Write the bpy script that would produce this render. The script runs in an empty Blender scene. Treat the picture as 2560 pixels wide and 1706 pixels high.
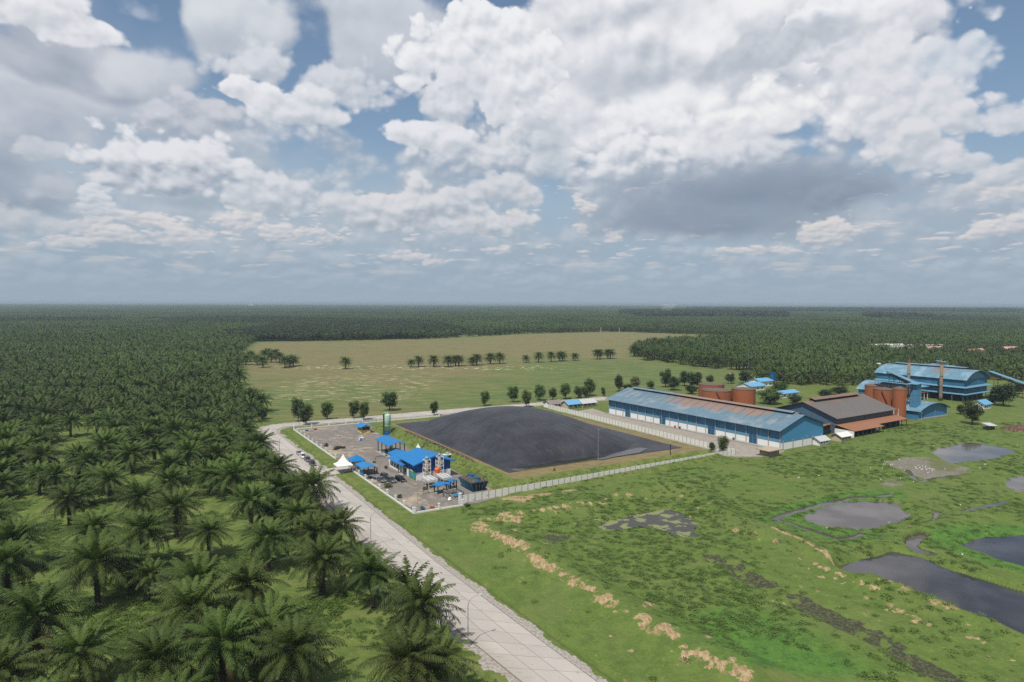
import bpy, bmesh, math, random
import numpy as np
from mathutils import Vector, Matrix

C = bpy.context.scene.collection
rad = math.radians

# ------------------------------------------------------------------ camera
F_PX, CAM_H, HORIZON = 1700.0, 60.0, 755.0            # focal length and horizon row of the 2560 x 1706 photograph
PITCH = math.atan((853 - HORIZON) / F_PX)
ROLL = math.atan(8 / 2560)
cam = bpy.data.objects.new('camera', bpy.data.cameras.new('camera'))
C.objects.link(cam)
cam.data.sensor_width = 36
cam.data.lens = F_PX / 2560 * 36
cam.data.clip_start, cam.data.clip_end = 1.0, 90000
cam.location = (0, 0, CAM_H)
cam.rotation_euler = (Matrix.Rotation(math.pi / 2 - PITCH, 4, 'X') @ Matrix.Rotation(ROLL, 4, 'Z')).to_euler()
bpy.context.scene.camera = cam


def ray(px, py):
    x, y = (px - 1280) / F_PX, -(py - 853) / F_PX
    c, s = math.cos(ROLL), math.sin(ROLL)
    x, y = x * c - y * s, x * s + y * c
    return Vector((x, math.cos(PITCH) + y * math.sin(PITCH), y * math.cos(PITCH) - math.sin(PITCH)))


def G(px, py, z=0.0):
    """Where the sight line through a photo point meets height z: how the positions were measured."""
    d = ray(px, py)
    t = (z - CAM_H) / d.z
    return Vector((d.x * t, d.y * t, z))


# ------------------------------------------------------------------ light
SUN_EL, SUN_AZ = rad(59), rad(24.5)                      # sun behind the camera, a little to its left
sc = bpy.context.scene
sc.view_settings.view_transform = 'Standard'
sc.view_settings.look = 'None'
sc.view_settings.exposure = 0.0
sc.view_settings.gamma = 1.0
sun = bpy.data.objects.new('sun', bpy.data.lights.new('sun', 'SUN'))
C.objects.link(sun)
sun.data.energy, sun.data.angle, sun.data.color = 5.0, rad(0.53), (1.0, 0.95, 0.86)
to_sun = Vector((-math.sin(SUN_AZ) * math.cos(SUN_EL), -math.cos(SUN_AZ) * math.cos(SUN_EL), math.sin(SUN_EL)))
sun.rotation_euler = to_sun.to_track_quat('Z', 'Y').to_euler()
cy = sc.cycles
cy.max_bounces, cy.diffuse_bounces, cy.glossy_bounces = 5, 2, 2
cy.transmission_bounces, cy.volume_bounces, cy.transparent_max_bounces = 2, 0, 6
cy.use_denoising = False
cy.caustics_reflective = cy.caustics_refractive = False


class NT:
    """Short hand for wiring shader nodes."""
    def __init__(s, tree):
        s.t = tree; s.n = tree.nodes; s.l = tree.links

    def new(s, kind, **kw):
        n = s.n.new(kind)
        for k, v in kw.items():
            setattr(n, k, v)
        return n

    def put(s, sock, v):
        if hasattr(v, 'is_linked'):
            s.l.new(v, sock)
        elif isinstance(v, (tuple, list)):
            v = tuple(v)
            sock.default_value = v + (1.0,) if len(v) == 3 and len(sock.default_value) == 4 else v
        else:
            sock.default_value = v

    def m(s, op, a, b=None, c=None, clamp=False):
        n = s.new('ShaderNodeMath', operation=op, use_clamp=clamp)
        for i, v in enumerate((a, b, c)):
            if v is not None:
                s.put(n.inputs[i], v)
        return n.outputs[0]

    def v(s, op, a, b=None, c=None):
        n = s.new('ShaderNodeVectorMath', operation=op)
        for i, w in enumerate((a, b, c)):
            if w is not None:
                if op == 'SCALE' and i == 1:
                    s.put(n.inputs['Scale'], w)
                else:
                    s.put(n.inputs[i], w)
        return n.outputs['Value'] if op in ('LENGTH', 'DOT_PRODUCT', 'DISTANCE') else n.outputs[0]

    def mix(s, f, a, b, mode='MIX'):
        n = s.new('ShaderNodeMix', data_type='RGBA', blend_type=mode)
        s.put(n.inputs[0], f); s.put(n.inputs[6], a); s.put(n.inputs[7], b)
        return n.outputs[2]

    def ss(s, x, lo, hi):
        n = s.new('ShaderNodeMapRange', interpolation_type='SMOOTHSTEP')
        s.put(n.inputs[0], x); s.put(n.inputs[1], lo); s.put(n.inputs[2], hi)
        return n.outputs[0]

    def lin(s, x, lo, hi, a=0.0, b=1.0):
        n = s.new('ShaderNodeMapRange')
        s.put(n.inputs[0], x); s.put(n.inputs[1], lo); s.put(n.inputs[2], hi); s.put(n.inputs[3], a); s.put(n.inputs[4], b)
        return n.outputs[0]

    def noise(s, vec, scale, detail=4.0, rough=0.55, dist=0.0, col=False, dims='3D'):
        n = s.new('ShaderNodeTexNoise', noise_dimensions=dims)
        s.put(n.inputs['Vector'], vec)
        s.put(n.inputs['Scale'], scale); n.inputs['Detail'].default_value = detail
        n.inputs['Roughness'].default_value = rough; n.inputs['Distortion'].default_value = dist
        return n.outputs[1] if col else n.outputs[0]

    def xyz(s, x, y, z=0.0):
        n = s.new('ShaderNodeCombineXYZ')
        for i, w in enumerate((x, y, z)):
            s.put(n.inputs[i], w)
        return n.outputs[0]

    def sep(s, vec):
        n = s.new('ShaderNodeSeparateXYZ'); s.put(n.inputs[0], vec)
        return n.outputs


def srgb(r, g, b):
    f = lambda c: ((c / 255 + 0.055) / 1.055) ** 2.4 if c > 10 else c / 255 / 12.92
    return (f(r), f(g), f(b))
# ------------------------------------------------------------------ sky: Nishita air with cumulus, all by direction
world = bpy.data.worlds.new('World')
sc.world = world
world.use_nodes = True
T = NT(world.node_tree)
T.n.clear()
SKY = 0.1
geo = T.new('ShaderNodeTexCoord').outputs['Generated']
X, Y, Z = T.sep(geo)
U = T.m('MULTIPLY', T.m('ARCTAN2', X, Y), 1.7)            # azimuth and elevation, in units of about a thousand photo pixels
V = T.m('MULTIPLY', T.m('ARCSINE', Z), 1.7)
air = T.new('ShaderNodeTexSky', sky_type='NISHITA', sun_disc=False, sun_elevation=SUN_EL, sun_rotation=math.pi + SUN_AZ,
            air_density=1.0, dust_density=1.6, ozone_density=2.0)
col = T.mix(1.0, air.outputs[0], (0.92, 0.96, 0.98), 'MULTIPLY')
pale = T.m('POWER', 2.718, T.m('MULTIPLY', T.m('MAXIMUM', V, 0.0), -2.6))
col = T.mix(T.m('MULTIPLY', pale, 0.9), col, tuple(x / SKY for x in srgb(152, 181, 206)))
P0 = T.xyz(U, V, 0.0)
wn = T.noise(P0, 4.0, 2.0, 0.5, col=True)
wf = T.noise(P0, 15.0, 2.0, 0.5, col=True)
far = T.lin(V, 0.05, 0.55, 0.35, 1.0)                       # nearer the horizon everything is farther off, so the swirls shrink
warp = T.v('ADD', T.v('SCALE', T.v('SUBTRACT', wn, (0.5, 0.5, 0.5)), 0.15), T.v('SCALE', T.v('SUBTRACT', wf, (0.5, 0.5, 0.5)), 0.030))
PW = T.v('ADD', P0, T.v('SCALE', warp, far))                # bends the outlines
PF = T.v('ADD', T.xyz(U, T.m('ADD', V, T.m('MULTIPLY', T.m('LOGARITHM', T.m('ADD', T.m('MAXIMUM', V, 0.0), 0.05), 2.718), 0.14)), 0.0), T.v('SCALE', warp, 0.30))               # bends the billows less
# shared billows: coarse to fine, and how much each swells towards the light
def billow(vec, scale, puff):
    a = T.noise(vec, scale, 5.0, 0.52, dims='2D')
    v = T.new('ShaderNodeTexVoronoi', voronoi_dimensions='2D', feature='F1')
    T.put(v.inputs['Vector'], vec); v.inputs['Scale'].default_value = scale * 1.7
    v.inputs['Detail'].default_value = 2.0; v.inputs['Roughness'].default_value = 0.5
    return T.m('ADD', T.m('MULTIPLY', a, 1.0 - 0.35 * puff), T.m('MULTIPLY', T.m('SUBTRACT', 0.78, v.outputs['Distance']), 0.46 * puff))
LIGHT = (-0.35, 1.0, 0)
fields = {}
for name, s_, puff, st in (('big', 3.6, 0.6, (1, 1, 1)), ('mid', 7.5, 1.0, (1, 1, 1)), ('small', 13.0, 0.75, (1, 1.4, 1)), ('low', 8.0, 0.7, (1, 3.2, 1))):
    d_ = T.v('ADD', T.v('MULTIPLY', PF, st), (s_ * 3.1, s_ * 1.7, 0))
    b0 = billow(d_, s_, puff)
    b1 = billow(T.v('ADD', d_, (LIGHT[0] * 0.17 / s_, LIGHT[1] * 0.17 / s_, 0)), s_, puff)
    fields[name] = (b0, T.m('SUBTRACT', b0, b1))


def sky_uv(px, py):
    d = ray(px, py).normalized()
    return math.atan2(d.x, d.y) * 1.7, math.asin(d.z) * 1.7


sx, sy, _ = T.sep(PW)


def cloud_group():
    g = bpy.data.node_groups.new('cloud_over', 'ShaderNodeTree')
    for nm, ty in (('back', 'NodeSocketColor'), ('x', 'NodeSocketFloat'), ('y', 'NodeSocketFloat'), ('n', 'NodeSocketFloat'), ('rel', 'NodeSocketFloat'),
                   ('cu', 'NodeSocketFloat'), ('cv', 'NodeSocketFloat'), ('irx', 'NodeSocketFloat'), ('iry', 'NodeSocketFloat'), ('rag', 'NodeSocketFloat'),
                   ('flat', 'NodeSocketFloat'), ('soft', 'NodeSocketFloat'), ('opacity', 'NodeSocketFloat'), ('ramp', 'NodeSocketFloat'),
                   ('relief', 'NodeSocketFloat'), ('dark', 'NodeSocketColor'), ('bright', 'NodeSocketColor')):
        g.interface.new_socket(nm, in_out='INPUT', socket_type=ty)
    g.interface.new_socket('colour', in_out='OUTPUT', socket_type='NodeSocketColor')
    t = NT(g)
    i = t.new('NodeGroupInput').outputs
    dx = t.m('MULTIPLY', t.m('SUBTRACT', i['x'], i['cu']), i['irx'])
    dy = t.m('MULTIPLY', t.m('SUBTRACT', i['y'], i['cv']), i['iry'])
    dyb = t.m('MAXIMUM', dy, t.m('MULTIPLY', t.m('MULTIPLY', dy, -1.0), i['flat']))
    r = t.m('SQRT', t.m('ADD', t.m('MULTIPLY', dx, dx), t.m('MULTIPLY', dyb, dyb)))
    body = t.m('ADD', t.m('SUBTRACT', 1.0, r), t.m('MULTIPLY', t.m('SUBTRACT', i['n'], 0.5), i['rag']))
    a = t.m('MULTIPLY', t.ss(body, 0.0, i['soft']), i['opacity'])
    lit = t.m('ADD', t.m('MULTIPLY_ADD', dy, i['ramp'], 0.55), t.m('MULTIPLY', i['rel'], i['relief']))
    c = t.mix(t.ss(lit, 0.0, 1.0), i['dark'], i['bright'])
    o = t.new('NodeGroupOutput')
    t.l.new(t.mix(a, i['back'], c), o.inputs[0])
    return g


CLOUD = cloud_group()


def cloud(px, py, rx, ry, bright, dark, size='mid', opacity=1.0, soft=0.22, rag=1.1, flat=1.5, ramp=0.5, relief=1.35):
    """One cumulus: an uneven outline round (px, py) of half-axes rx, ry photo pixels, lit from above."""
    global col
    cu, cv = sky_uv(px, py)
    n, rel = fields[size]
    nd = T.new('ShaderNodeGroup'); nd.node_tree = CLOUD
    k = 1 / SKY
    for nm, v in (('back', col), ('x', sx), ('y', sy), ('n', n), ('rel', rel), ('cu', cu), ('cv', cv), ('irx', 1000 / rx), ('iry', 1000 / ry), ('rag', rag),
                  ('flat', flat), ('soft', soft), ('opacity', opacity), ('ramp', ramp), ('relief', relief),
                  ('dark', tuple(x * k for x in srgb(*dark))), ('bright', tuple(x * k for x in srgb(*bright)))):
        T.put(nd.inputs[nm], v)
    col = nd.outputs[0]


W, LG, MG, DG, BL = (233, 234, 238), (206, 209, 216), (176, 185, 195), (140, 154, 172), (122, 138, 160)
def L(x, y): return x / 1.838, y / 1.838
def R(x, y): return 1280 + x / 1.838, y / 1.838
def cl(p, rx, ry, *a, **k): cloud(p[0], p[1], rx / 1.838 * 1.08, ry / 1.838 * 1.12, *a, **k)

# broken cover everywhere, with the blue gaps where the photograph has them
gaps = None
for p, rx, ry, w in ((L(640, 120), 150, 170, 1.0), (L(1340, 130), 80, 150, 0.9), (L(900, 230), 70, 70, 0.6), (L(1010, 400), 70, 60, 0.6), (L(1710, 570), 120, 100, 0.9),
                     (L(1390, 720), 150, 90, 0.4), (L(1720, 330), 60, 70, 0.5), (L(2180, 10), 140, 60, 1.0), (R(60, 0), 170, 60, 1.0), (R(2080, 90), 300, 180, 1.0), (R(2300, 330), 160, 130, 1.0),
                     (R(1960, 400), 90, 40, 0.6), (R(2150, 670), 160, 60, 0.8), (L(310, 780), 110, 80, 0.4), (L(1640, 860), 160, 60, 0.2), (R(180, 960), 90, 100, 0.5)):
    cu, cv = sky_uv(*p)
    ddx = T.m('MULTIPLY', T.m('SUBTRACT', sx, cu), 1838 / rx); ddy = T.m('MULTIPLY', T.m('SUBTRACT', sy, cv), 1838 / ry)
    e = T.m('MULTIPLY', T.m('POWER', 2.718, T.m('MULTIPLY', T.m('ADD', T.m('MULTIPLY', ddx, ddx), T.m('MULTIPLY', ddy, ddy)), -0.5)), w)
    gaps = e if gaps is None else T.m('MAXIMUM', gaps, e)
cover = T.m('SUBTRACT', T.m('ADD', T.m('MULTIPLY', fields['big'][0], 0.7), T.m('MULTIPLY', fields['mid'][0], 0.5)), T.m('MULTIPLY', gaps, 0.75))
tone = T.ss(T.m('ADD', T.m('MULTIPLY_ADD', T.m('SUBTRACT', fields['mid'][0], 0.5), 0.9, 0.5), T.m('MULTIPLY', fields['mid'][1], 1.1)), 0.0, 1.0)
col = T.mix(T.m('MULTIPLY', T.m('MULTIPLY', T.ss(cover, 0.15, 0.45), T.lin(V, 0.02, 0.22, 0.35, 1.0)), 0.90), col,
            T.mix(tone, tuple(x / SKY for x in srgb(158, 171, 187)), tuple(x / SKY for x in srgb(212, 215, 222))))

# thin grey veil, left of the picture and low over the horizon
cl(L(300, 700), 1000, 650, (190, 199, 210), (160, 174, 190), 'big', 0.7, 0.9, rag=0.6, ramp=0.2, relief=0.7)
cl(L(1500, 1000), 1700, 330, (188, 199, 209), (166, 181, 194), 'big', 0.65, 0.9, rag=0.4, ramp=0.15, relief=0.5)
cl(R(1300, 1000), 1500, 330, (178, 190, 202), (155, 170, 186), 'big', 0.7, 0.9, rag=0.4, ramp=0.15, relief=0.5)
# countless small flat cumulus in the distance
lowf = T.m('ADD', T.m('MULTIPLY', fields['low'][0], 0.7), T.m('MULTIPLY', fields['small'][0], 0.45))
band = T.m('MULTIPLY', T.ss(V, 0.035, 0.12), T.m('SUBTRACT', 1.0, T.ss(V, 0.22, 0.36)))
lit = T.ss(T.m('ADD', T.m('MULTIPLY', fields['low'][1], 1.6), T.m('ADD', 0.5, T.m('MULTIPLY', fields['small'][1], 0.8))), 0.1, 0.9)
col = T.mix(T.m('MULTIPLY', T.m('MULTIPLY', T.ss(lowf, 0.545, 0.62), band), 0.80), col,
            T.mix(lit, tuple(x / SKY for x in srgb(168, 180, 192)), tuple(x / SKY for x in srgb(222, 218, 217))))

PE, PS = (222, 216, 214), (176, 186, 196)
for p, rx, ry in ((L(60, 1150), 100, 38), (L(430, 1212), 130, 24), (L(850, 1205), 80, 36), (L(1050, 1240), 42, 17), (L(1300, 1190), 100, 34),
                  (L(1800, 1250), 120, 20), (L(1590, 1225), 40, 22), (L(1740, 1205), 30, 16), (R(300, 1215), 220, 30), (R(650, 1222), 55, 26),
                  (R(1000, 1205), 75, 30), (R(720, 1160), 95, 24), (R(1290, 1210), 125, 42), (R(1500, 1230), 70, 26), (R(1760, 1075), 45, 50),
                  (R(1920, 1180), 60, 30), (L(260, 1160), 60, 22), (R(480, 1280), 60, 20), (L(1280, 1275), 55, 14), (R(1600, 1050), 120, 50)):
    cl(p, rx * 1.1, ry * 1.25, PE, PS, 'low', 0.6, 0.7, rag=1.8, flat=1.9)
for p, rx, ry in ((L(640, 1010), 170, 70), (L(1080, 1010), 150, 80), (L(1750, 930), 200, 70), (R(-40, 900), 140, 80), (L(350, 1120), 180, 60), (R(2230, 900), 160, 70), (L(500, 1090), 160, 95), (L(840, 1070), 165, 90), (L(1300, 1075), 160, 80), (L(1540, 1090), 90, 60), (L(1900, 1170), 130, 42),
                  (L(2015, 1200), 80, 32), (L(2285, 1150), 75, 45), (R(30, 1010), 75, 65), (R(330, 960), 85, 75), (R(330, 1065), 65, 50),
                  (R(470, 1085), 65, 42), (R(2280, 1075), 180, 70), (R(2150, 1090), 100, 40), (R(1200, 1130), 160, 40), (R(980, 1150), 100, 34)):
    cl(p, rx, ry, (226, 222, 222), (172, 182, 194), 'small', 0.97, 0.4, rag=1.6, flat=1.8)
# left side
cl(L(60, 860), 260, 230, (170, 181, 194), (132, 147, 166), 'big', 0.85, 0.5, ramp=0.4)
cl(L(150, 540), 330, 260, (212, 214, 221), (160, 172, 187), 'big', 0.9, 0.4)
cl(L(200, 680), 95, 70, LG, MG, 'mid', 0.9, 0.3)
cl(L(280, 850), 120, 80, (196, 201, 209), MG, 'mid', 0.7, 0.4)
cl(L(640, 520), 380, 120, (200, 206, 214), (166, 178, 192), 'big', 0.8, 0.5)
cl(L(330, 300), 430, 170, (188, 194, 205), (142, 154, 172), 'big', 0.95, 0.4, ramp=0.35)
cl(L(720, 330), 330, 160, (212, 215, 222), (170, 180, 193), 'big', 0.92, 0.35)
cl(L(230, 90), 280, 120, W, (190, 196, 205), 'mid', 1.0, 0.2)
cl(L(620, 20), 120, 50, (190, 200, 215), (165, 180, 200), 'mid', 0.7, 0.6)
cl(L(1100, 120), 250, 230, (216, 220, 226), (178, 187, 199), 'big', 0.97, 0.3)
cl(L(1190, 290), 260, 130, (218, 221, 227), (182, 190, 201), 'mid', 0.92, 0.35)
cl(L(1750, 180), 400, 260, (206, 211, 219), (170, 180, 193), 'big', 0.97, 0.3)
cl(L(1600, 420), 330, 160, (214, 217, 224), (176, 186, 198), 'mid', 0.92, 0.3)
cl(L(930, 560), 270, 150, (206, 208, 216), (158, 170, 186), 'mid', 0.95, 0.3)
cl(L(1400, 520), 270, 140, (224, 226, 231), (186, 194, 204), 'mid', 0.97, 0.25)
cl(L(1180, 440), 240, 100, W, (200, 204, 212), 'mid', 1.0, 0.2)
cl(L(1000, 860), 420, 130, (176, 189, 201), (142, 158, 175), 'big', 0.85, 0.5)
cl(L(720, 770), 370, 185, (228, 229, 234), (150, 163, 179), 'mid', 1.0, 0.2, flat=1.8, ramp=0.7)
cl(L(455, 940), 110, 110, (222, 223, 228), (176, 186, 197), 'small', 0.9, 0.3)
cl(L(1270, 920), 300, 130, (220, 222, 227), (172, 183, 195), 'mid', 0.95, 0.3)
cl(L(2000, 1000), 500, 165, (222, 222, 226), (158, 171, 185), 'mid', 0.97, 0.25, flat=1.9)
cl(L(2280, 900), 260, 110, (216, 218, 223), (172, 183, 195), 'mid', 0.95, 0.3)
cl(L(120, 1030), 260, 90, (206, 209, 214), (164, 177, 190), 'mid', 0.85, 0.4, flat=1.8)
cl(L(1560, 930), 190, 90, (218, 219, 223), (172, 184, 196), 'mid', 0.9, 0.35, flat=1.7)
# the big central tower
cl(R(20, 700), 560, 170, (222, 224, 229), (164, 176, 190), 'mid', 0.97, 0.3, flat=1.7, ramp=0.55)
cl(L(1990, 640), 300, 110, (230, 231, 236), (190, 197, 206), 'mid', 1.0, 0.2)
cl(R(820, 330), 1080, 480, (240, 240, 243), (178, 186, 198), 'big', 1.0, 0.09, rag=0.85, ramp=0.32, relief=2.0)
cl(R(-120, 330), 420, 330, (238, 239, 242), (196, 202, 211), 'mid', 1.0, 0.14, ramp=0.3)
cl(R(-280, 480), 260, 170, (222, 224, 230), (184, 192, 203), 'mid', 0.9, 0.35)
cl(R(1500, 180), 380, 300, (238, 239, 243), (200, 204, 212), 'mid', 1.0, 0.14, ramp=0.3)
cl(R(1750, 500), 330, 300, (226, 227, 232), (192, 198, 208), 'mid', 1.0, 0.25, ramp=0.3)
cl(R(430, 370), 330, 130, (200, 205, 214), (182, 189, 200), 'big', 0.8, 0.7, ramp=0.3, relief=1.0)
cl(R(1150, 250), 330, 140, (196, 202, 211), (172, 181, 193), 'mid', 0.85, 0.45, ramp=0.3, relief=1.2)
cl(R(1480, 200), 150, 80, (190, 197, 207), (172, 181, 193), 'mid', 0.7, 0.5, ramp=0.3, relief=1.2)
cl(R(1120, 560), 520, 180, (247, 246, 246), (212, 215, 222), 'mid', 0.85, 0.6, ramp=0.4)
cl(R(650, 560), 320, 150, (240, 240, 243), (206, 210, 218), 'mid', 0.85, 0.4)
cl(R(480, 730), 330, 140, (234, 234, 238), (176, 186, 198), 'mid', 1.0, 0.25, flat=1.4, ramp=0.6)
cl(R(1150, 700), 520, 110, (224, 226, 231), (166, 176, 190), 'mid', 0.8, 0.6, ramp=0.55)
cl(R(190, 720), 130, 230, (190, 200, 209), (172, 185, 197), 'mid', 0.75, 0.8, ramp=0.2, relief=0.8)
# its flat dark base
cl(R(1150, 880), 760, 150, (146, 159, 176), (118, 134, 156), 'big', 0.95, 0.75, rag=0.5, flat=1.0, ramp=0.6, relief=0.5)
cl(R(900, 1020), 620, 130, (146, 160, 176), (122, 138, 158), 'big', 0.9, 0.6, rag=0.6, flat=1.3, ramp=0.4, relief=0.6)
cl(R(1560, 890), 270, 90, (146, 160, 177), (126, 142, 161), 'mid', 0.9, 0.5, flat=1.3, ramp=0.4, relief=0.8)
# right side
cl(R(2040, 300), 150, 130, (214, 219, 226), (176, 190, 206), 'mid', 0.95, 0.3)
cl(R(2150, 190), 75, 60, (216, 221, 228), (180, 194, 210), 'mid', 0.85, 0.4)
cl(R(1960, 560), 240, 150, (222, 223, 228), (182, 192, 203), 'mid', 0.97, 0.25)
cl(R(2310, 540), 210, 120, (220, 221, 227), (180, 191, 203), 'mid', 0.97, 0.25)
cl(R(1870, 720), 150, 150, (222, 222, 227), (178, 188, 199), 'mid', 0.95, 0.3)
cl(R(2080, 780), 130, 55, (218, 219, 224), (176, 188, 200), 'mid', 0.85, 0.3)
cl(R(2310, 830), 170, 80, (216, 217, 222), (172, 185, 198), 'mid', 0.9, 0.35)
cl(R(2000, 920), 180, 60, (196, 203, 211), (162, 176, 190), 'mid', 0.7, 0.4)
cl(R(1450, 1075), 150, 85, (226, 221, 219), (164, 176, 189), 'small', 0.97, 0.25, flat=1.6)
# haze along the horizon
hz = T.m('POWER', 2.718, T.m('MULTIPLY', T.m('MAXIMUM', V, 0.0), -9.5))
col = T.mix(T.m('MULTIPLY', hz, 0.92), col, tuple(x / SKY for x in srgb(157, 171, 184)))
bg = T.new('ShaderNodeBackground')
T.put(bg.inputs[0], col); bg.inputs[1].default_value = SKY
out = T.new('ShaderNodeOutputWorld')
T.l.new(bg.outputs[0], out.inputs[0])
world.cycles.sampling_method = 'MANUAL'
world.cycles.sample_map_resolution = 512
# ------------------------------------------------------------------ mesh and object helpers
RND = random.Random(11)


class MB:
    """Collects faces for one mesh."""
    def __init__(s):
        s.v = []; s.f = []; s.uv = None; s.tint = []

    def add(s, vs, fs):
        o = len(s.v)
        s.v += [tuple(p) for p in vs]
        s.f += [tuple(i + o for i in f) for f in fs]
        return s

    def box(s, x0, x1, y0, y1, z0, z1):
        return s.add([(x0, y0, z0), (x1, y0, z0), (x1, y1, z0), (x0, y1, z0), (x0, y0, z1), (x1, y0, z1), (x1, y1, z1), (x0, y1, z1)],
                     [(0, 3, 2, 1), (4, 5, 6, 7), (0, 1, 5, 4), (1, 2, 6, 5), (2, 3, 7, 6), (3, 0, 4, 7)])

    def prism(s, prof, y0, y1, axis='y'):
        """A closed (x, z) outline drawn out along y (or along x, the outline then being (y, z))."""
        n = len(prof)
        if axis == 'y':
            vs = [(a, y0, b) for a, b in prof] + [(a, y1, b) for a, b in prof]
        else:
            vs = [(y0, a, b) for a, b in prof] + [(y1, a, b) for a, b in prof]
        fs = [tuple(range(n - 1, -1, -1)), tuple(range(n, 2 * n))] + [(i, (i + 1) % n, n + (i + 1) % n, n + i) for i in range(n)]
        return s.add(vs, fs)

    def slab(s, pts, t):
        """A sheet through pts (a planar polygon) with thickness t below it."""
        n = len(pts)
        vs = [tuple(p) for p in pts] + [(p[0], p[1], p[2] - t) for p in pts]
        return s.add(vs, [tuple(range(n)), tuple(range(2 * n - 1, n - 1, -1))] + [(i, n + i, n + (i + 1) % n, (i + 1) % n) for i in range(n)])

    def cyl(s, x, y, z0, z1, r, r1=None, n=16, cap=True):
        r1 = r if r1 is None else r1
        vs = [(x + r * math.cos(2 * math.pi * i / n), y + r * math.sin(2 * math.pi * i / n), z0) for i in range(n)] + \
             [(x + r1 * math.cos(2 * math.pi * i / n), y + r1 * math.sin(2 * math.pi * i / n), z1) for i in range(n)]
        fs = [(i, (i + 1) % n, n + (i + 1) % n, n + i) for i in range(n)]
        if cap:
            fs += [tuple(range(n - 1, -1, -1)), tuple(range(n, 2 * n))]
        return s.add(vs, fs)

    def lathe(s, prof, x=0, y=0, n=20):
        """prof: (radius, z) from bottom to top."""
        vs = []
        for r, z in prof:
            vs += [(x + r * math.cos(2 * math.pi * i / n), y + r * math.sin(2 * math.pi * i / n), z) for i in range(n)]
        fs = [(k * n + i, k * n + (i + 1) % n, (k + 1) * n + (i + 1) % n, (k + 1) * n + i) for k in range(len(prof) - 1) for i in range(n)]
        fs += [tuple(range(n - 1, -1, -1)), tuple(range((len(prof) - 1) * n, len(prof) * n))]
        return s.add(vs, fs)

    def tube(s, pts, r, n=6, r1=None):
        pts = [Vector(p) for p in pts]
        vs = []; m = len(pts)
        for k, p in enumerate(pts):
            d = (pts[min(k + 1, m - 1)] - pts[max(k - 1, 0)]).normalized()
            a = d.cross(Vector((0, 0, 1)))
            if a.length < 0.01:
                a = d.cross(Vector((0, 1, 0)))
            a.normalize(); b = d.cross(a)
            rr = r if r1 is None else r + (r1 - r) * k / (m - 1)
            vs += [p + (a * math.cos(2 * math.pi * i / n) + b * math.sin(2 * math.pi * i / n)) * rr for i in range(n)]
        fs = [(k * n + i, k * n + (i + 1) % n, (k + 1) * n + (i + 1) % n, (k + 1) * n + i) for k in range(m - 1) for i in range(n)]
        fs += [tuple(range(n - 1, -1, -1)), tuple(range((m - 1) * n, m * n))]
        return s.add(vs, fs)

    def ball(s, x, y, z, r, n=8, sz=1.0):
        return s.lathe([(max(0.01, r * math.sin(math.pi * k / n)), z - r * sz * math.cos(math.pi * k / n)) for k in range(n + 1)], x, y, n * 2)

    def mesh(s, name, mats, smooth=False):
        me = bpy.data.meshes.new(name)
        me.from_pydata(s.v, [], s.f)
        for m in (mats if isinstance(mats, (list, tuple)) else [mats]):
            me.materials.append(m)
        if s.tint:
            a = me.color_attributes.new('tint', 'FLOAT_COLOR', 'POINT')
            a.data.foreach_set('color', np.array([(t, t, t, 1) for t in s.tint], dtype=np.float32).ravel())
        if smooth:
            me.shade_smooth()
        me.validate()
        return me


def tag(o, label=None, cat=None, group=None, kind=None):
    for k, v in (('label', label), ('category', cat), ('group', group), ('kind', kind)):
        if v:
            o[k] = v
    return o


def thing(name, label, cat, loc=(0, 0, 0), rot=0.0, group=None):
    o = bpy.data.objects.new(name, None)
    C.objects.link(o)
    o.location = loc; o.rotation_euler = (0, 0, rot); o.empty_display_size = 0.5
    return tag(o, label, cat, group)


def obj(name, mb, mat, parent=None, smooth=False, loc=None):
    me = mb if isinstance(mb, bpy.types.Mesh) else mb.mesh(name, mat, smooth)
    o = bpy.data.objects.new(name, me)
    C.objects.link(o)
    if parent:
        o.parent = parent
    if loc:
        o.location = loc
    return o


def copy_tree(o, loc=None, rot=None, label=None, parent=None, scale=None):
    c = o.copy(); C.objects.link(c)
    c.parent = parent
    for ch in list(o.children):
        copy_tree(ch, parent=c)
    if loc is not None:
        c.location = loc
    if rot is not None:
        c.rotation_euler = (0, 0, rot)
    if label:
        c['label'] = label
    if scale is not None:
        c.scale = (scale, scale, scale)
    return c


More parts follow.
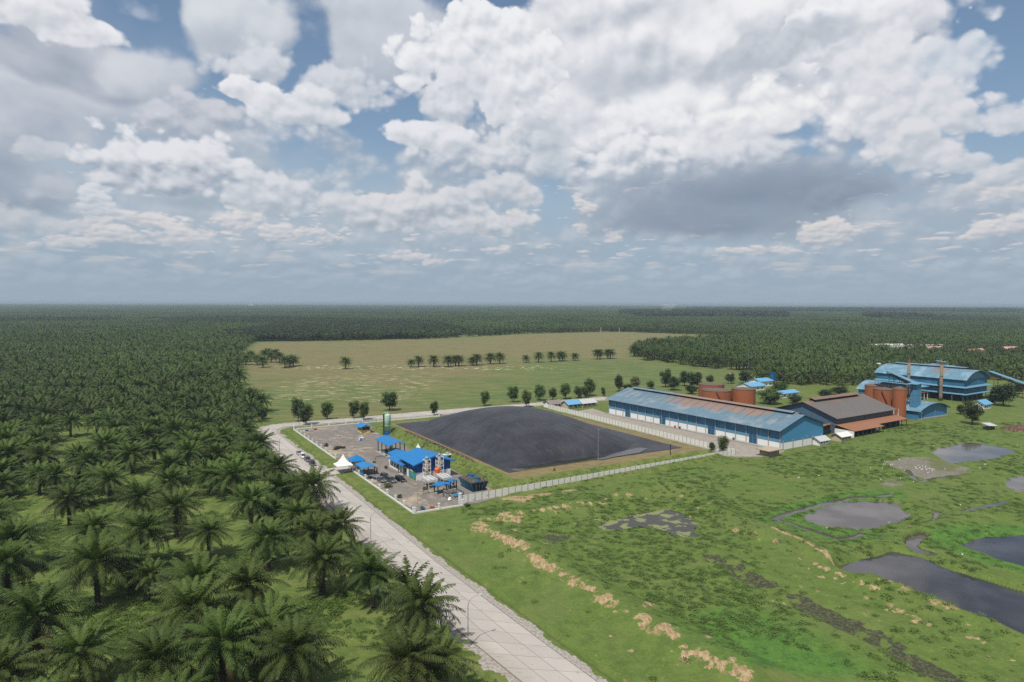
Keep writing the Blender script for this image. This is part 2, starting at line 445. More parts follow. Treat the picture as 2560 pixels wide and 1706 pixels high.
# ------------------------------------------------------------------ materials
def mat(name, color, rough=0.7, vary=0.12, scale=0.6, fine=6.0, spec=0.3, metal=0.0, bump=0.0, stain=None, amount=0.5, stretch=(1, 1, 1), coord='Object'):
    """A plain surface with soft mottling and, if wanted, stains of a second colour."""
    m = bpy.data.materials.new(name); m.use_nodes = True
    t = NT(m.node_tree); p = t.n['Principled BSDF']
    co = t.new('ShaderNodeTexCoord').outputs[coord]
    co = t.v('MULTIPLY', co, stretch)
    a = t.noise(co, scale, 4.0, 0.6)
    b = t.noise(co, fine, 3.0, 0.6)
    f = t.m('ADD', t.m('MULTIPLY', t.m('SUBTRACT', a, 0.5), 2.6 * vary), t.m('MULTIPLY', t.m('SUBTRACT', b, 0.5), 1.6 * vary))
    color = tuple(k * 0.87 for k in color)
    c = t.v('SCALE', color, t.m('ADD', 1.0, f))
    if stain:
        k = t.m('MULTIPLY', t.ss(t.m('ADD', t.m('MULTIPLY', a, 0.7), t.m('MULTIPLY', b, 0.3)), 0.62 - 0.3 * amount, 0.72 - 0.15 * amount), 0.85)
        c = t.mix(k, c, stain)
    t.put(p.inputs['Base Color'], c)
    p.inputs['Roughness'].default_value = rough; p.inputs['Metallic'].default_value = metal
    p.inputs['Specular IOR Level'].default_value = spec
    if bump:
        bn = t.new('ShaderNodeBump'); t.put(bn.inputs['Height'], b); bn.inputs['Strength'].default_value = bump; bn.inputs['Distance'].default_value = 0.05
        t.l.new(bn.outputs[0], p.inputs['Normal'])
    return m


def sheet_mat(name, color, rust=None, rust_where=None, axis='X', pitch=0.9, vary=0.14, rough=0.5, faded=None):
    """Corrugated sheet: ribs across one axis, weathering streaks along the other, rust in patches (where: a box in object space)."""
    m = bpy.data.materials.new(name); m.use_nodes = True
    t = NT(m.node_tree); p = t.n['Principled BSDF']
    co = t.new('ShaderNodeTexCoord').outputs['Object']
    x, y, z = t.sep(co)
    st = t.v('MULTIPLY', co, (0.12, 0.9, 0.9) if axis == 'Y' else (0.9, 0.12, 0.9))
    a = t.noise(st, 0.5, 4.0, 0.6); b = t.noise(co, 0.16, 4.0, 0.6); d = t.noise(st, 3.0, 3.0, 0.6)
    f = t.m('ADD', t.m('MULTIPLY', t.m('SUBTRACT', a, 0.5), 2.0 * vary), t.m('MULTIPLY', t.m('SUBTRACT', d, 0.5), 1.6 * vary))
    color = tuple(k * 0.87 for k in color)
    c = t.v('SCALE', color, t.m('ADD', 1.0, f))
    if faded:
        c = t.mix(t.ss(b, 0.45, 0.7), c, faded)
    if rust:
        w = t.m('ADD', t.m('MULTIPLY', b, 0.6), t.m('MULTIPLY', a, 0.4))
        if rust_where:
            (x0, x1, y0, y1), soft = rust_where
            gx = t.m('MULTIPLY', t.ss(x, x0 - soft, x0 + soft), t.m('SUBTRACT', 1.0, t.ss(x, x1 - soft, x1 + soft)))
            gy = t.m('MULTIPLY', t.ss(y, y0 - 3 * soft, y0 + 3 * soft), t.m('SUBTRACT', 1.0, t.ss(y, y1 - 3 * soft, y1 + 3 * soft)))
            w = t.m('SUBTRACT', t.m('ADD', w, t.m('MULTIPLY', t.m('MULTIPLY', gx, gy), 0.34)), 0.2)
        c = t.mix(t.m('MULTIPLY', t.ss(w, 0.41, 0.66), 0.85), c, rust)
    t.put(p.inputs['Base Color'], c)
    p.inputs['Roughness'].default_value = rough; p.inputs['Specular IOR Level'].default_value = 0.35
    u = x if axis == 'X' else y
    rib = t.m('ABSOLUTE', t.m('SINE', t.m('MULTIPLY', u, math.pi / pitch)))
    bn = t.new('ShaderNodeBump'); t.put(bn.inputs['Height'], rib); bn.inputs['Strength'].default_value = 0.5; bn.inputs['Distance'].default_value = 0.06
    t.l.new(bn.outputs[0], p.inputs['Normal'])
    return m


def leaf_mat(name, young, old, dry, var=0.5, trans=0.20, rough=0.55, hue=0.22):
    """Foliage: hue by tint attribute (age of palm fronds, painted sunlight on tree and shrub leaves), a little different on each plant."""
    m = bpy.data.materials.new(name); m.use_nodes = True
    t = NT(m.node_tree); p = t.n['Principled BSDF']
    at = t.new('ShaderNodeAttribute', attribute_name='tint').outputs['Fac']
    rnd = t.new('ShaderNodeObjectInfo').outputs['Random']
    co = t.new('ShaderNodeTexCoord').outputs['Object']
    n = t.noise(co, 1.3, 2.0, 0.6)
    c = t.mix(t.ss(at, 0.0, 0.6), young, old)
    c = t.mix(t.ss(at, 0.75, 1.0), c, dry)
    k = t.m('ADD', t.m('MULTIPLY_ADD', rnd, var, 0.90 - var / 2), t.m('MULTIPLY', t.m('SUBTRACT', n, 0.5), 0.5))
    stand = t.noise(t.new('ShaderNodeObjectInfo').outputs['Location'], 0.0045, 3.0, 0.6)
    k = t.m('MULTIPLY', k, t.lin(stand, 0.35, 0.65, 0.74, 1.2))
    c = t.v('SCALE', c, k)
    h2 = t.m('FRACT', t.m('MULTIPLY', rnd, 37.7))
    c = t.mix(t.m('MULTIPLY', h2, hue), c, (0.125, 0.120, 0.036))
    t.put(p.inputs['Base Color'], c)
    p.inputs['Roughness'].default_value = rough; p.inputs['Specular IOR Level'].default_value = 0.16
    tr = t.new('ShaderNodeBsdfTranslucent')
    t.put(tr.inputs[0], t.v('MULTIPLY', c, (1.1, 1.25, 0.6)))
    mx = t.new('ShaderNodeMixShader'); mx.inputs[0].default_value = trans
    t.l.new(p.outputs[0], mx.inputs[1]); t.l.new(tr.outputs[0], mx.inputs[2])
    t.l.new(mx.outputs[0], t.n['Material Output'].inputs[0])
    return m


M = {}
M['white'] = mat('white_paint', (0.72, 0.72, 0.70), 0.7, 0.07, 0.5, 4.0, stain=(0.42, 0.40, 0.36), amount=0.1)
M['white_wall'] = mat('white_wall', (0.76, 0.76, 0.75), 0.8, 0.06, 0.25, 2.5, stain=(0.50, 0.48, 0.44), amount=0.12, stretch=(1, 1, 0.35))
M['plain_white'] = mat('clean_white', (0.78, 0.78, 0.78), 0.6, 0.04)
M['cream'] = mat('cream_plaster', (0.50, 0.42, 0.30), 0.85, 0.1)
M['yellow'] = mat('yellow_plaster', (0.62, 0.50, 0.18), 0.8, 0.08)
M['grey'] = mat('galvanised_steel', (0.36, 0.38, 0.40), 0.5, 0.1, metal=0.3)
M['pale_steel'] = mat('pale_steel', (0.62, 0.63, 0.64), 0.45, 0.06, metal=0.2)
M['dark'] = mat('dark_steel', (0.035, 0.04, 0.045), 0.6, 0.15)
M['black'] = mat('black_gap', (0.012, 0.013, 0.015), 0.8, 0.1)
M['concrete'] = mat('grey_concrete', (0.33, 0.32, 0.30), 0.85, 0.14, 0.4, 5.0, stain=(0.16, 0.15, 0.13), amount=0.25)
M['panel'] = mat('pale_concrete_panels', (0.74, 0.72, 0.68), 0.85, 0.1, 0.35, 5.0, stain=(0.22, 0.22, 0.20), amount=0.22, stretch=(1, 1, 1.6))
M['blue'] = mat('bright_blue_paint', (0.005, 0.155, 0.42), 0.45, 0.07, 0.4, 5.0)
M['blue_wall'] = mat('deep_blue_wall', (0.010, 0.085, 0.32), 0.6, 0.08)
M['blue_old'] = mat('weathered_blue', (0.045, 0.16, 0.28), 0.6, 0.14, 0.3, 4.0, stain=(0.10, 0.20, 0.28), amount=0.3, stretch=(1, 1, 0.3))
M['blue_band'] = mat('pale_blue_band', (0.11, 0.25, 0.36), 0.6, 0.12)
M['door_blue'] = mat('door_blue', (0.022, 0.085, 0.17), 0.55, 0.12)
M['glass'] = mat('dark_window_glass', (0.02, 0.025, 0.03), 0.12, 0.1, spec=0.5)
M['orange'] = mat('rust_red_tank_paint', (0.30, 0.095, 0.038), 0.75, 0.12, 0.25, 3.0, stain=(0.17, 0.055, 0.03), amount=0.35, stretch=(1, 1, 0.25))
M['tank_top'] = mat('brown_tank_roof', (0.13, 0.095, 0.075), 0.85, 0.16, 0.5, 4.0)
M['red'] = mat('red_plastic', (0.60, 0.045, 0.02), 0.45, 0.06)
M['safety'] = mat('orange_plastic', (0.72, 0.12, 0.02), 0.45, 0.06)
M['mint'] = mat('pale_green_paint', (0.36, 0.56, 0.42), 0.45, 0.07, stain=(0.26, 0.36, 0.27), amount=0.15, stretch=(1, 1, 0.3))
M['post_green'] = mat('dark_green_paint', (0.012, 0.045, 0.035), 0.5, 0.1)
M['canvas'] = mat('white_canvas', (0.80, 0.79, 0.75), 0.7, 0.05)
M['rust_metal'] = mat('rusty_steel', (0.17, 0.085, 0.05), 0.85, 0.2, 0.5, 4.0)
M['brown'] = mat('brown_timber', (0.13, 0.085, 0.055), 0.85, 0.2)
M['soil'] = mat('bare_soil', (0.22, 0.15, 0.09), 0.95, 0.2)
M['bark'] = mat('palm_bark', (0.075, 0.058, 0.042), 0.95, 0.3, 1.5, 9.0, bump=0.6)
M['tree_bark'] = mat('tree_bark', (0.10, 0.085, 0.07), 0.95, 0.25, 2.0, 9.0)
M['palm'] = leaf_mat('palm_fronds', (0.074, 0.124, 0.024), (0.038, 0.066, 0.016), (0.120, 0.092, 0.045))
M['palm_far'] = leaf_mat('palm_fronds_afar', (0.060, 0.104, 0.025), (0.038, 0.067, 0.019), (0.085, 0.078, 0.040), trans=0.14)
M['leaf'] = leaf_mat('broad_leaves', (0.078, 0.138, 0.032), (0.030, 0.060, 0.018), (0.11, 0.10, 0.045))
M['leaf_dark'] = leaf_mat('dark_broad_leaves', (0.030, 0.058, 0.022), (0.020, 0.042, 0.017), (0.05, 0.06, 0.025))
M['leaf_dry'] = leaf_mat('thin_dry_leaves', (0.13, 0.14, 0.065), (0.11, 0.11, 0.055), (0.16, 0.13, 0.08))
M['leaf_pale'] = leaf_mat('pale_shrub_leaves', (0.12, 0.17, 0.055), (0.075, 0.115, 0.035), (0.14, 0.14, 0.06))
M['weed'] = leaf_mat('marsh_weeds', (0.100, 0.172, 0.036), (0.084, 0.144, 0.032), (0.18, 0.16, 0.065), var=0.5)
M['car_black'] = mat('black_car_paint', (0.012, 0.013, 0.015), 0.2, 0.05, spec=0.6)
M['car_white'] = mat('white_car_paint', (0.75, 0.75, 0.76), 0.25, 0.03, spec=0.6)
M['car_silver'] = mat('silver_car_paint', (0.42, 0.44, 0.47), 0.3, 0.04, spec=0.6, metal=0.3)
M['car_grey'] = mat('grey_car_paint', (0.085, 0.09, 0.10), 0.25, 0.04, spec=0.6)
M['tyre'] = mat('tyre_rubber', (0.02, 0.02, 0.02), 0.9, 0.1)
M['tail'] = mat('red_lamp_glass', (0.35, 0.02, 0.02), 0.25, 0.03)
M['skin'] = mat('skin', (0.30, 0.17, 0.10), 0.6, 0.05)
M['feather'] = mat('white_feathers', (0.80, 0.80, 0.78), 0.7, 0.03)
# ------------------------------------------------------------------ the lie of the land
def unit(deg):
    return np.array([math.cos(rad(deg)), math.sin(rad(deg))])


CO = np.array(G(1030, 1282)[:2]); CROT = rad(30.6)       # biogas compound: x along its front wall, y along the road
E2, E1 = unit(30.6), unit(120.6)
WO = np.array(G(1952, 1126)[:2]); WROT = rad(32.8)       # warehouse: x across its gable, y along its length
W2, W1 = unit(32.8), unit(122.8)


def cw(x, y, z=0.0):
    p = CO + E2 * x + E1 * y
    return Vector((p[0], p[1], z))


def ww(x, y, z=0.0):
    p = WO + W2 * x + W1 * y
    return Vector((p[0], p[1], z))


def poly_px(pts, ox=0, oy=0, k=1.0, z=0.0):
    return np.array([tuple(G(ox + x / k, oy + y / k, z))[:2] for x, y in pts])


def sd_poly(x, y, poly, reach=30.0):
    """Signed distance to a polygon, negative inside; far points simply get reach."""
    out = np.full(x.shape, reach)
    lo, hi = poly.min(0) - reach, poly.max(0) + reach
    k = np.nonzero((x > lo[0]) & (x < hi[0]) & (y > lo[1]) & (y < hi[1]))[0]
    px, py = x[k], y[k]
    d2 = np.full(k.shape, 1e18); inside = np.zeros(k.shape, bool)
    n = len(poly)
    for i in range(n):
        a, b = poly[i], poly[(i + 1) % n]
        ex, ey = b - a
        t = np.clip(((px - a[0]) * ex + (py - a[1]) * ey) / (ex * ex + ey * ey + 1e-9), 0, 1)
        d2 = np.minimum(d2, (px - a[0] - ex * t) ** 2 + (py - a[1] - ey * t) ** 2)
        c = (a[1] <= py) != (b[1] <= py)
        if ey != 0:
            inside ^= c & (px < a[0] + (py - a[1]) / ey * ex)
    d = np.sqrt(d2)
    out[k] = np.where(inside, -d, d)
    return np.minimum(out, reach)


def d_line(x, y, line, reach=30.0):
    out = np.full(x.shape, reach)
    lo, hi = line.min(0) - reach, line.max(0) + reach
    k = np.nonzero((x > lo[0]) & (x < hi[0]) & (y > lo[1]) & (y < hi[1]))[0]
    px, py = x[k], y[k]
    d2 = np.full(k.shape, reach * reach)
    for i in range(len(line) - 1):
        a, b = line[i], line[i + 1]
        ex, ey = b - a
        t = np.clip(((px - a[0]) * ex + (py - a[1]) * ey) / (ex * ex + ey * ey + 1e-9), 0, 1)
        d2 = np.minimum(d2, (px - a[0] - ex * t) ** 2 + (py - a[1] - ey * t) ** 2)
    out[k] = np.sqrt(d2)
    return out


_tab = np.random.RandomState(5).rand(256, 256)


def vn(x, y, size, seed=0):
    """Smooth value noise, 0..1."""
    u, w = x / size + seed * 17.3, y / size + seed * 9.1
    i, j = np.floor(u).astype(int), np.floor(w).astype(int)
    f, g = u - i, w - j
    f, g = f * f * (3 - 2 * f), g * g * (3 - 2 * g)
    T_ = lambda a, b: _tab[a & 255, b & 255]
    return (T_(i, j) * (1 - f) + T_(i + 1, j) * f) * (1 - g) + (T_(i, j + 1) * (1 - f) + T_(i + 1, j + 1) * f) * g


def fbm(x, y, size, seed=0, n=3):
    return sum(vn(x, y, size / 2 ** k, seed + k) / 2 ** k for k in range(n)) / sum(1 / 2 ** k for k in range(n))


def step(x, a, b):
    t = np.clip((x - a) / (b - a), 0, 1)
    return t * t * (3 - 2 * t)


# roads, measured along both edges
ROAD_OUT = np.array([tuple(G(*p))[:2] for p in ((1420, 1800), (1143, 1575), (956, 1386), (828, 1268), (724, 1176), (694, 1148), (676, 1126), (663, 1100), (653, 1079), (658, 1068.5), (680, 1063), (716, 1059), (895, 1044), (1074, 1028.5), (1293, 1012), (1510, 993))])
ROAD_IN = np.array([tuple(G(*p))[:2] for p in ((1620, 1800), (1340, 1594), (1090, 1406), (948, 1289), (826, 1189), (796, 1165), (763, 1139), (722, 1107), (692, 1084), (692, 1075), (708, 1068), (735, 1065.5), (895, 1053), (1104, 1037), (1295, 1018), (1515, 1000))])
# straighten the long legs so the slabs run true
ROAD_POLY = np.concatenate([ROAD_OUT, ROAD_IN[::-1]])
YARD = np.array([tuple(cw(*p))[:2] for p in ((0, -1), (22, -1), (37, 4), (33, 40), (31, 100), (36, 146), (0, 144))])
APRON = np.array([tuple(p)[:2] for p in (G(1480, 1022), G(1420, 1034), cw(139, 118), cw(137, 20), G(1840, 1142), G(1900, 1142), ww(-9, -3), ww(0, -1), ww(0, 108))])
DRIVE = np.array([tuple(cw(*p))[:2] for p in ((-15, 51), (-15, 62), (0.5, 63), (0.5, 55))])
MARSH = np.array([tuple(G(*p))[:2] for p in ((1500, 1720), (1090, 1412), (955, 1294), (1035, 1288), (1160, 1262), (1835, 1142), (1895, 1148), (2070, 1112), (2190, 1070), (2290, 1056), (2380, 1040), (2440, 1060), (2700, 1040), (3300, 1100), (3300, 1720))])
PASTURE = np.array([tuple(G(*p))[:2] for p in ((655, 1062), (625, 1000), (605, 960), (600, 930), (615, 880), (640, 856), (840, 853), (1034, 849), (1142, 845), (1280, 837), (1420, 832), (1552, 830), (1770, 838), (1990, 850), (1857, 854), (1770, 856), (1661, 861), (1590, 872), (1575, 892), (1650, 905), (1731, 918), (1824, 925), (1900, 935), (1870, 965), (1500, 996), (1293, 1014), (895, 1046))])
MILL = np.array([tuple(G(*p))[:2] for p in ((1500, 1000), (1800, 962), (1980, 966), (2165, 970), (2200, 962), (2400, 958), (2470, 952), (2600, 960), (3300, 985), (3300, 1100), (2700, 1040), (2440, 1060), (2290, 1056), (2070, 1112), (1895, 1148), (1835, 1142), (1480, 1022))])
Z7 = (1200, 1240, 3.361); Z8 = (1860, 1240, 3.361); Z4 = (1960, 860, 3.92)
PONDS = [
    ('pond_big', Z8, ((810, 580), (900, 545), (990, 505), (1180, 470), (1200, 450), (1300, 455), (1480, 490), (1620, 545), (1760, 600), (1900, 640), (2060, 690), (2200, 740), (2400, 800), (3000, 1000), (3000, 1420), (2353, 1175), (2100, 1075), (1900, 1003), (1700, 922), (1500, 850), (1250, 752), (1100, 700), (900, 650), (820, 605)), -0.9),
    ('pond_side', Z8, ((1845, 400), (1870, 375), (2000, 345), (2200, 335), (2400, 325), (2900, 400), (2900, 700), (2353, 560), (2200, 520), (2000, 445), (1900, 418)), -0.6),
    ('pond_oval', Z8, ((530, 180), (560, 150), (640, 110), (760, 70), (950, 40), (1100, 38), (1270, 60), (1290, 105), (1360, 140), (1330, 185), (1280, 205), (1200, 215), (1070, 250), (950, 265), (820, 255), (700, 240), (600, 220), (545, 195)), -0.5),
    ('pond_back', Z4, ((1470, 1045), (1560, 1015), (1700, 985), (1830, 965), (1950, 975), (2100, 1000), (2270, 1035), (2180, 1060), (2060, 1095), (1950, 1125), (1800, 1130), (1650, 1155), (1600, 1140), (1540, 1095)), -0.5),
    ('pond_edge', Z4, ((2190, 1345), (2250, 1310), (2352, 1295), (2600, 1290), (2600, 1430), (2352, 1412), (2220, 1400)), -0.5),
    ('pond_murky', Z7, ((1010, 250), (1130, 195), (1300, 150), (1450, 120), (1570, 105), (1650, 125), (1720, 160), (1780, 200), (1795, 260), (1760, 300), (1700, 312), (1600, 300), (1560, 270), (1500, 245), (1400, 230), (1280, 255), (1100, 272)), -0.55),
]
POND_POLY = [poly_px(p, *f) for _, f, p, _ in PONDS]
MOAT = poly_px(((1250, -20), (900, 10), (600, 75), (400, 130), (252, 180), (420, 235), (620, 300), (800, 352), (900, 340), (1010, 312)), *Z8)
RUNLETS = [(MOAT, 1.1), (poly_px(((1520, 325), (1430, 350), (1400, 400), (1450, 440), (1560, 465)), *Z8), 1.4),
           (poly_px(((1560, 105), (1630, 130), (1600, 195), (1480, 235), (1320, 200)), *Z8), 0.7), (poly_px(((1850, 120), (2050, 70), (2210, 40)), *Z8), 0.9),
           (poly_px(((1200, 1230), (1270, 1300), (1330, 1340), (1480, 1310), (1800, 1270)), *Z4), 0.8)]
BOG = [(poly_px(((430, 860), (560, 960), (700, 1000), (850, 1080), (1000, 1130), (1180, 1215), (1330, 1330), (1500, 1430), (1700, 1520), (1850, 1600)), *Z8), 2.4),
       (poly_px(((1930, 490), (2000, 540), (2120, 570), (2180, 650), (2320, 720)), *Z7), 1.8), (poly_px(((0, 650), (120, 690), (200, 730)), *Z8), 1.6),
       (poly_px(((560, 340), (640, 350), (700, 345)), *Z7), 2.4), (poly_px(((1700, 325), (1790, 320)), *Z7), 1.6),
       (poly_px(((0, 1140), (160, 1240), (300, 1340), (420, 1430), (560, 1480)), *Z8), 0.9), (poly_px(((2100, 1250), (2353, 1410)), *Z7), 0.7)]
MUDFLAT = [poly_px(((1000, 1150), (1200, 1105), (1400, 1110), (1600, 1160), (1800, 1215), (1700, 1270), (1560, 1290), (1400, 1320), (1250, 1270), (1150, 1220), (1050, 1200)), *Z4),
           poly_px(((950, 1370), (1050, 1310), (1200, 1370), (1050, 1390)), *Z4), poly_px(((2225, 1400), (2352, 1415), (2352, 1460), (2250, 1450)), *Z4)]
# grassy dikes and their torn, bare slopes
DIKES = [(poly_px(((40, 270), (180, 350), (420, 480), (620, 590), (820, 720), (1000, 830), (1200, 960), (1420, 1080), (1600, 1170), (1800, 1290), (2100, 1440), (2400, 1580)), *Z7), 2.0, 5.0),
         (poly_px(((20, 225), (240, 190), (520, 150), (740, 110), (1050, 40), (1250, 5), (1500, -45), (1700, -60), (1820, -10), (1960, 60), (2120, 200), (2353, 330)), *Z7), 1.9, 4.0),
         (poly_px(((150, 285), (330, 370), (560, 480), (720, 560), (860, 630), (1000, 690), (1180, 770), (1400, 860), (1700, 980), (2000, 1090), (2353, 1220)), *Z8), 1.8, 4.5),
         (poly_px(((1150, 440), (1350, 360), (1560, 270), (1800, 200), (2100, 150), (2353, 180)), *Z8), 0.8, 3.5), (poly_px(((1500, 520), (1800, 610), (2100, 720), (2353, 800)), *Z8), 0.7, 3.0)]
SCARS = [(Z7, ((-60, 300, 3.0), (-20, 270, 3.0), (20, 300, 3.0), (140, 370, 3.2), (190, 400, 3.5), (230, 430, 3.0), (290, 450, 3.2), (340, 455, 2.6), (375, 490, 2.8), (440, 550, 2.8), (480, 570, 3.0), (540, 610, 2.6), (590, 630, 2.6),
                 (680, 695, 1.6), (775, 765, 2.2), (800, 780, 1.8), (865, 800, 1.4), (920, 840, 2.3), (950, 850, 1.6), (1000, 910, 2.0), (1040, 925, 2.4), (1080, 910, 1.8), (1140, 955, 1.3), (1320, 1080, 1.4), (1390, 1090, 2.3), (1385, 1135, 2.0),
                 (1350, 870, 1.6), (1425, 935, 1.5), (1380, 980, 1.1), (1260, 885, 0.9), (1490, 1180, 1.8), (1540, 1160, 2.0), (1570, 1210, 2.2), (1620, 1240, 1.6), (1710, 1320, 1.6), (1750, 1370, 1.9), (1830, 1380, 2.1), (1900, 1410, 2.2), (1960, 1450, 2.4), (2020, 1470, 2.0),
                 (2120, 1450, 1.6), (2150, 1540, 2.2), (2230, 1560, 2.2), (1920, 1210, 1.3), (2070, 1235, 0.8), (500, 400, 2.0), (550, 415, 1.5), (290, 300, 1.8), (1270, 1290, 0.8), (1100, 1175, 0.9),
                 (240, 205, 2.8), (300, 220, 3.0), (350, 190, 2.0), (450, 170, 1.6), (520, 165, 1.7), (580, 150, 1.8), (640, 140, 1.8), (700, 130, 1.8), (740, 125, 1.5), (820, 100, 1.3), (920, 95, 1.2), (1020, 85, 1.6), (1060, 65, 1.3), (1140, 38, 1.5), (1240, 32, 1.8),
                 (1690, 5, 1.6), (1830, 110, 1.5), (1930, 95, 1.3), (2140, 305, 1.6), (2240, 335, 1.2), (2310, 355, 1.3), (990, 200, 1.4), (800, 235, 1.2), (150, 235, 1.2), (1400, 30, 0.9), (1760, 165, 1.0), (1830, 190, 1.0), (540, 265, 0.9))),
         (Z8, ((270, 410, 1.5), (305, 425, 1.3), (45, 340, 1.2), (470, 545, 1.0), (555, 620, 1.2), (600, 590, 1.1), (635, 620, 1.2), (690, 640, 1.5), (650, 685, 1.6), (770, 705, 1.4), (800, 680, 1.5), (840, 700, 1.4), (915, 745, 1.0), (840, 740, 1.0), (990, 765, 1.0),
               (1090, 810, 1.5), (1140, 820, 1.2), (1020, 860, 1.0), (1220, 930, 1.3), (1210, 970, 1.3), (1260, 985, 1.2), (1310, 975, 1.5), (1370, 1020, 0.8), (1460, 1030, 1.6), (1440, 1075, 1.4), (1540, 1090, 1.3), (1900, 1200, 1.4), (1950, 1210, 1.2), (2015, 1245, 0.9), (2055, 1345, 1.0), (2270, 1385, 0.8),
               (1550, 900, 1.0), (1330, 795, 1.0), (1400, 820, 1.0), (1440, 840, 0.9), (1590, 970, 0.9), (1250, 790, 0.9), (540, 450, 0.7), (680, 540, 1.0), (740, 575, 0.9), (860, 635, 0.8), (960, 680, 0.8), (480, 770, 0.8), (620, 800, 0.8), (340, 905, 0.9)))]
PALE = [(poly_px(((455, 1045), (560, 1030), (650, 1040), (760, 1015), (850, 1005)), 1150, 980, 3.92), 1.6), (poly_px(((590, 1060), (640, 1045)), 1150, 980, 3.92), 2.0), (poly_px(((980, 985), (1130, 965)), 1150, 980, 3.92), 0.8),
        (poly_px(((190, 300), (330, 370), (520, 460), (620, 520), (760, 590), (900, 650), (1050, 705), (1250, 770), (1420, 850)), *Z8), 0.5)]
DITCH = np.array([tuple(G(*p))[:2] for p in ((859, 1190), (920, 1243), (977, 1290), (1126, 1395), (1352, 1561), (1557, 1704), (1700, 1800))])
DITCH2 = np.array([tuple(G(*p))[:2] for p in ((1130, 1610), (1158, 1636), (1233, 1704), (1330, 1790))])
DITCH3 = np.array([tuple(G(640 + x / 3.92, 980 + y / 3.92))[:2] for x, y in ((300, 375), (470, 520), (600, 640), (740, 740))])
LAG = (38.0, 126.0, 7.0, 123.0)                          # lagoon bank crest in compound coordinates


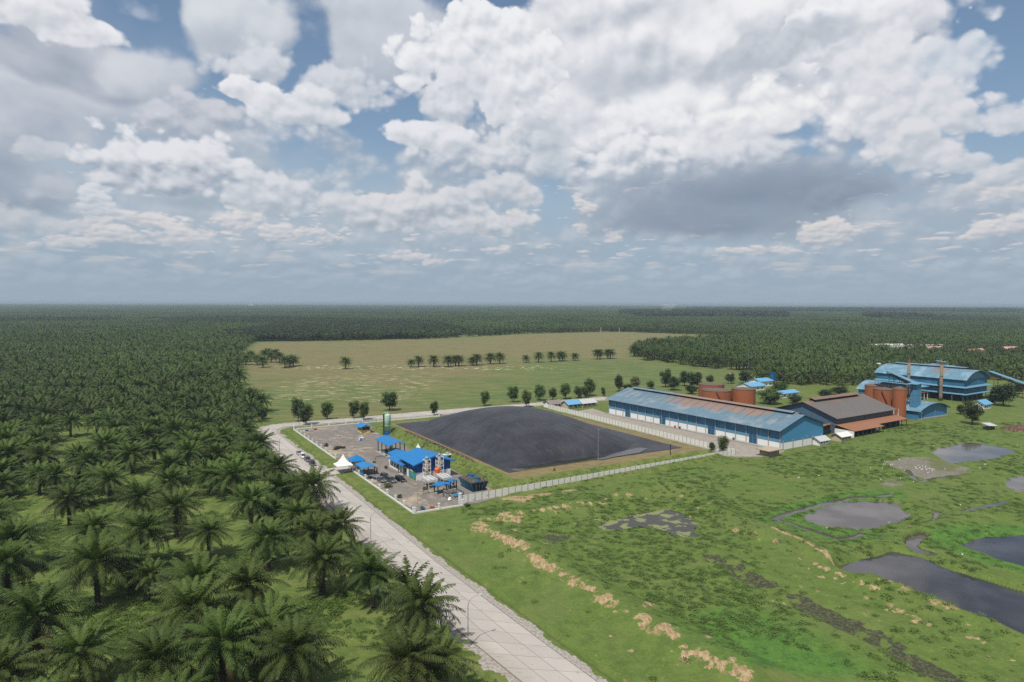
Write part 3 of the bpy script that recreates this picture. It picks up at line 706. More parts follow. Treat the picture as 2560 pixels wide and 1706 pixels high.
def relief(x, y, want=False):
    """Ground height at arrays x, y; with want also what grows or lies there (two RGBA zones)."""
    cx, cy_ = (x - CO[0]) * E2[0] + (y - CO[1]) * E2[1], (x - CO[0]) * E1[0] + (y - CO[1]) * E1[1]
    d_road = sd_poly(x, y, ROAD_POLY)
    d_yard, d_apron, d_marsh, d_mill, d_past = (sd_poly(x, y, p) for p in (YARD, APRON, MARSH, MILL, PASTURE))
    d_drive = sd_poly(x, y, DRIVE)
    d_build = np.minimum.reduce([d_yard, d_apron, d_mill, d_drive])
    free = step(np.minimum(d_road, d_build), 0.3, 7)
    marsh = step(-d_marsh, -1, 5)
    h = -0.04 + free * ((fbm(x, y, 40, 1) - 0.5) * 0.9 + (fbm(x, y, 7, 2) - 0.5) * (0.25 + 0.45 * marsh))
    # lagoon bank
    dl = np.maximum(np.maximum(LAG[0] - cx, cx - LAG[1]), np.maximum(LAG[2] - cy_, cy_ - LAG[3]))
    w_bank = np.where(cx < LAG[0], 6.5, 6.0)
    bank = 3.0 * np.clip(1 - dl / w_bank, 0, 1)
    on_bank = (dl < 6.5) & (cy_ > -1)
    keep = step(-dl, -9, -6)
    h = h * (1 - keep) + np.where(on_bank, bank + (bank > 0.2) * (bank < 2.9) * (fbm(x, y, 3, 8) - 0.5) * 0.25, 0) - 0.04 * keep
    # field terrace behind
    # ditches
    dd = np.minimum.reduce([d_line(x, y, DITCH), d_line(x, y, DITCH2), d_line(x, y, DITCH3) + 0.2])
    ditch = 1 - step(dd, 0.25, 1.0)
    h -= 0.75 * ditch
    dike = np.zeros_like(x)
    for line, hh, ww_ in DIKES:
        d = d_line(x, y, line)
        dike = np.maximum(dike, hh * np.exp(-(d / ww_) ** 2) * (0.75 + 0.5 * vn(x, y, 14, 4)))
    h += dike * free
    wet = np.zeros_like(x); d_pond = np.full_like(x, 30.0)
    for poly, (_, _, _, zz) in zip(POND_POLY, PONDS):
        d = sd_poly(x, y, poly) + (vn(x, y, 3.0, 6) - 0.5) * 1.4
        k = step(-d, -3.0, 1.2)
        h = h * (1 - k) + (zz - 0.55) * k
        d_pond = np.minimum(d_pond, d)
    run = np.zeros_like(x)
    for line, r in RUNLETS:
        d = d_line(x, y, line) + (vn(x, y, 2.5, 7) - 0.5) * 0.9
        k = 1 - step(d, r * 0.7, r * 1.7)
        h = h * (1 - k) + (-0.72) * k
        run = np.maximum(run, k)
    bog = np.zeros_like(x)
    for line, r in BOG:
        d = d_line(x, y, line) + (fbm(x, y, 5, 9) - 0.5) * 4.2
        k = 1 - step(d, r * 0.6, r * 1.3)
        h -= 0.5 * k * (r > 1.0)
        bog = np.maximum(bog, k * (0.35 + 0.65 * step(fbm(x, y, 2.2, 19), 0.36, 0.5)) * (r > 1.0))
    mud = np.zeros_like(x)
    for p in MUDFLAT:
        d = sd_poly(x, y, p) + (fbm(x, y, 7, 10) - 0.5) * 4
        k = step(-d, -0.8, 0.8)
        h = h * (1 - k) + (-0.36 + 0.05 * fbm(x, y, 2, 3)) * k
        mud = np.maximum(mud, k)
    scar = np.zeros_like(x)
    for f, pts in SCARS:
        for sx_, sy_, r in pts:
            p = G(f[0] + sx_ / f[2], f[1] + sy_ / f[2])
            k = np.nonzero((abs(x - p.x) < r * 2) & (abs(y - p.y) < r * 2))[0]
            d = np.hypot((x[k] - p.x), (y[k] - p.y) * 0.9) / (r * 0.68)
            scar[k] = np.maximum(scar[k], np.clip(1.3 - d, 0, 1) * 0.9)
    for q_ in (DIKES[0][0], DIKES[1][0][:6], DIKES[2][0][2:]):
        off = q_ + np.array([-1.6, -1.6]) if q_ is DIKES[0][0] else q_ + np.array([0.6, -1.6])
        scar = np.maximum(scar, 0.50 * (1 - step(d_line(x, y, off), 0.5, 2.4)) * step(fbm(x, y, 9, 44), 0.36, 0.6))
    h += np.where(scar > 0.3, (vn(x, y, 0.9, 12) - 0.5) * 0.5, 0)
    if not want:
        return h
    pale = np.zeros_like(x)
    for line, r in PALE:
        pale = np.maximum(pale, 1 - step(d_line(x, y, line), r * 0.4, r * 1.5))
    crest = step(-dl + (fbm(x, y, 4, 23) - 0.5) * 2.0, 0.2, 1.6) * step(cy_, 3, 4)
    dry = step(-d_past, -2, 10)
    lush = marsh * np.clip(0.18 + 1.0 * step(-d_line(x, y, BOG[5][0]) + 16, 0, 14) + 0.9 * step(12 - d_line(x, y, POND_POLY[1]), 0, 8) + 0.9 * (1 - step(d_line(x, y, MOAT), 2, 6)), 0, 1)
    grit = np.maximum(1 - step(np.where(d_road > 0, d_road, 0) + (fbm(x, y, 3, 5) - 0.5) * 2.6, 1.5, 2.6), 0) * (d_road < 6)
    grit = np.where(cx > 0, grit * 0.8, grit * 0.75)
    grit = np.maximum(grit, 0.75 * (1 - step(np.maximum(d_apron, 0), 0.3, 1.5)))
    mill = step(-d_mill, -2, 4)
    grove = (1 - dry) * (1 - marsh) * (1 - mill)
    zA = np.stack([dry, lush, np.maximum(scar, pale * 0.85), grit], 1)
    zB = np.stack([np.maximum(mud, 0), crest, np.maximum.reduce([bog, ditch * 0.5, 1 - step(d_pond, -0.1, 0.8), run]), grove], 1)
    return h, zA, zB


def ground_mesh():
    rows = [22.0]
    while rows[-1] < 62:
        rows.append(rows[-1] * 1.12)
    while rows[-1] < 620:
        rows.append(rows[-1] * 1.0042)
    while rows[-1] < 70000:
        rows.append(rows[-1] * 1.03)
    rows = np.array(rows)
    tx = np.concatenate([np.linspace(-2.4, -0.86, 24)[:-1], np.linspace(-0.86, 0.86, 820), np.linspace(0.86, 2.4, 24)[1:]])
    Yg, Tg = np.meshgrid(rows, tx, indexing='ij')
    x, y = (Yg * Tg).ravel(), Yg.ravel()
    h, zA, zB = relief(x, y, True)
    h = np.where(y > 700, -0.05, h)
    nr, nc = len(rows), len(tx)
    co = np.stack([x, y, h], 1).astype(np.float32)
    i = (np.arange(nr - 1)[:, None] * nc + np.arange(nc - 1)[None, :]).ravel()
    q = np.stack([i, i + 1, i + nc + 1, i + nc], 1).astype(np.int32)
    me = bpy.data.meshes.new('ground')
    me.vertices.add(len(co)); me.vertices.foreach_set('co', co.ravel())
    me.loops.add(q.size); me.loops.foreach_set('vertex_index', q.ravel())
    me.polygons.add(len(q)); me.polygons.foreach_set('loop_start', np.arange(0, q.size, 4, dtype=np.int32))
    me.polygons.foreach_set('loop_total', np.full(len(q), 4, dtype=np.int32))
    me.update(); me.shade_smooth()
    for nm, z in (('zone_a', zA), ('zone_b', zB)):
        a = me.attributes.new(nm, 'FLOAT_COLOR', 'POINT')
        a.data.foreach_set('color', z.astype(np.float32).ravel())
    return me


def ground_mat():
    m = bpy.data.materials.new('grassland'); m.use_nodes = True
    t = NT(m.node_tree); p = t.n['Principled BSDF']
    pos = t.new('ShaderNodeNewGeometry').outputs['Position']
    def zone(nm):
        a = t.new('ShaderNodeAttribute', attribute_name=nm)
        s_ = t.new('ShaderNodeSeparateColor'); t.l.new(a.outputs['Color'], s_.inputs[0])
        return list(s_.outputs) + [a.outputs['Alpha']]
    dry, lush, scar, grit = zone('zone_a'); mud, crest, wet, grove = zone('zone_b')
    n0 = t.noise(pos, 0.012, 4.0, 0.6); n1 = t.noise(pos, 0.06, 4.0, 0.6); n2 = t.noise(pos, 0.3, 4.0, 0.62); n3 = t.noise(pos, 1.7, 4.0, 0.65)
    streak = t.noise(t.v('MULTIPLY', pos, (0.05, 0.22, 1.0)), 1.0, 5.0, 0.62)
    g = t.mix(t.ss(t.m('ADD', t.m('MULTIPLY', n2, 0.5), t.m('MULTIPLY', n3, 0.5)), 0.36, 0.64), (0.072, 0.108, 0.024), (0.112, 0.148, 0.036))
    g = t.mix(t.m('MULTIPLY', t.ss(n1, 0.45, 0.7), 0.6), g, (0.132, 0.146, 0.048))
    lu = t.mix(t.ss(t.m('ADD', t.m('MULTIPLY', n2, 0.6), t.m('MULTIPLY', n3, 0.4)), 0.38, 0.6), (0.040, 0.100, 0.020), (0.072, 0.160, 0.026))
    c = t.mix(t.m('MULTIPLY', lush, 0.9), g, lu)
    # plantation floor
    fl = t.mix(t.ss(n2, 0.35, 0.65), (0.074, 0.110, 0.026), (0.120, 0.152, 0.038))
    fl = t.mix(t.m('MULTIPLY', t.ss(n1, 0.5, 0.68), 0.7), fl, (0.138, 0.152, 0.050))
    fl = t.mix(t.ss(t.sep(pos)[1], 1100, 1700), fl, (0.040, 0.062, 0.026))
    c = t.mix(grove, c, fl)
    # pasture: straw and green in long drifts, with bare pale streaks
    px, py, _ = t.sep(pos)
    pa = t.mix(t.ss(t.m('ADD', t.m('MULTIPLY', streak, 0.6), t.m('MULTIPLY', n3, 0.4)), 0.36, 0.62), (0.112, 0.114, 0.044), (0.176, 0.148, 0.072))
    right = t.m('ADD', t.m('MULTIPLY', t.ss(px, -60, 90), t.m('SUBTRACT', 1.0, t.ss(py, 620, 760))), t.m('MULTIPLY', t.m('SUBTRACT', 1.0, t.ss(py, 400, 640)), 0.45))
    pg = t.mix(t.ss(streak, 0.4, 0.62), (0.075, 0.112, 0.034), (0.130, 0.146, 0.050))
    pa = t.mix(t.ss(t.m('ADD', t.m('MULTIPLY', right, 0.50), t.m('MULTIPLY', t.noise(t.v('MULTIPLY', pos, (0.010, 0.03, 1)), 1.0, 3.0, 0.55), 0.72)), 0.34, 0.68), pa, pg)
    bare = t.noise(t.v('MULTIPLY', pos, (0.09, 0.26, 1.0)), 1.0, 5.0, 0.7)
    spot = t.m('MULTIPLY', t.m('MULTIPLY', t.ss(px, -190, -150), t.m('SUBTRACT', 1.0, t.ss(px, -75, -25))), t.m('MULTIPLY', t.ss(py, 385, 410), t.m('SUBTRACT', 1.0, t.ss(py, 530, 640))))
    pa = t.mix(t.m('MULTIPLY', t.ss(t.m('ADD', bare, t.m('MULTIPLY', spot, 0.13)), 0.665, 0.75), 0.75), pa, (0.40, 0.33, 0.22))
    line = t.m('MULTIPLY', t.m('MULTIPLY', t.ss(px, -260, -200), t.m('SUBTRACT', 1.0, t.ss(px, 20, 80))), t.m('MULTIPLY', t.ss(py, 588, 600), t.m('SUBTRACT', 1.0, t.ss(py, 628, 655))))
    pa = t.mix(t.m('MULTIPLY', t.ss(t.m('ADD', t.noise(pos, 0.14, 4.0, 0.65), t.m('MULTIPLY', line, 0.16)), 0.72, 0.78), 0.8), pa, (0.52, 0.46, 0.35))
    c = t.mix(dry, c, pa)
    # bare earth, mud, gravel, damp
    er = t.mix(t.ss(t.noise(t.v('MULTIPLY', pos, (1.6, 0.5, 0.5)), 1.2, 4.0, 0.7), 0.36, 0.64), (0.20, 0.140, 0.075), (0.36, 0.270, 0.155))
    k = t.ss(t.m('ADD', scar, t.m('MULTIPLY', t.m('SUBTRACT', t.m('ADD', t.m('MULTIPLY', n2, 0.4), t.m('MULTIPLY', t.noise(pos, 0.75, 4.0, 0.6), 0.7)), 0.55), 3.4)), 0.40, 0.72)
    c = t.mix(k, c, er)
    cr = t.mix(t.ss(n2, 0.35, 0.68), (0.175, 0.120, 0.068), (0.195, 0.165, 0.078))
    c = t.mix(t.m('MULTIPLY', t.ss(t.m('ADD', crest, t.m('MULTIPLY', t.m('SUBTRACT', n3, 0.5), 0.8)), 0.4, 0.6), 0.9), c, cr)
    mu = t.mix(t.ss(n3, 0.35, 0.68), (0.130, 0.118, 0.095), (0.205, 0.190, 0.155))
    mu = t.mix(t.ss(n1, 0.5, 0.62), mu, (0.105, 0.115, 0.050))
    c = t.mix(mud, c, mu)
    gr = t.mix(t.ss(n3, 0.3, 0.7), (0.20, 0.175, 0.15), (0.36, 0.33, 0.30))
    c = t.mix(t.ss(t.m('ADD', grit, t.m('MULTIPLY', t.m('SUBTRACT', t.m('ADD', t.m('MULTIPLY', n2, 0.5), t.m('MULTIPLY', n3, 0.5)), 0.5), 1.5)), 0.4, 0.6), c, gr)
    dk = t.mix(t.ss(n3, 0.45, 0.6), (0.040, 0.043, 0.026), (0.084, 0.092, 0.042))
    c = t.mix(t.ss(t.m('ADD', wet, t.m('MULTIPLY', t.m('SUBTRACT', n3, 0.5), 0.9)), 0.4, 0.62), c, dk)
    t.put(p.inputs['Base Color'], t.v('SCALE', c, 1.0))
    p.inputs['Roughness'].default_value = 0.9; p.inputs['Specular IOR Level'].default_value = 0.15
    bn = t.new('ShaderNodeBump'); t.put(bn.inputs['Height'], t.m('ADD', n3, t.m('MULTIPLY', n2, 2.0)))
    bn.inputs['Strength'].default_value = 0.7; bn.inputs['Distance'].default_value = 0.35
    t.l.new(bn.outputs[0], p.inputs['Normal'])
    return m


gm = ground_mesh(); gm.materials.append(ground_mat())
tag(obj('ground', gm, None), kind='structure')


def hz_at(x, y):
    return float(relief(np.array([x], float), np.array([y], float))[0])


# water
def water_mat(name, deep, algae=None):
    m = bpy.data.materials.new(name); m.use_nodes = True
    t = NT(m.node_tree); p = t.n['Principled BSDF']
    pos = t.new('ShaderNodeNewGeometry').outputs['Position']
    c = t.mix(t.ss(t.noise(pos, 0.05, 3.0, 0.55), 0.42, 0.62), deep, tuple(k * 1.9 for k in deep))
    if algae:
        c = t.mix(t.ss(t.noise(pos, 0.22, 4.0, 0.6), 0.50, 0.56), deep, algae)
    t.put(p.inputs['Base Color'], c)
    p.inputs['Roughness'].default_value = 0.06 if not algae else 0.3
    p.inputs['IOR'].default_value = 1.33; p.inputs['Specular IOR Level'].default_value = 0.38
    bn = t.new('ShaderNodeBump'); t.put(bn.inputs['Height'], t.noise(pos, 1.1, 3.0, 0.6)); bn.inputs['Strength'].default_value = 0.12; bn.inputs['Distance'].default_value = 0.05
    t.l.new(bn.outputs[0], p.inputs['Normal'])
    return m


M['water'] = water_mat('dark_pond_water', (0.030, 0.029, 0.032))
M['water_pale'] = water_mat('silty_pond_water', (0.052, 0.046, 0.045))
M['water_green'] = water_mat('algae_pond_water', (0.035, 0.034, 0.028), (0.16, 0.17, 0.055))


def flat_poly(name, poly, z, m, grow=0.0):
    bm = bmesh.new()
    c = poly.mean(0)
    vs = [bm.verts.new((*(p + (p - c) / (np.linalg.norm(p - c) + 1e-6) * grow), z)) for p in poly]
    bm.faces.new(vs); bmesh.ops.triangulate(bm, faces=bm.faces[:])
    bmesh.ops.recalc_face_normals(bm, faces=bm.faces[:])
    me = bpy.data.meshes.new(name); bm.to_mesh(me); bm.free()
    if me.polygons[0].normal.z < 0:
        me.flip_normals()
    me.materials.append(m)
    return tag(obj(name, me, None), kind='structure')


for (nm, f, pts, zz), poly in zip(PONDS, POND_POLY):
    flat_poly('pond_water', poly, zz, M['water_green' if nm == 'pond_murky' else 'water' if nm in ('pond_big', 'pond_side') else 'water_pale'], 2.5)
for line, r in RUNLETS:
    mb = MB()
    d = np.gradient(line, axis=0); n = np.stack([-d[:, 1], d[:, 0]], 1); n /= np.linalg.norm(n, axis=1)[:, None]
    k = len(line)
    mb.add([(*p, -0.52) for p in line + n * r * 1.5] + [(*p, -0.52) for p in line - n * r * 1.5], [(i, k + i, k + i + 1, i + 1) for i in range(k - 1)])
    tag(obj('stream_water', mb, M['water_pale']), kind='structure')


# ------------------------------------------------------------------ roads and paved yards
def road_mat():
    m = bpy.data.materials.new('concrete_road_slabs'); m.use_nodes = True
    t = NT(m.node_tree); p = t.n['Principled BSDF']
    uv = t.new('ShaderNodeUVMap', uv_map='UVMap').outputs[0]
    pos = t.new('ShaderNodeNewGeometry').outputs['Position']
    u, v, _ = t.sep(uv)
    su, sv = t.m('MULTIPLY', u, 3.0), t.m('DIVIDE', v, 5.2)
    def joint(s_, w):
        f = t.m('FRACT', s_); return t.m('MINIMUM', f, t.m('SUBTRACT', 1.0, f))
    j = t.m('MINIMUM', t.m('MULTIPLY', joint(su, 0), 4.2), t.m('MULTIPLY', joint(sv, 0), 5.2))
    cell = t.new('ShaderNodeTexWhiteNoise', noise_dimensions='2D')
    t.put(cell.inputs['Vector'], t.xyz(t.m('FLOOR', su), t.m('FLOOR', sv)))
    n1, n2 = t.noise(pos, 0.25, 4.0, 0.6), t.noise(pos, 2.4, 4.0, 0.6)
    b = t.m('ADD', t.m('MULTIPLY_ADD', cell.outputs[0], 0.16, 0.80), t.m('ADD', t.m('MULTIPLY', n1, 0.22), t.m('MULTIPLY', n2, 0.14)))
    c = t.v('SCALE', (0.33, 0.305, 0.28), b)
    # oil and mud streaks lying across the outer lane
    st = t.noise(t.v('MULTIPLY', uv, (3.5, 1.1, 1)), 1.0, 4.0, 0.7)
    k = t.m('MULTIPLY', t.ss(st, 0.56, 0.72), t.m('SUBTRACT', 1.0, t.ss(u, 0.10, 0.34)))
    c = t.mix(t.m('MULTIPLY', k, 0.75), c, (0.11, 0.095, 0.08))
    c = t.mix(t.m('MULTIPLY', t.m('SUBTRACT', 1.0, t.ss(u, 0.0, 0.30)), 0.55), c, (0.29, 0.255, 0.215))
    c = t.mix(t.m('MULTIPLY', t.ss(t.noise(pos, 0.8, 3.0, 0.6), 0.66, 0.74), 0.5), c, (0.15, 0.135, 0.12))
    c = t.mix(t.m('MULTIPLY', t.m('SUBTRACT', 1.0, t.ss(j, 0.02, 0.10)), 0.75), c, (0.10, 0.09, 0.08))
    t.put(p.inputs['Base Color'], c); p.inputs['Roughness'].default_value = 0.85; p.inputs['Specular IOR Level'].default_value = 0.25
    return m


def paved_mat(name, a, b, sand, amount):
    m = bpy.data.materials.new(name); m.use_nodes = True
    t = NT(m.node_tree); p = t.n['Principled BSDF']
    pos = t.new('ShaderNodeNewGeometry').outputs['Position']
    n0, n1, n2 = t.noise(pos, 0.05, 4.0, 0.6), t.noise(pos, 0.35, 5.0, 0.62), t.noise(pos, 3.0, 4.0, 0.65)
    c = t.mix(t.ss(t.m('ADD', t.m('MULTIPLY', n1, 0.6), t.m('MULTIPLY', n2, 0.4)), 0.36, 0.64), a, b)
    c = t.mix(t.m('MULTIPLY', t.ss(t.m('ADD', t.m('MULTIPLY', n0, 0.6), t.m('MULTIPLY', n1, 0.4)), 0.62 - amount, 0.70 - amount / 2), 0.85), c, sand)
    c = t.mix(t.m('MULTIPLY', t.ss(t.noise(pos, 0.6, 5.0, 0.7), 0.64, 0.70), 0.6), c, (0.09, 0.08, 0.07))
    t.put(p.inputs['Base Color'], c); p.inputs['Roughness'].default_value = 0.9; p.inputs['Specular IOR Level'].default_value = 0.2
    return m


def resample(line, n):
    line = np.asarray(line)
    s_ = np.concatenate([[0], np.cumsum(np.linalg.norm(np.diff(line, axis=0), axis=1))])
    q = np.linspace(0, s_[-1], n)
    return np.stack([np.interp(q, s_, line[:, i]) for i in range(2)], 1)


def ribbon(name, a, b, z, m, per=14):
    """A road between two edge lines with as many points, 0.12 m thick, uv in lanes across and metres along."""
    A, B, V_ = [], [], [0.0]
    for i in range(len(a) - 1):
        for k in range(per):
            f = k / per
            A.append(a[i] * (1 - f) + a[i + 1] * f); B.append(b[i] * (1 - f) + b[i + 1] * f)
    A.append(a[-1]); B.append(b[-1]); A, B = np.array(A), np.array(B)
    mid = (A + B) / 2
    V_ = np.concatenate([[0], np.cumsum(np.linalg.norm(np.diff(mid, axis=0), axis=1))])
    n = len(A)
    vs = [(*p, z) for p in A] + [(*p, z) for p in B] + [(*p, z - 0.2) for p in A] + [(*p, z - 0.2) for p in B]
    fs = [(i, n + i, n + i + 1, i + 1) for i in range(n - 1)] + [(2 * n + i, i, i + 1, 2 * n + i + 1) for i in range(n - 1)] + [(n + i, 3 * n + i, 3 * n + i + 1, n + i + 1) for i in range(n - 1)]
    me = bpy.data.meshes.new(name); me.from_pydata(vs, [], fs)
    uvl = me.uv_layers.new(name='UVMap')
    for lp in me.loops:
        i = lp.vertex_index % n; side = (lp.vertex_index // n) % 2
        uvl.data[lp.index].uv = (side, V_[i])
    me.materials.append(m); me.update()
    if me.polygons[0].normal.z < 0:
        me.flip_normals()
    return tag(obj(name, me, None), kind='structure')


ribbon('road', ROAD_OUT, ROAD_IN, 0.10, road_mat())
# dark kerb stones along the inner edge
mb = MB()
kr = resample(ROAD_IN[:8], 170)
for i in range(0, len(kr) - 1):
    a, b = kr[i], kr[i + 1]; d = (b - a) / np.linalg.norm(b - a); n = np.array([d[1], -d[0]])
    b = b - d * 0.12
    q = [a + n * 0.04, b + n * 0.04, b + n * 0.34, a + n * 0.34]
    mb.slab([(*p, 0.2) for p in q], 0.3)
tag(obj('road_kerb', mb, M['concrete']), kind='structure')
flat_poly('yard_paving', YARD, 0.03, paved_mat('yard_gravel', (0.135, 0.120, 0.108), (0.195, 0.175, 0.158), (0.36, 0.29, 0.205), 0.115))
flat_poly('apron_paving', APRON, 0.03, paved_mat('apron_concrete', (0.22, 0.198, 0.172), (0.30, 0.272, 0.238), (0.23, 0.19, 0.15), 0.10))
flat_poly('driveway', DRIVE, 0.06, paved_mat('drive_concrete', (0.34, 0.31, 0.28), (0.40, 0.37, 0.335), (0.36, 0.32, 0.27), 0.0))
# ------------------------------------------------------------------ plants
def palm_crown(seed, n_fronds=40, pairs=30, length=5.6, lw=0.10, rough=False):
    """Feather fronds on a spiral, young ones upright, old ones hanging; every leaflet its own blade."""
    r = random.Random(seed); mb = MB()
    def put(vs, fs, t):
        mb.add(vs, fs); mb.tint += [t] * len(vs)
    for i in range(n_fronds):
        f = i / (n_fronds - 1)
        az = i * 2.39996 + r.uniform(-0.25, 0.25)
        inc = rad(6 + 112 * f ** 0.85 + r.uniform(-8, 8))       # from upright
        L_ = length * (0.62 + 0.42 * min(1, f * 3)) * r.uniform(0.85, 1.1) * (0.85 if f > 0.85 else 1)
        age = min(1.0, max(0.0, f * 0.72 + r.uniform(-0.12, 0.12) + (0.3 if f > 0.9 and r.random() < 0.6 else 0)))
        droop = rad(42 + 34 * f) * r.uniform(0.7, 1.3)
        side = Vector((-math.sin(az), math.cos(az), 0)); out = Vector((math.cos(az), math.sin(az), 0))
        roll = r.uniform(-0.5, 0.5)
        K = 9; pts = []; p = out * 0.25 + Vector((0, 0, r.uniform(-0.3, 0.15)))
        dirs = []
        for k in range(K + 1):
            s_ = k / K
            a = inc + droop * s_ ** 1.3
            d = out * math.sin(a) + Vector((0, 0, math.cos(a)))
            pts.append(p.copy()); dirs.append(d); p = p + d * (L_ / K)
        # rachis
        for k in range(K):
            w0, w1 = 0.07 * (1 - k / K) + 0.012, 0.07 * (1 - (k + 1) / K) + 0.012
            put([pts[k] - side * w0, pts[k] + side * w0, pts[k + 1] + side * w1, pts[k + 1] - side * w1], [(0, 1, 2, 3)], min(1, age * 0.6 + 0.05))
        for j in range(pairs):
            s_ = 0.14 + 0.86 * (j + r.random() * 0.6) / pairs
            q = s_ * K; k = min(K - 1, int(q)); t_ = q - k
            base = pts[k].lerp(pts[k + 1], t_); d = dirs[k].lerp(dirs[k + 1], t_).normalized()
            nrm = side.cross(d)
            ll = 0.98 * (math.sin(math.pi * min(1, 0.16 + 0.80 * s_)) ** 0.7) * r.uniform(0.85, 1.12) * (length / 5.6)
            for sg in (-1, 1):
                fwd = 0.45 + 0.65 * s_
                v = (side * sg + d * fwd + nrm * (0.25 + roll * sg * 0.4 + r.uniform(-0.25, 0.25))).normalized()
                tip = base + v * ll + Vector((0, 0, -0.30 * ll))
                mid = base + v * ll * 0.55 + Vector((0, 0, 0.02))
                wv = d * lw * 0.5
                tt = min(1, max(0, age + r.uniform(-0.12, 0.12)))
                if rough:
                    put([base - wv * 1.2, base + wv * 1.2, tip], [(0, 1, 2)], tt)
                else:
                    put([base - wv * 0.6, base + wv * 0.6, mid + wv, tip, mid - wv], [(0, 1, 2, 4), (4, 2, 3)], tt)
    return mb


def palm_trunk(seed, h):
    r = random.Random(seed); mb = MB()
    prof = []
    k = int(h / 0.35)
    for i in range(k + 1):
        z = h * i / k
        w = 0.40 + 0.22 * math.exp(-z * 1.4) + (0.14 if i % 2 else 0) + (0.14 * (z / h) ** 3) + r.uniform(-0.03, 0.03)
        prof.append((w, z - 0.15 if i == 0 else z))
    mb.lathe(prof, n=9)
    for i in range(int(h * 9)):                                 # stubs of cut fronds
        z = h * (0.25 + 0.75 * r.random()); a = r.uniform(0, 6.28); w = r.uniform(0.05, 0.09)
        o = Vector((math.cos(a), math.sin(a), 0)); s_ = Vector((-math.sin(a), math.cos(a), 0))
        p = o * 0.42 + Vector((0, 0, z)); q = p + o * r.uniform(0.15, 0.4) + Vector((0, 0, r.uniform(0.25, 0.55)))
        mb.add([p - s_ * w, p + s_ * w, q + s_ * w * 0.5, q - s_ * w * 0.5], [(0, 1, 2, 3)])
    return mb


CROWNS = [palm_crown(s_, 48 + s_ % 3 * 4, 30, 6.5 + 0.5 * (s_ % 3), 0.16).mesh('palm_crown', M['palm']) for s_ in range(6)]
TRUNKS = [(h, palm_trunk(70 + i, h).mesh('palm_trunk', M['bark'])) for i, h in enumerate((4.6, 5.8, 6.8, 8.0))]


def skirt_mesh(seed):
    """Dead brown fronds hanging round the trunk."""
    r = random.Random(seed); mb = MB()
    for i in range(16):
        a = r.uniform(0, 6.28); o = Vector((math.cos(a), math.sin(a), 0)); s_ = Vector((-math.sin(a), math.cos(a), 0))
        L_ = r.uniform(2.2, 3.8); w = r.uniform(0.25, 0.45)
        p = o * 0.45; q = o * r.uniform(0.9, 1.5) + Vector((0, 0, -L_ * 0.45)); e = o * r.uniform(0.7, 1.3) + Vector((0, 0, -L_))
        for k in range(7):
            t0 = k / 7; c = p.lerp(q, t0 * 2) if t0 < 0.5 else q.lerp(e, t0 * 2 - 1)
            for sg in (-1, 1):
                mb.add([c, c + Vector((0, 0, -0.18)), c + s_ * sg * w + Vector((0, 0, -0.65))], [(0, 1, 2)]); mb.tint += [r.uniform(0.85, 1.0)] * 3
    return mb.mesh('dead_fronds', M['palm'])


SKIRTS = [skirt_mesh(900 + i) for i in range(3)]


def palm(loc, label, group, scale=1.0, trunk=None, skirt=False, rot=None):
    i = RND.randrange(6); h, tm = TRUNKS[RND.randrange(1, 4) if trunk is None else trunk]
    t = thing('oil_palm', label, 'palm tree', loc, RND.uniform(0, 6.28) if rot is None else rot, group)
    t.scale = (scale, scale, scale * RND.uniform(0.95, 1.08))
    t.rotation_euler.x = RND.uniform(-0.05, 0.05)
    obj('trunk', tm, None, t)
    obj('crown', CROWNS[i], None, t, loc=(0, 0, h - 0.1))
    if skirt:
        obj('dead_fronds', SKIRTS[RND.randrange(3)], None, t, loc=(0, 0, h - 0.2))
    return t


PLANT = 'oil palms of the plantation beside the concrete road'
PLANT_LABEL = 'mature oil palm with arching green fronds, crowded among others in the plantation'
F5, F6_, FA = (0, 1240, 3.361), (620, 1240, 3.361), (0, 900, 3.361)
NEAR = [(F5, (120, 390, 1.0), (580, 70, 1.0), (815, 640, 1.05), (300, 980, 1.1), (1200, 360, 1.05), (1480, 130, 1.0), (2110, 110, 1.0), (2250, 390, 0.95), (1660, 720, 1.05), (2090, 770, 1.05), (1340, 1390, 1.0), (700, 1260, 1.0),
         (1870, 1300, 1.0), (2250, 1100, 1.05), (1190, 80, 0.95), (790, 320, 1.0), (1290, 690, 0.7), (60, 640, 1.0), (1080, 560, 0.8), (1750, 330, 0.8)),
        (F6_, (620, 530, 1.08), (970, 520, 0.72), (770, 270, 0.95), (1440, 990, 1.02), (1340, 1450, 1.0), (160, 1090, 1.0), (390, 1290, 1.0), (1620, 1400, 0.82), (420, 130, 0.9), (215, 120, 0.75), (80, 760, 1.0), (560, 330, 0.9)),
        (FA, (365, 570, 1.0), (590, 530, 0.95), (850, 290, 1.0), (1010, 390, 0.95), (640, 355, 1.0), (380, 265, 1.0), (535, 300, 1.0), (1160, 245, 1.0), (1440, 205, 0.9), (1020, 175, 1.0), (360, 880, 1.05), (660, 830, 1.0), (880, 775, 1.0), (1110, 790, 1.05),
         (810, 540, 0.85), (1450, 505, 0.95), (1640, 310, 0.95), (1860, 455, 0.95), (2120, 690, 1.0), (2220, 860, 0.85), (1990, 870, 0.9), (1750, 480, 0.9), (1280, 490, 0.95), (1380, 355, 0.95), (1500, 370, 0.95), (2110, 330, 1.0), (2195, 335, 1.0), (40, 425, 0.95),
         (60, 850, 1.0), (1550, 660, 1.0), (1640, 770, 1.0), (1860, 880, 0.95), (1430, 990, 1.0), (1300, 725, 1.0), (860, 950, 0.95), (2060, 560, 0.9), (1960, 640, 0.9), (1640, 620, 0.9), (1800, 300, 0.9), (1940, 330, 0.85))]
SPECIAL = {  # palms one can single out
    (2, 640, 310): None}
placed = []
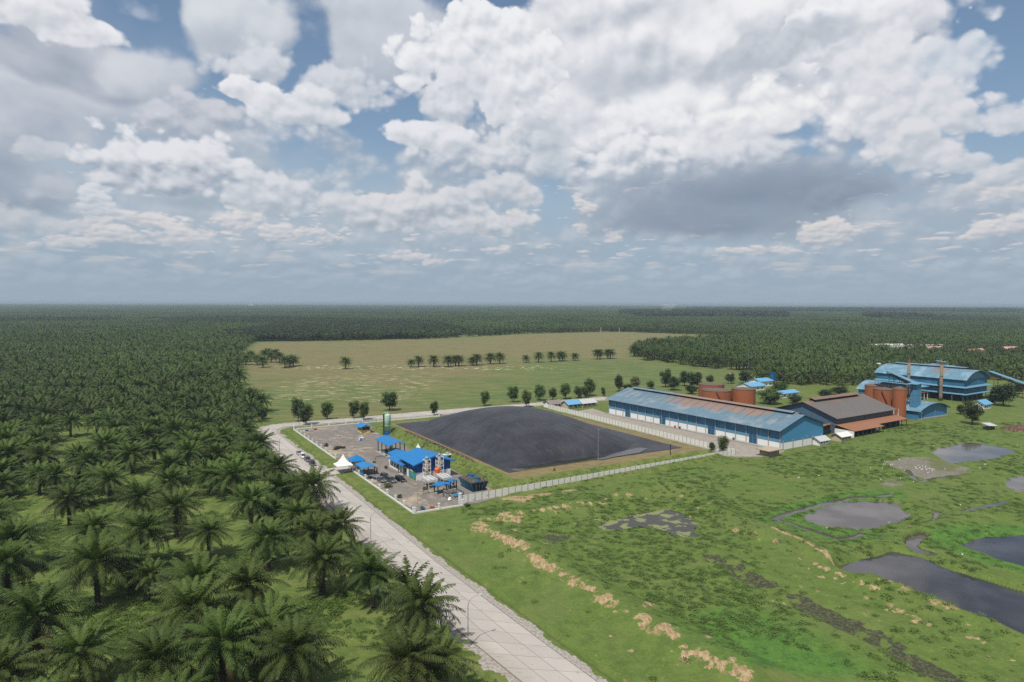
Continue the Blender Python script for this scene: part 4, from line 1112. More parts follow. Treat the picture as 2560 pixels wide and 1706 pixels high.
names_near = {
    (1, 0): ('big spreading oil palm with drooping fronds standing alone in the clearing near the road lamps', True), (1, 1): ('slim short oil palm with a bare pale trunk beside the road verge', False),
    (1, 2): ('dense oil palm whose fronds hang over the edge of the road above the second lamp', False), (1, 3): ('large oil palm with fronds covering the road edge beside the clearing', False),
    (1, 4): ('lowest oil palm in the photo at the edge of the drain below the road', False), (1, 7): ('yellowing oil palm beside the foot of the closest street lamp', False),
    (0, 5): ('oil palm with a tall bare dark trunk and a sunlit patch of grass behind it', False), (0, 3): ('oil palm wrapped in a thick skirt of hanging dead fronds beside the grass track', True),
    (0, 1): ('oil palm with a stout trunk covered in brown dead fronds', True), (0, 2): ('oil palm with one long pale frond hanging down its trunk', True), (2, 24 - 6): ('last oil palm before the road bend, its fronds over the paving', False)}
for bi, (f, *pts) in enumerate(NEAR):
    for pi, (a, b, s_) in enumerate(pts):
        p = G(f[0] + a / f[2], f[1] + b / f[2], 6.6 * s_)
        if any((p.x - q[0]) ** 2 + (p.y - q[1]) ** 2 < 30 for q in placed):
            continue
        placed.append((p.x, p.y))
        lb, sk = names_near.get((bi, pi), (PLANT_LABEL, RND.random() < 0.25))
        lbl = lb
        palm((p.x, p.y, hz_at(p.x, p.y) - 0.05), lbl, PLANT if lbl is PLANT_LABEL else None, s_ * 1.06, trunk=3 if (bi, pi) == (0, 5) else None, skirt=sk)

# the planting grid for the rest
def lattice(x0, x1, y0, y1, d, ang, jit, seed):
    rs = np.random.RandomState(seed)
    R_ = max(abs(x0), abs(x1), abs(y0), abs(y1)) * 1.5
    n = int(R_ / d) + 1
    i, j = np.meshgrid(np.arange(-n, n), np.arange(-n, n), indexing='ij')
    a, b = (i + 0.5 * (j % 2)) * d, j * d * 0.866
    c, s_ = math.cos(ang), math.sin(ang)
    x, y = (a * c - b * s_).ravel(), (a * s_ + b * c).ravel()
    k = (x > x0) & (x < x1) & (y > y0) & (y < y1) & (abs(x) < 0.86 * y + 40)
    x, y = x[k], y[k]
    return x + rs.uniform(-jit, jit, len(x)), y + rs.uniform(-jit, jit, len(y))


CLEAR = [poly_px(p, z=0.0) for p in (((700, 1440), (800, 1490), (930, 1560), (985, 1640), (1000, 1760), (1010, 1900), (560, 1900), (640, 1700), (740, 1560)), ((0, 1250), (140, 1260), (200, 1420), (220, 1600), (80, 1560), (0, 1480)), ((130, 1370), (230, 1380), (240, 1500), (120, 1480)), ((480, 1240), (560, 1250), (600, 1340), (490, 1380)),
                                        ((120, 1070), (260, 1070), (260, 1190), (120, 1190)), ((500, 1380), (620, 1360), (640, 1520), (520, 1520)), ((330, 1180), (420, 1160), (440, 1300), (350, 1300)), ((230, 1500), (400, 1490), (370, 1640), (240, 1590)), ((0, 1530), (30, 1520), (140, 1706), (0, 1706)))]
WOOD = poly_px(((360, 806), (640, 800), (1080, 813), (1160, 838), (1034, 848), (640, 855), (560, 849), (690, 822)))
gx, gy = lattice(-1400, 1400, 70, 1500, 10.4, rad(30.6), 1.7, 3)
d_hall = np.maximum(abs((gx - 293) * math.cos(0.586) + (gy - 446) * math.sin(0.586)) - 46, abs(-(gx - 293) * math.sin(0.586) + (gy - 446) * math.cos(0.586)) - 36)
ok = (sd_poly(gx, gy, ROAD_POLY) > 5.0) & (sd_poly(gx, gy, MARSH) > 8) & (sd_poly(gx, gy, MILL) > 6) & (sd_poly(gx, gy, PASTURE) > 2) & (sd_poly(gx, gy, WOOD) > 5)
side = (gx < -70) | (gy > 430)                                   # nothing grows in the marsh or the yards
ok &= side & ~((gx > 0) & (gy < 430)) & (sd_poly(gx, gy, YARD) > 5) & (sd_poly(gx, gy, APRON) > 5)
ok |= (gy < 250) & (gx < 0) & (sd_poly(gx, gy, ROAD_POLY) > 5.0) & (sd_poly(gx, gy, MARSH) > 8) & (sd_poly(gx, gy, YARD) > 20) & (gx < np.interp(gy, [60, 121, 158, 195, 238, 330], [10, -12, -33, -55, -82, -125]))
for c in CLEAR:
    ok &= sd_poly(gx, gy, c) > 0
ok &= np.random.RandomState(9).rand(len(gx)) > 0.04 + 0.5 * step(fbm(gx, gy, 60, 51), 0.60, 0.72)
ok &= ~((np.abs(np.mod(gx * math.cos(0.2) + gy * math.sin(0.2), 310) - 150) < 5) & (gy > 420))
ok &= ~((np.abs(np.mod(-gx * math.sin(0.2) + gy * math.cos(0.2), 420) - 150) < 6) & (gy > 420))
ok &= d_hall > 4
gx, gy = gx[ok], gy[ok]
o_ = np.argsort(gy); gx, gy = gx[o_], gy[o_]
pl = np.array(placed)
far_x, far_y = [], []
FIELD_N = 62
for x, y in zip(gx, gy):
    if y < 330 and np.min((pl[:, 0] - x) ** 2 + (pl[:, 1] - y) ** 2) < (120 if y < 190 else 84 if y < 260 else 66):
        continue
    if len(placed) < 292 - FIELD_N and x < -20:
        placed.append((x, y))
        palm((x, y, hz_at(x, y) - 0.05), PLANT_LABEL, PLANT, RND.uniform(0.88, 1.14), skirt=RND.random() < 0.3)
    else:
        far_x.append(x); far_y.append(y)
# palms out in the pasture, at their own feet
ZB, ZC = (600, 820, 3.361), (1200, 820, 3.361)
ROW = 'oil palms in the broken row across the pasture'
field = [(ZB, 885, 345, 1.0, 'lone oil palm standing by itself in the tan pasture beside the white sand spots'), (ZB, 1437, 328, 0.8, 'small leaning oil palm at the start of the broken row in the pasture'), (ZB, 1499, 328, 0.95, 'upright oil palm next to the small leaning one in the pasture row'),
         (ZB, 1628, 325, 0.95, 'single oil palm between the leaning pair and the clump in the pasture row')]
CL2 = 'oil palm in the first close clump of the pasture row'
field += [(ZB, 1750, 325, 1.0, CL2), (ZB, 1812, 322, 1.0, CL2), (ZB, 1838, 320, 1.0, CL2)]
field += [(ZB, 1950, 318, 0.85, 'shorter palm of the close pair past the first clump in the pasture row'), (ZB, 1990, 315, 1.05, 'taller palm of the close pair past the first clump in the pasture row'), (ZC, 88, 306, 1.05, 'broad oil palm of the open pair midway along the pasture row'), (ZC, 165, 303, 0.95, 'narrower oil palm of the open pair midway along the pasture row'),
          (ZC, 385, 294, 0.8, 'thin small oil palm after the widest gap in the pasture row'), (ZC, 490, 291, 0.95, 'oil palm second after the widest gap in the pasture row'), (ZC, 597, 287, 0.95, 'oil palm third after the widest gap in the pasture row')]
CL3 = 'oil palm in the second close clump of the pasture row'
field += [(ZC, 670, 281, 0.95, CL3), (ZC, 692, 279, 0.95, CL3), (ZC, 797, 275, 0.85, 'single small oil palm just after the second clump in the pasture row'), (ZC, 985, 264, 0.95, 'oil palm in the close pair before the pasture row ends'), (ZC, 1008, 262, 0.95, 'oil palm in the close pair before the pasture row ends'),
          (ZC, 1076, 260, 1.0, 'oil palm in the last pair of the pasture row'), (ZC, 1096, 258, 1.0, 'oil palm in the last pair of the pasture row')]
CL4 = 'oil palm in the loose group on the plantation edge of the pasture'
for a, b in ((378, 335), (420, 325), (447, 320), (330, 292), (262, 290), (192, 332), (145, 312), (205, 270), (90, 285), (50, 310), (300, 262), (235, 250)):
    field.append((ZB, a, b, 0.98, CL4))
CL5 = 'oil palm in the grove at the far end of the pasture, beyond the warehouse'
for a, b in ((1300, 238), (1330, 243), (1378, 268), (1410, 275), (1440, 240), (1465, 262), (1545, 275), (1582, 285), (1640, 262), (1690, 268), (1740, 240), (1800, 290), (1848, 322), (1905, 328), (1975, 340), (2020, 300), (2110, 350), (2180, 350), (2255, 345), (1880, 270), (1960, 290)):
    field.append((ZC, a, b, 1.0, CL5))
for f, a, b, s_, lb in field:
    p = G(f[0] + a / f[2], f[1] + b / f[2])
    grp = {CL2: 'first clump in the pasture row', CL3: 'second clump in the pasture row', CL4: 'palms on the plantation edge of the pasture', CL5: 'palms of the grove beyond the warehouse'}.get(lb)
    if grp is None and 'pair' in lb and lb.startswith('oil palm in the'):
        grp = 'pair ' + ('before the end of the row' if 'close' in lb else 'at the end of the row')
    palm((p.x, p.y, hz_at(p.x, p.y) - 0.05), lb, grp or ROW, s_ * 1.02, trunk=2 if s_ > 0.9 else 1)


# ------------------------------------------------------------------ broad-leaved trees
def tree_meshes(seed, leaves=3000, lobes=13, leaf=0.14, tall=1.0, open_=0.0):
    """Trunk and crown of a unit tree: crown radius 1 about z = 1.55, foot at 0."""
    r = random.Random(seed); tk = MB(); cr = MB()
    tk.tube([(0, 0, -0.05), (0.02, 0, 0.4), (0.0, 0.03, 0.85), (0.03, 0.0, 1.5 * tall)], 0.075, 8, 0.025)
    cs = []
    for i in range(lobes):
        z = (0.78 + 1.45 * (i + 0.5) / lobes + r.uniform(-0.12, 0.12)) * tall; w = math.sqrt(max(0.05, 1 - ((z / tall - 1.5) / 0.95) ** 2))
        a = i * 2.4 + r.uniform(-0.4, 0.4); d = w * r.uniform(0.30, 0.62)
        c = Vector((d * math.cos(a), d * math.sin(a), z)); cs.append((c, r.uniform(0.38, 0.58)))
        tk.tube([(0.0, 0.0, 0.7 + 0.35 * r.random()), c * 0.5 + Vector((0, 0, 0.5)), c], 0.03, 5, 0.008)
    for k in range(leaves):
        c, R_ = cs[r.randrange(lobes)]
        v = Vector((r.gauss(0, 1), r.gauss(0, 1), r.gauss(0, 1))).normalized()
        rr = R_ * (r.random() ** 0.45) * (1 + open_ * r.uniform(-0.2, 0.6))
        p = c + v * rr
        n = (v + Vector((r.uniform(-0.8, 0.8), r.uniform(-0.8, 0.8), r.uniform(-0.2, 0.9)))).normalized()
        a = n.cross(Vector((r.uniform(-1, 1), r.uniform(-1, 1), r.uniform(-1, 1)))).normalized(); b = n.cross(a)
        s_ = leaf * r.uniform(0.6, 1.2)
        cr.add([p - a * s_ * 0.5, p + b * s_ * 0.35, p + a * s_ * 0.6, p - b * s_ * 0.35], [(0, 1, 2, 3)])
        cr.tint += [min(1, max(0, 0.65 - 0.75 * rr / R_ * (0.5 + 0.5 * v.z) + r.uniform(-0.1, 0.25)))] * 4  # outer and upper leaves get the young colour as painted sunlight
    return tk, cr


TREES = []
for s_ in range(5):
    tk, cr = tree_meshes(40 + s_, 2600, 10 + s_ % 3, 0.15, 1.0, 0.35)
    TREES.append((tk.mesh('tree_trunk', M['tree_bark'], True), cr))
TREE_C = {}
def crown_of(i, m):
    if (i, m) not in TREE_C:
        TREE_C[(i, m)] = TREES[i][1].mesh('tree_crown', M[m])
    return TREE_C[(i, m)]


def tree(px, py, wide, high, label, m='leaf', group=None, name='shade_tree', cat='tree'):
    """A tree whose foot is at a photo point; wide and high as seen, in photo pixels."""
    p = G(px, py); k = p.y / F_PX
    i = RND.randrange(5)
    t = thing(name, label, cat, (p.x, p.y, hz_at(p.x, p.y) - 0.1 if py > 1030 else -0.05), RND.uniform(0, 6.28), group)
    t.scale = (wide * k / 2.05, wide * k / 2.05, high * k / 2.55)
    obj('trunk', TREES[i][0], None, t); obj('crown', crown_of(i, m), None, t)
    return t


def zb(x, y): return ZB[0] + x / ZB[2], ZB[1] + y / ZB[2]
def zc(x, y): return ZC[0] + x / ZC[2], ZC[1] + y / ZC[2]
for f, x, y, w, h, lb, m in (
        (zb, 490, 790, 130, 210, 'bushy shade tree, first of the row beside the road bend', 'leaf'), (zb, 556, 815, 135, 185, 'thin crowned shade tree in front of the lamp post at the road bend', 'leaf'),
        (zb, 733, 765, 118, 150, 'round dark shade tree standing alone between the bend and the double tree', 'leaf'), (zb, 960, 760, 115, 155, 'duller half of the double shade tree behind the small yellow hut', 'leaf'),
        (zb, 1040, 775, 105, 160, 'brighter half of the double shade tree behind the small yellow hut', 'leaf'), (zb, 1255, 695, 160, 165, 'tall wide shade tree behind the pale green silo', 'leaf'),
        (zb, 1633, 738, 82, 130, 'small shade tree inside the white fence gap next to the road', 'leaf'), (zc, 42, 655, 90, 128, 'egg shaped shade tree across the road behind the black cover, first of the far row', 'leaf'),
        (zc, 277, 625, 115, 142, 'shade tree with a lopsided crown behind the black cover', 'leaf'), (zc, 388, 668, 102, 148, 'round shade tree on the near side of the road behind the black dome top', 'leaf'),
        (zc, 503, 610, 115, 138, 'flat topped shade tree just before the grey roofed bungalow', 'leaf'), (zc, 610, 605, 92, 105, 'low bushy shade tree behind the grey roofed bungalow', 'leaf'),
        (zc, 718, 598, 118, 138, 'broad shade tree rising behind the blue roofed bungalow', 'leaf'), (zc, 828, 592, 92, 105, 'shade tree behind the gap between the blue and grey roofed bungalows', 'leaf'),
        (zc, 885, 588, 75, 95, 'small dark tree behind the pale roofed bungalow', 'leaf'), (zc, 922, 575, 122, 155, 'tall pale shade tree behind the pale roofed bungalow', 'leaf_pale'), (zc, 1037, 575, 46, 78, 'narrow young tree in front of the long warehouse end', 'leaf'),
        (zc, 1166, 535, 95, 145, 'tall dark columnar tree at the corner of the long warehouse', 'leaf_dark'), (zc, 1305, 510, 112, 108, 'thin bare looking tree with dry leaves behind the warehouse roof', 'leaf_dry'),
        (zc, 1240, 520, 110, 50, 'low green bush just behind the warehouse ridge', 'leaf'), (zc, 1432, 515, 90, 72, 'squat round tree behind the warehouse ridge', 'leaf'), (zc, 1560, 500, 120, 155, 'tallest ragged tree of the clump behind the warehouse', 'leaf_dark'),
        (zc, 1630, 525, 140, 120, 'dark round tree in the middle of the clump behind the warehouse', 'leaf_dark'), (zc, 1720, 490, 120, 130, 'spreading pale green tree in the clump behind the warehouse', 'leaf'), (zc, 1800, 510, 160, 145, 'widest dense tree of the clump behind the warehouse', 'leaf_dark'),
        (zc, 1780, 555, 120, 75, 'low dark bush in front of the clump beside the orange tanks', 'leaf_dark'), (zc, 1930, 470, 90, 75, 'small tree just beyond the rearmost orange tank', 'leaf'), (zc, 2100, 470, 95, 92, 'round tree behind the flag pole near the orange tanks', 'leaf_dark'),
        (zc, 2230, 470, 130, 115, 'dark tree beside the parked truck behind the tanks', 'leaf_dark'),
        (lambda a, b: (1480 + a / 3.92, 880 + b / 3.92), 1690, 285, 125, 140, 'dark bushy tree in front of the palms near the blue box tower', 'leaf_dark'), (lambda a, b: (1480 + a / 3.92, 880 + b / 3.92), 1830, 285, 120, 140, 'rounded dark tree behind the blue box tower', 'leaf_dark'),
        (lambda a, b: (1480 + a / 3.92, 880 + b / 3.92), 1740, 510, 290, 150, 'very wide dense tree touching the biggest orange tank', 'leaf'), (lambda a, b: (1480 + a / 3.92, 880 + b / 3.92), 1835, 420, 190, 130, 'tree between the blue roofed sheds and the wide dense tree', 'leaf'),
        (lambda a, b: (1480 + a / 3.92, 880 + b / 3.92), 1985, 505, 170, 85, 'low dark tree in front of the flat blue roofed shed', 'leaf_dark'), (lambda a, b: (1480 + a / 3.92, 880 + b / 3.92), 2290, 460, 190, 95, 'spreading dark tree behind the brown storage roof', 'leaf_dark'),
        (lambda a, b: (1960 + a / 3.92, 860 + b / 3.92), 540, 500, 200, 85, 'dark bush row tree beside the brown storage ridge', 'leaf_dark'),
        (lambda a, b: (1960 + a / 3.92, 860 + b / 3.92), 1840, 790, 210, 240, 'big round dark tree standing in the meadow before the mill', 'leaf_dark'), (lambda a, b: (1960 + a / 3.92, 860 + b / 3.92), 1730, 690, 100, 100, 'shorter tree leaning from the big round meadow tree', 'leaf_dark'),
        (lambda a, b: (1960 + a / 3.92, 860 + b / 3.92), 2150, 610, 250, 230, 'large dark tree behind the little white house', 'leaf_dark'), (lambda a, b: (1960 + a / 3.92, 860 + b / 3.92), 2040, 600, 130, 110, 'low dark tree touching the little white house', 'leaf_dark'),
        (lambda a, b: (1960 + a / 3.92, 860 + b / 3.92), 2310, 490, 120, 110, 'dark tree under the long blue conveyor', 'leaf_dark'),
        (lambda a, b: (a / 3.361, 900 + b / 3.361), 2200, 500, 130, 115, 'bright green bush tree below the twin palms at the pasture corner', 'leaf'), (lambda a, b: (a / 3.361, 900 + b / 3.361), 1690, 300, 160, 230, 'very dark broad tree standing among the oil palms', 'leaf_dark'),
        (lambda a, b: (a / 3.361, 900 + b / 3.361), 1680, 1080, 190, 260, 'leafy green tree swallowed by the palms beside the road', 'leaf'), (lambda a, b: (a / 3.361, 900 + b / 3.361), 1990, 330, 120, 170, 'green broad tree among the palms on the pasture edge', 'leaf'),
        (lambda a, b: (a / 3.361, 1240 + b / 3.361), 1700, 1130, 340, 330, 'creeper covered tree forming a green mound among the nearest palms', 'leaf'), (lambda a, b: (a / 3.361, 1240 + b / 3.361), 1300, 1080, 180, 90, 'yellow green scrub bush in the plantation clearing', 'leaf_pale')):
    px, py = f(x, y); kk = 3.92 if f not in (zb, zc) else 3.361
    if f not in (zb, zc) and px < 700:
        kk = 3.361
    tree(px, py, w / kk, h / kk, lb, m)


# ------------------------------------------------------------------ masses nobody could count
def scatter(name, x, y, z, scale, variants, kind='stuff', yaw=True, pick=None):
    """One object whose points each carry one of the variant meshes."""
    me = bpy.data.meshes.new(name)
    n = len(x)
    me.vertices.add(n)
    me.vertices.foreach_set('co', np.stack([x, y, z], 1).astype(np.float32).ravel())
    rs = np.random.RandomState(n)
    a = me.attributes.new('yaw', 'FLOAT', 'POINT'); a.data.foreach_set('value', (rs.uniform(0, 6.283, n) if yaw else np.round(rs.uniform(0, 4, n)) * math.pi / 2).astype(np.float32))
    a = me.attributes.new('size', 'FLOAT', 'POINT'); a.data.foreach_set('value', np.asarray(scale, np.float32))
    a = me.attributes.new('pick', 'INT', 'POINT'); a.data.foreach_set('value', (rs.randint(0, len(variants), n) if pick is None else pick).astype(np.int32))
    o = obj(name, me, None)
    g = bpy.data.node_groups.new(name, 'GeometryNodeTree')
    g.interface.new_socket('Geometry', in_out='INPUT', socket_type='NodeSocketGeometry')
    g.interface.new_socket('Geometry', in_out='OUTPUT', socket_type='NodeSocketGeometry')
    nn, ll = g.nodes, g.links
    gi, go = nn.new('NodeGroupInput'), nn.new('NodeGroupOutput')
    ip = nn.new('GeometryNodeInstanceOnPoints')
    jn = nn.new('GeometryNodeJoinGeometry')
    for v in reversed(variants):
        src = bpy.data.objects.new(name + '_plant', v)
        oi = nn.new('GeometryNodeObjectInfo'); oi.inputs['Object'].default_value = src
        ti = nn.new('GeometryNodeGeometryToInstance')
        ll.new(oi.outputs['Geometry'], ti.inputs[0]); ll.new(ti.outputs[0], jn.inputs[0])
    def attr(nm, ty):
        k = nn.new('GeometryNodeInputNamedAttribute'); k.data_type = ty; k.inputs[0].default_value = nm
        return k.outputs[0]
    ll.new(gi.outputs[0], ip.inputs['Points']); ll.new(jn.outputs[0], ip.inputs['Instance'])
    ip.inputs['Pick Instance'].default_value = True
    ll.new(attr('pick', 'INT'), ip.inputs['Instance Index'])
    cx = nn.new('ShaderNodeCombineXYZ'); ll.new(attr('yaw', 'FLOAT'), cx.inputs[2])
    er = nn.new('FunctionNodeEulerToRotation'); ll.new(cx.outputs[0], er.inputs[0]); ll.new(er.outputs[0], ip.inputs['Rotation'])
    ll.new(attr('size', 'FLOAT'), ip.inputs['Scale'])
    ll.new(ip.outputs[0], go.inputs[0])
    md = o.modifiers.new('plants', 'NODES'); md.node_group = g
    return tag(o, kind=kind)


def whole_palm(seed, h, fronds, pairs, lw):
    c = palm_crown(seed, fronds, pairs, 6.3, lw, True)
    mb = MB(); mb.cyl(0, 0, -0.2, h, 0.5, 0.45, 6, False)
    mb.tint = [1.0] * len(mb.v)
    mb.add([(a, b, z + h) for a, b, z in c.v], c.f); mb.tint += c.tint
    return mb


FARP = [whole_palm(300 + i, (5.6, 6.6, 7.4, 6.2)[i], 30, 12, 0.34).mesh('far_palm', M['palm_far']) for i in range(4)]
far_x, far_y = np.array(far_x), np.array(far_y)
rs = np.random.RandomState(4)
tag(scatter('oil_palm_plantation', far_x, far_y, np.full(len(far_x), -0.1), rs.uniform(0.92, 1.26, len(far_x)) * (0.9 + 0.25 * vn(far_x, far_y, 120, 3)), FARP),
    'unbroken mass of oil palms stretching from the road to the horizon', 'palm plantation')
# beyond a mile the crowns are laid in blocks
def block(seed, palms, crown, size=110.0, d=10.0):
    r = random.Random(seed); mb = MB()
    for i in range(int(size / d)):
        for j in range(int(size / (d * 0.866))):
            if r.random() < 0.06:
                continue
            x, y = (i + 0.5 * (j % 2)) * d - size / 2 + r.uniform(-1, 1), j * d * 0.866 - size / 2 + r.uniform(-1, 1)
            k = palms[r.randrange(len(palms))]; s_ = r.uniform(0.85, 1.15); a = r.uniform(0, 6.28); c, q = math.cos(a) * s_, math.sin(a) * s_
            mb.add([(x + u * c - v * q, y + u * q + v * c, w * s_) for u, v, w in k.v], k.f); mb.tint += k.tint
    return mb


def sparse_palm(seed):
    r = random.Random(seed); mb = MB()
    h = r.uniform(5.8, 7.6)
    for i in range(15):
        a = i * 2.4; inc = 0.25 + 1.6 * i / 14
        o = Vector((math.cos(a), math.sin(a), 0)); s_ = Vector((-math.sin(a), math.cos(a), 0)) * 0.85
        p = Vector((0, 0, h)); m_ = p + o * 3.0 * math.sin(inc) + Vector((0, 0, 3.0 * math.cos(inc))); e = m_ + o * 2.6 * math.sin(inc + 0.7) + Vector((0, 0, 2.6 * math.cos(inc + 0.7)))
        mb.add([p, m_ + s_ - Vector((0, 0, .3)), e, m_ - s_ - Vector((0, 0, .3)), m_], [(0, 1, 4), (0, 4, 3), (1, 2, 4), (4, 2, 3)]); mb.tint += [0.1 + 0.6 * i / 14] * 5
    mb.add([(0.4, 0, 0), (-0.3, 0.3, 0), (-0.3, -0.3, 0), (0, 0, h)], [(0, 1, 3), (1, 2, 3), (2, 0, 3)]); mb.tint += [1.0] * 4
    return mb


SP = [sparse_palm(i) for i in range(5)]
BLOCKS = [block(i, SP, None).mesh('palm_block', M['palm_far']) for i in range(3)]
bx, by = np.meshgrid(np.arange(-7000, 7001, 110.0), np.arange(1500, 8500, 110.0))
bx, by = bx.ravel(), by.ravel()
k = (abs(bx) < 0.82 * by + 150)
bx, by = bx[k], by[k]
fields_far = (vn(bx, by, 900, 6) > 0.80) & (by > 2600)
bx, by = bx[~fields_far], by[~fields_far]
tag(scatter('distant_plantation', bx, by, np.full(len(bx), -0.3), 0.85 + 0.5 * fbm(bx, by, 700, 7), BLOCKS, yaw=False), 'far palm plantation fading into the haze at the horizon', 'palm plantation')
# the dark wood behind the pasture
def round_tree(seed):
    r = random.Random(seed); mb = MB()
    for k in range(130):
        v = Vector((r.gauss(0, 1), r.gauss(0, 1), r.gauss(0, 1))).normalized()
        p = Vector((0, 0, 8.5)) + Vector((v.x * 5.2, v.y * 5.2, v.z * 4.6)) * r.uniform(0.6, 1.05)
        a = v.cross(Vector((r.uniform(-1, 1), r.uniform(-1, 1), 1))).normalized(); b = (v + Vector((0, 0, 0.3))).normalized().cross(a); s_ = r.uniform(0.7, 1.5)
        mb.add([p - a * s_, p + b * s_ * .7, p + a * s_, p - b * s_ * .7], [(0, 1, 2, 3)]); mb.tint += [r.uniform(0.2, 0.9)] * 4
    mb.cyl(0, 0, 0, 7, 0.35, 0.2, 5, False); mb.tint += [1.0] * 10
    return mb


wx, wy = lattice(-1500, 600, 1000, 2700, 8.0, 0.3, 1.6, 8)
k = sd_poly(wx, wy, WOOD) < 0
wx, wy = wx[k], wy[k]
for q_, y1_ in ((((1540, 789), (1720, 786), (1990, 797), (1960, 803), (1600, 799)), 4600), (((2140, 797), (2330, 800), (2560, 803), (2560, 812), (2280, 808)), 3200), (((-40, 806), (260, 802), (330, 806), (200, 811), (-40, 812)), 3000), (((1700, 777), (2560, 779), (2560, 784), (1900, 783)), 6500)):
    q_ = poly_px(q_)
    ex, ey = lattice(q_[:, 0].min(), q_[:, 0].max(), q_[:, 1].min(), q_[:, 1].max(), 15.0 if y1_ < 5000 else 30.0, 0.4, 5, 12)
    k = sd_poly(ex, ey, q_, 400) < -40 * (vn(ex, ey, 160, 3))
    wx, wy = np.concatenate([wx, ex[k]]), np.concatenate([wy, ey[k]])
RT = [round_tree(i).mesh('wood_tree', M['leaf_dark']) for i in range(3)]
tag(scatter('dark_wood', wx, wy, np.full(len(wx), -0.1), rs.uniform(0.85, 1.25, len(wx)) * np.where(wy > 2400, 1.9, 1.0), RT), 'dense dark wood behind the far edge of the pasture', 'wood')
# weeds on marsh, bank and plantation floor
def tuft(seed, blades, r_, h_, lw):
    r = random.Random(seed); mb = MB()
    for i in range(blades):
        a = r.uniform(0, 6.28); d = r_ * math.sqrt(r.random()); p = Vector((d * math.cos(a), d * math.sin(a), 0))
        t_ = p + Vector((r.uniform(-.3, .3) * r_, r.uniform(-.3, .3) * r_, h_ * r.uniform(0.4, 1.0) * (1 - 0.6 * d / r_)))
        b = a + r.uniform(-1, 1); w = Vector((math.cos(b), math.sin(b), r.uniform(-.2, .2))) * lw * r.uniform(.6, 1.2)
        n = Vector((-math.sin(b), math.cos(b), r.uniform(-0.1, 0.5))) * lw
        mb.add([t_ - w, t_ - n * 0.6, t_ + w, t_ + n], [(0, 1, 2, 3)]); mb.tint += [r.uniform(0.0, 0.7)] * 4
    return mb


TUFTS = [tuft(i, 46, 0.75 + 0.12 * i, 0.55 + 0.10 * i, 0.15).mesh('weed_tuft', M['weed']) for i in range(4)]
rs = np.random.RandomState(21)
def field_points(n, x0, x1, y0, y1):
    # as many per square metre everywhere
    return rs.uniform(x0, x1, n), rs.uniform(y0, y1, n)
tx_, ty_ = field_points(230000, -20, 260, 95, 340)
kk = (abs(tx_) < 0.83 * ty_ + 5) & (sd_poly(tx_, ty_, MARSH) < -1.5)
tx_, ty_ = tx_[kk], ty_[kk]
h_, zA_, zB_ = relief(tx_, ty_, True)
dens = np.clip((fbm(tx_, ty_, 22, 31) - 0.36) * 3.2, 0.06, 1) * np.clip((fbm(tx_, ty_, 1.7, 33) - 0.40) * 1.8, 0.0, 0.5)
d_base = sd_poly(tx_, ty_, poly_px(((430, 60), (1000, 20), (1900, 60), (2353, 330), (2353, 1500), (2000, 1350), (1500, 1000), (800, 500), (300, 300)), *Z7))
dens = np.maximum(dens, np.where(d_base < 0, 0.22 * np.clip((fbm(tx_, ty_, 5, 37) - 0.3) * 4, 0, 1), 0))
verge = step(d_line(tx_, ty_, DITCH), 14, 26)
dens *= (1 - step(zB_[:, 2], 0.1, 0.4)) * (1 - step(zB_[:, 0], 0.1, 0.3)) * (1 - 0.85 * step(zA_[:, 2], 0.2, 0.6)) * (0.04 + 0.96 * verge)
kk = rs.rand(len(tx_)) < dens
tx_, ty_, h_ = tx_[kk], ty_[kk], h_[kk]
# lower growth on the lagoon bank and among the palms
ux, uy = field_points(60000, -190, 0, 80, 270)
kk = (abs(ux) < 0.80 * uy + 5) & (sd_poly(ux, uy, ROAD_POLY) > 4) & (ux < np.interp(uy, [60, 121, 158, 195, 238, 330], [2, -16, -37, -58, -86, -128]))
kk &= rs.rand(len(ux)) < np.clip((fbm(ux, uy, 11, 41) - 0.5) * 5, 0, 0.8)
ux, uy = ux[kk], uy[kk]; uh = relief(ux, uy)
vx, vy = field_points(40000, -70, 120, 200, 380)
cx_, cy2 = (vx - CO[0]) * E2[0] + (vy - CO[1]) * E2[1], (vx - CO[0]) * E1[0] + (vy - CO[1]) * E1[1]
dl_ = np.maximum(np.maximum(LAG[0] - cx_, cx_ - LAG[1]), np.maximum(LAG[2] - cy2, cy2 - LAG[3]))
kk = (dl_ > 0.6) & (dl_ < 5.4) & (cy2 > 0.9) & (cx_ < 134) & (cx_ > 32) & (rs.rand(len(vx)) < 0.55)
vx, vy = vx[kk], vy[kk]; vh = relief(vx, vy)
ax, ay, ah = np.concatenate([tx_, ux, vx]), np.concatenate([ty_, uy, vy]), np.concatenate([h_, uh, vh])
sz = np.concatenate([rs.uniform(0.3, 1.0, len(tx_)) ** 1.3, rs.uniform(0.5, 1.1, len(ux)), rs.uniform(0.3, 0.6, len(vx))])
tag(scatter('undergrowth', ax, ay, ah - 0.05, sz, TUFTS), 'rank green weeds covering the marsh, the bank and the plantation floor', 'undergrowth')
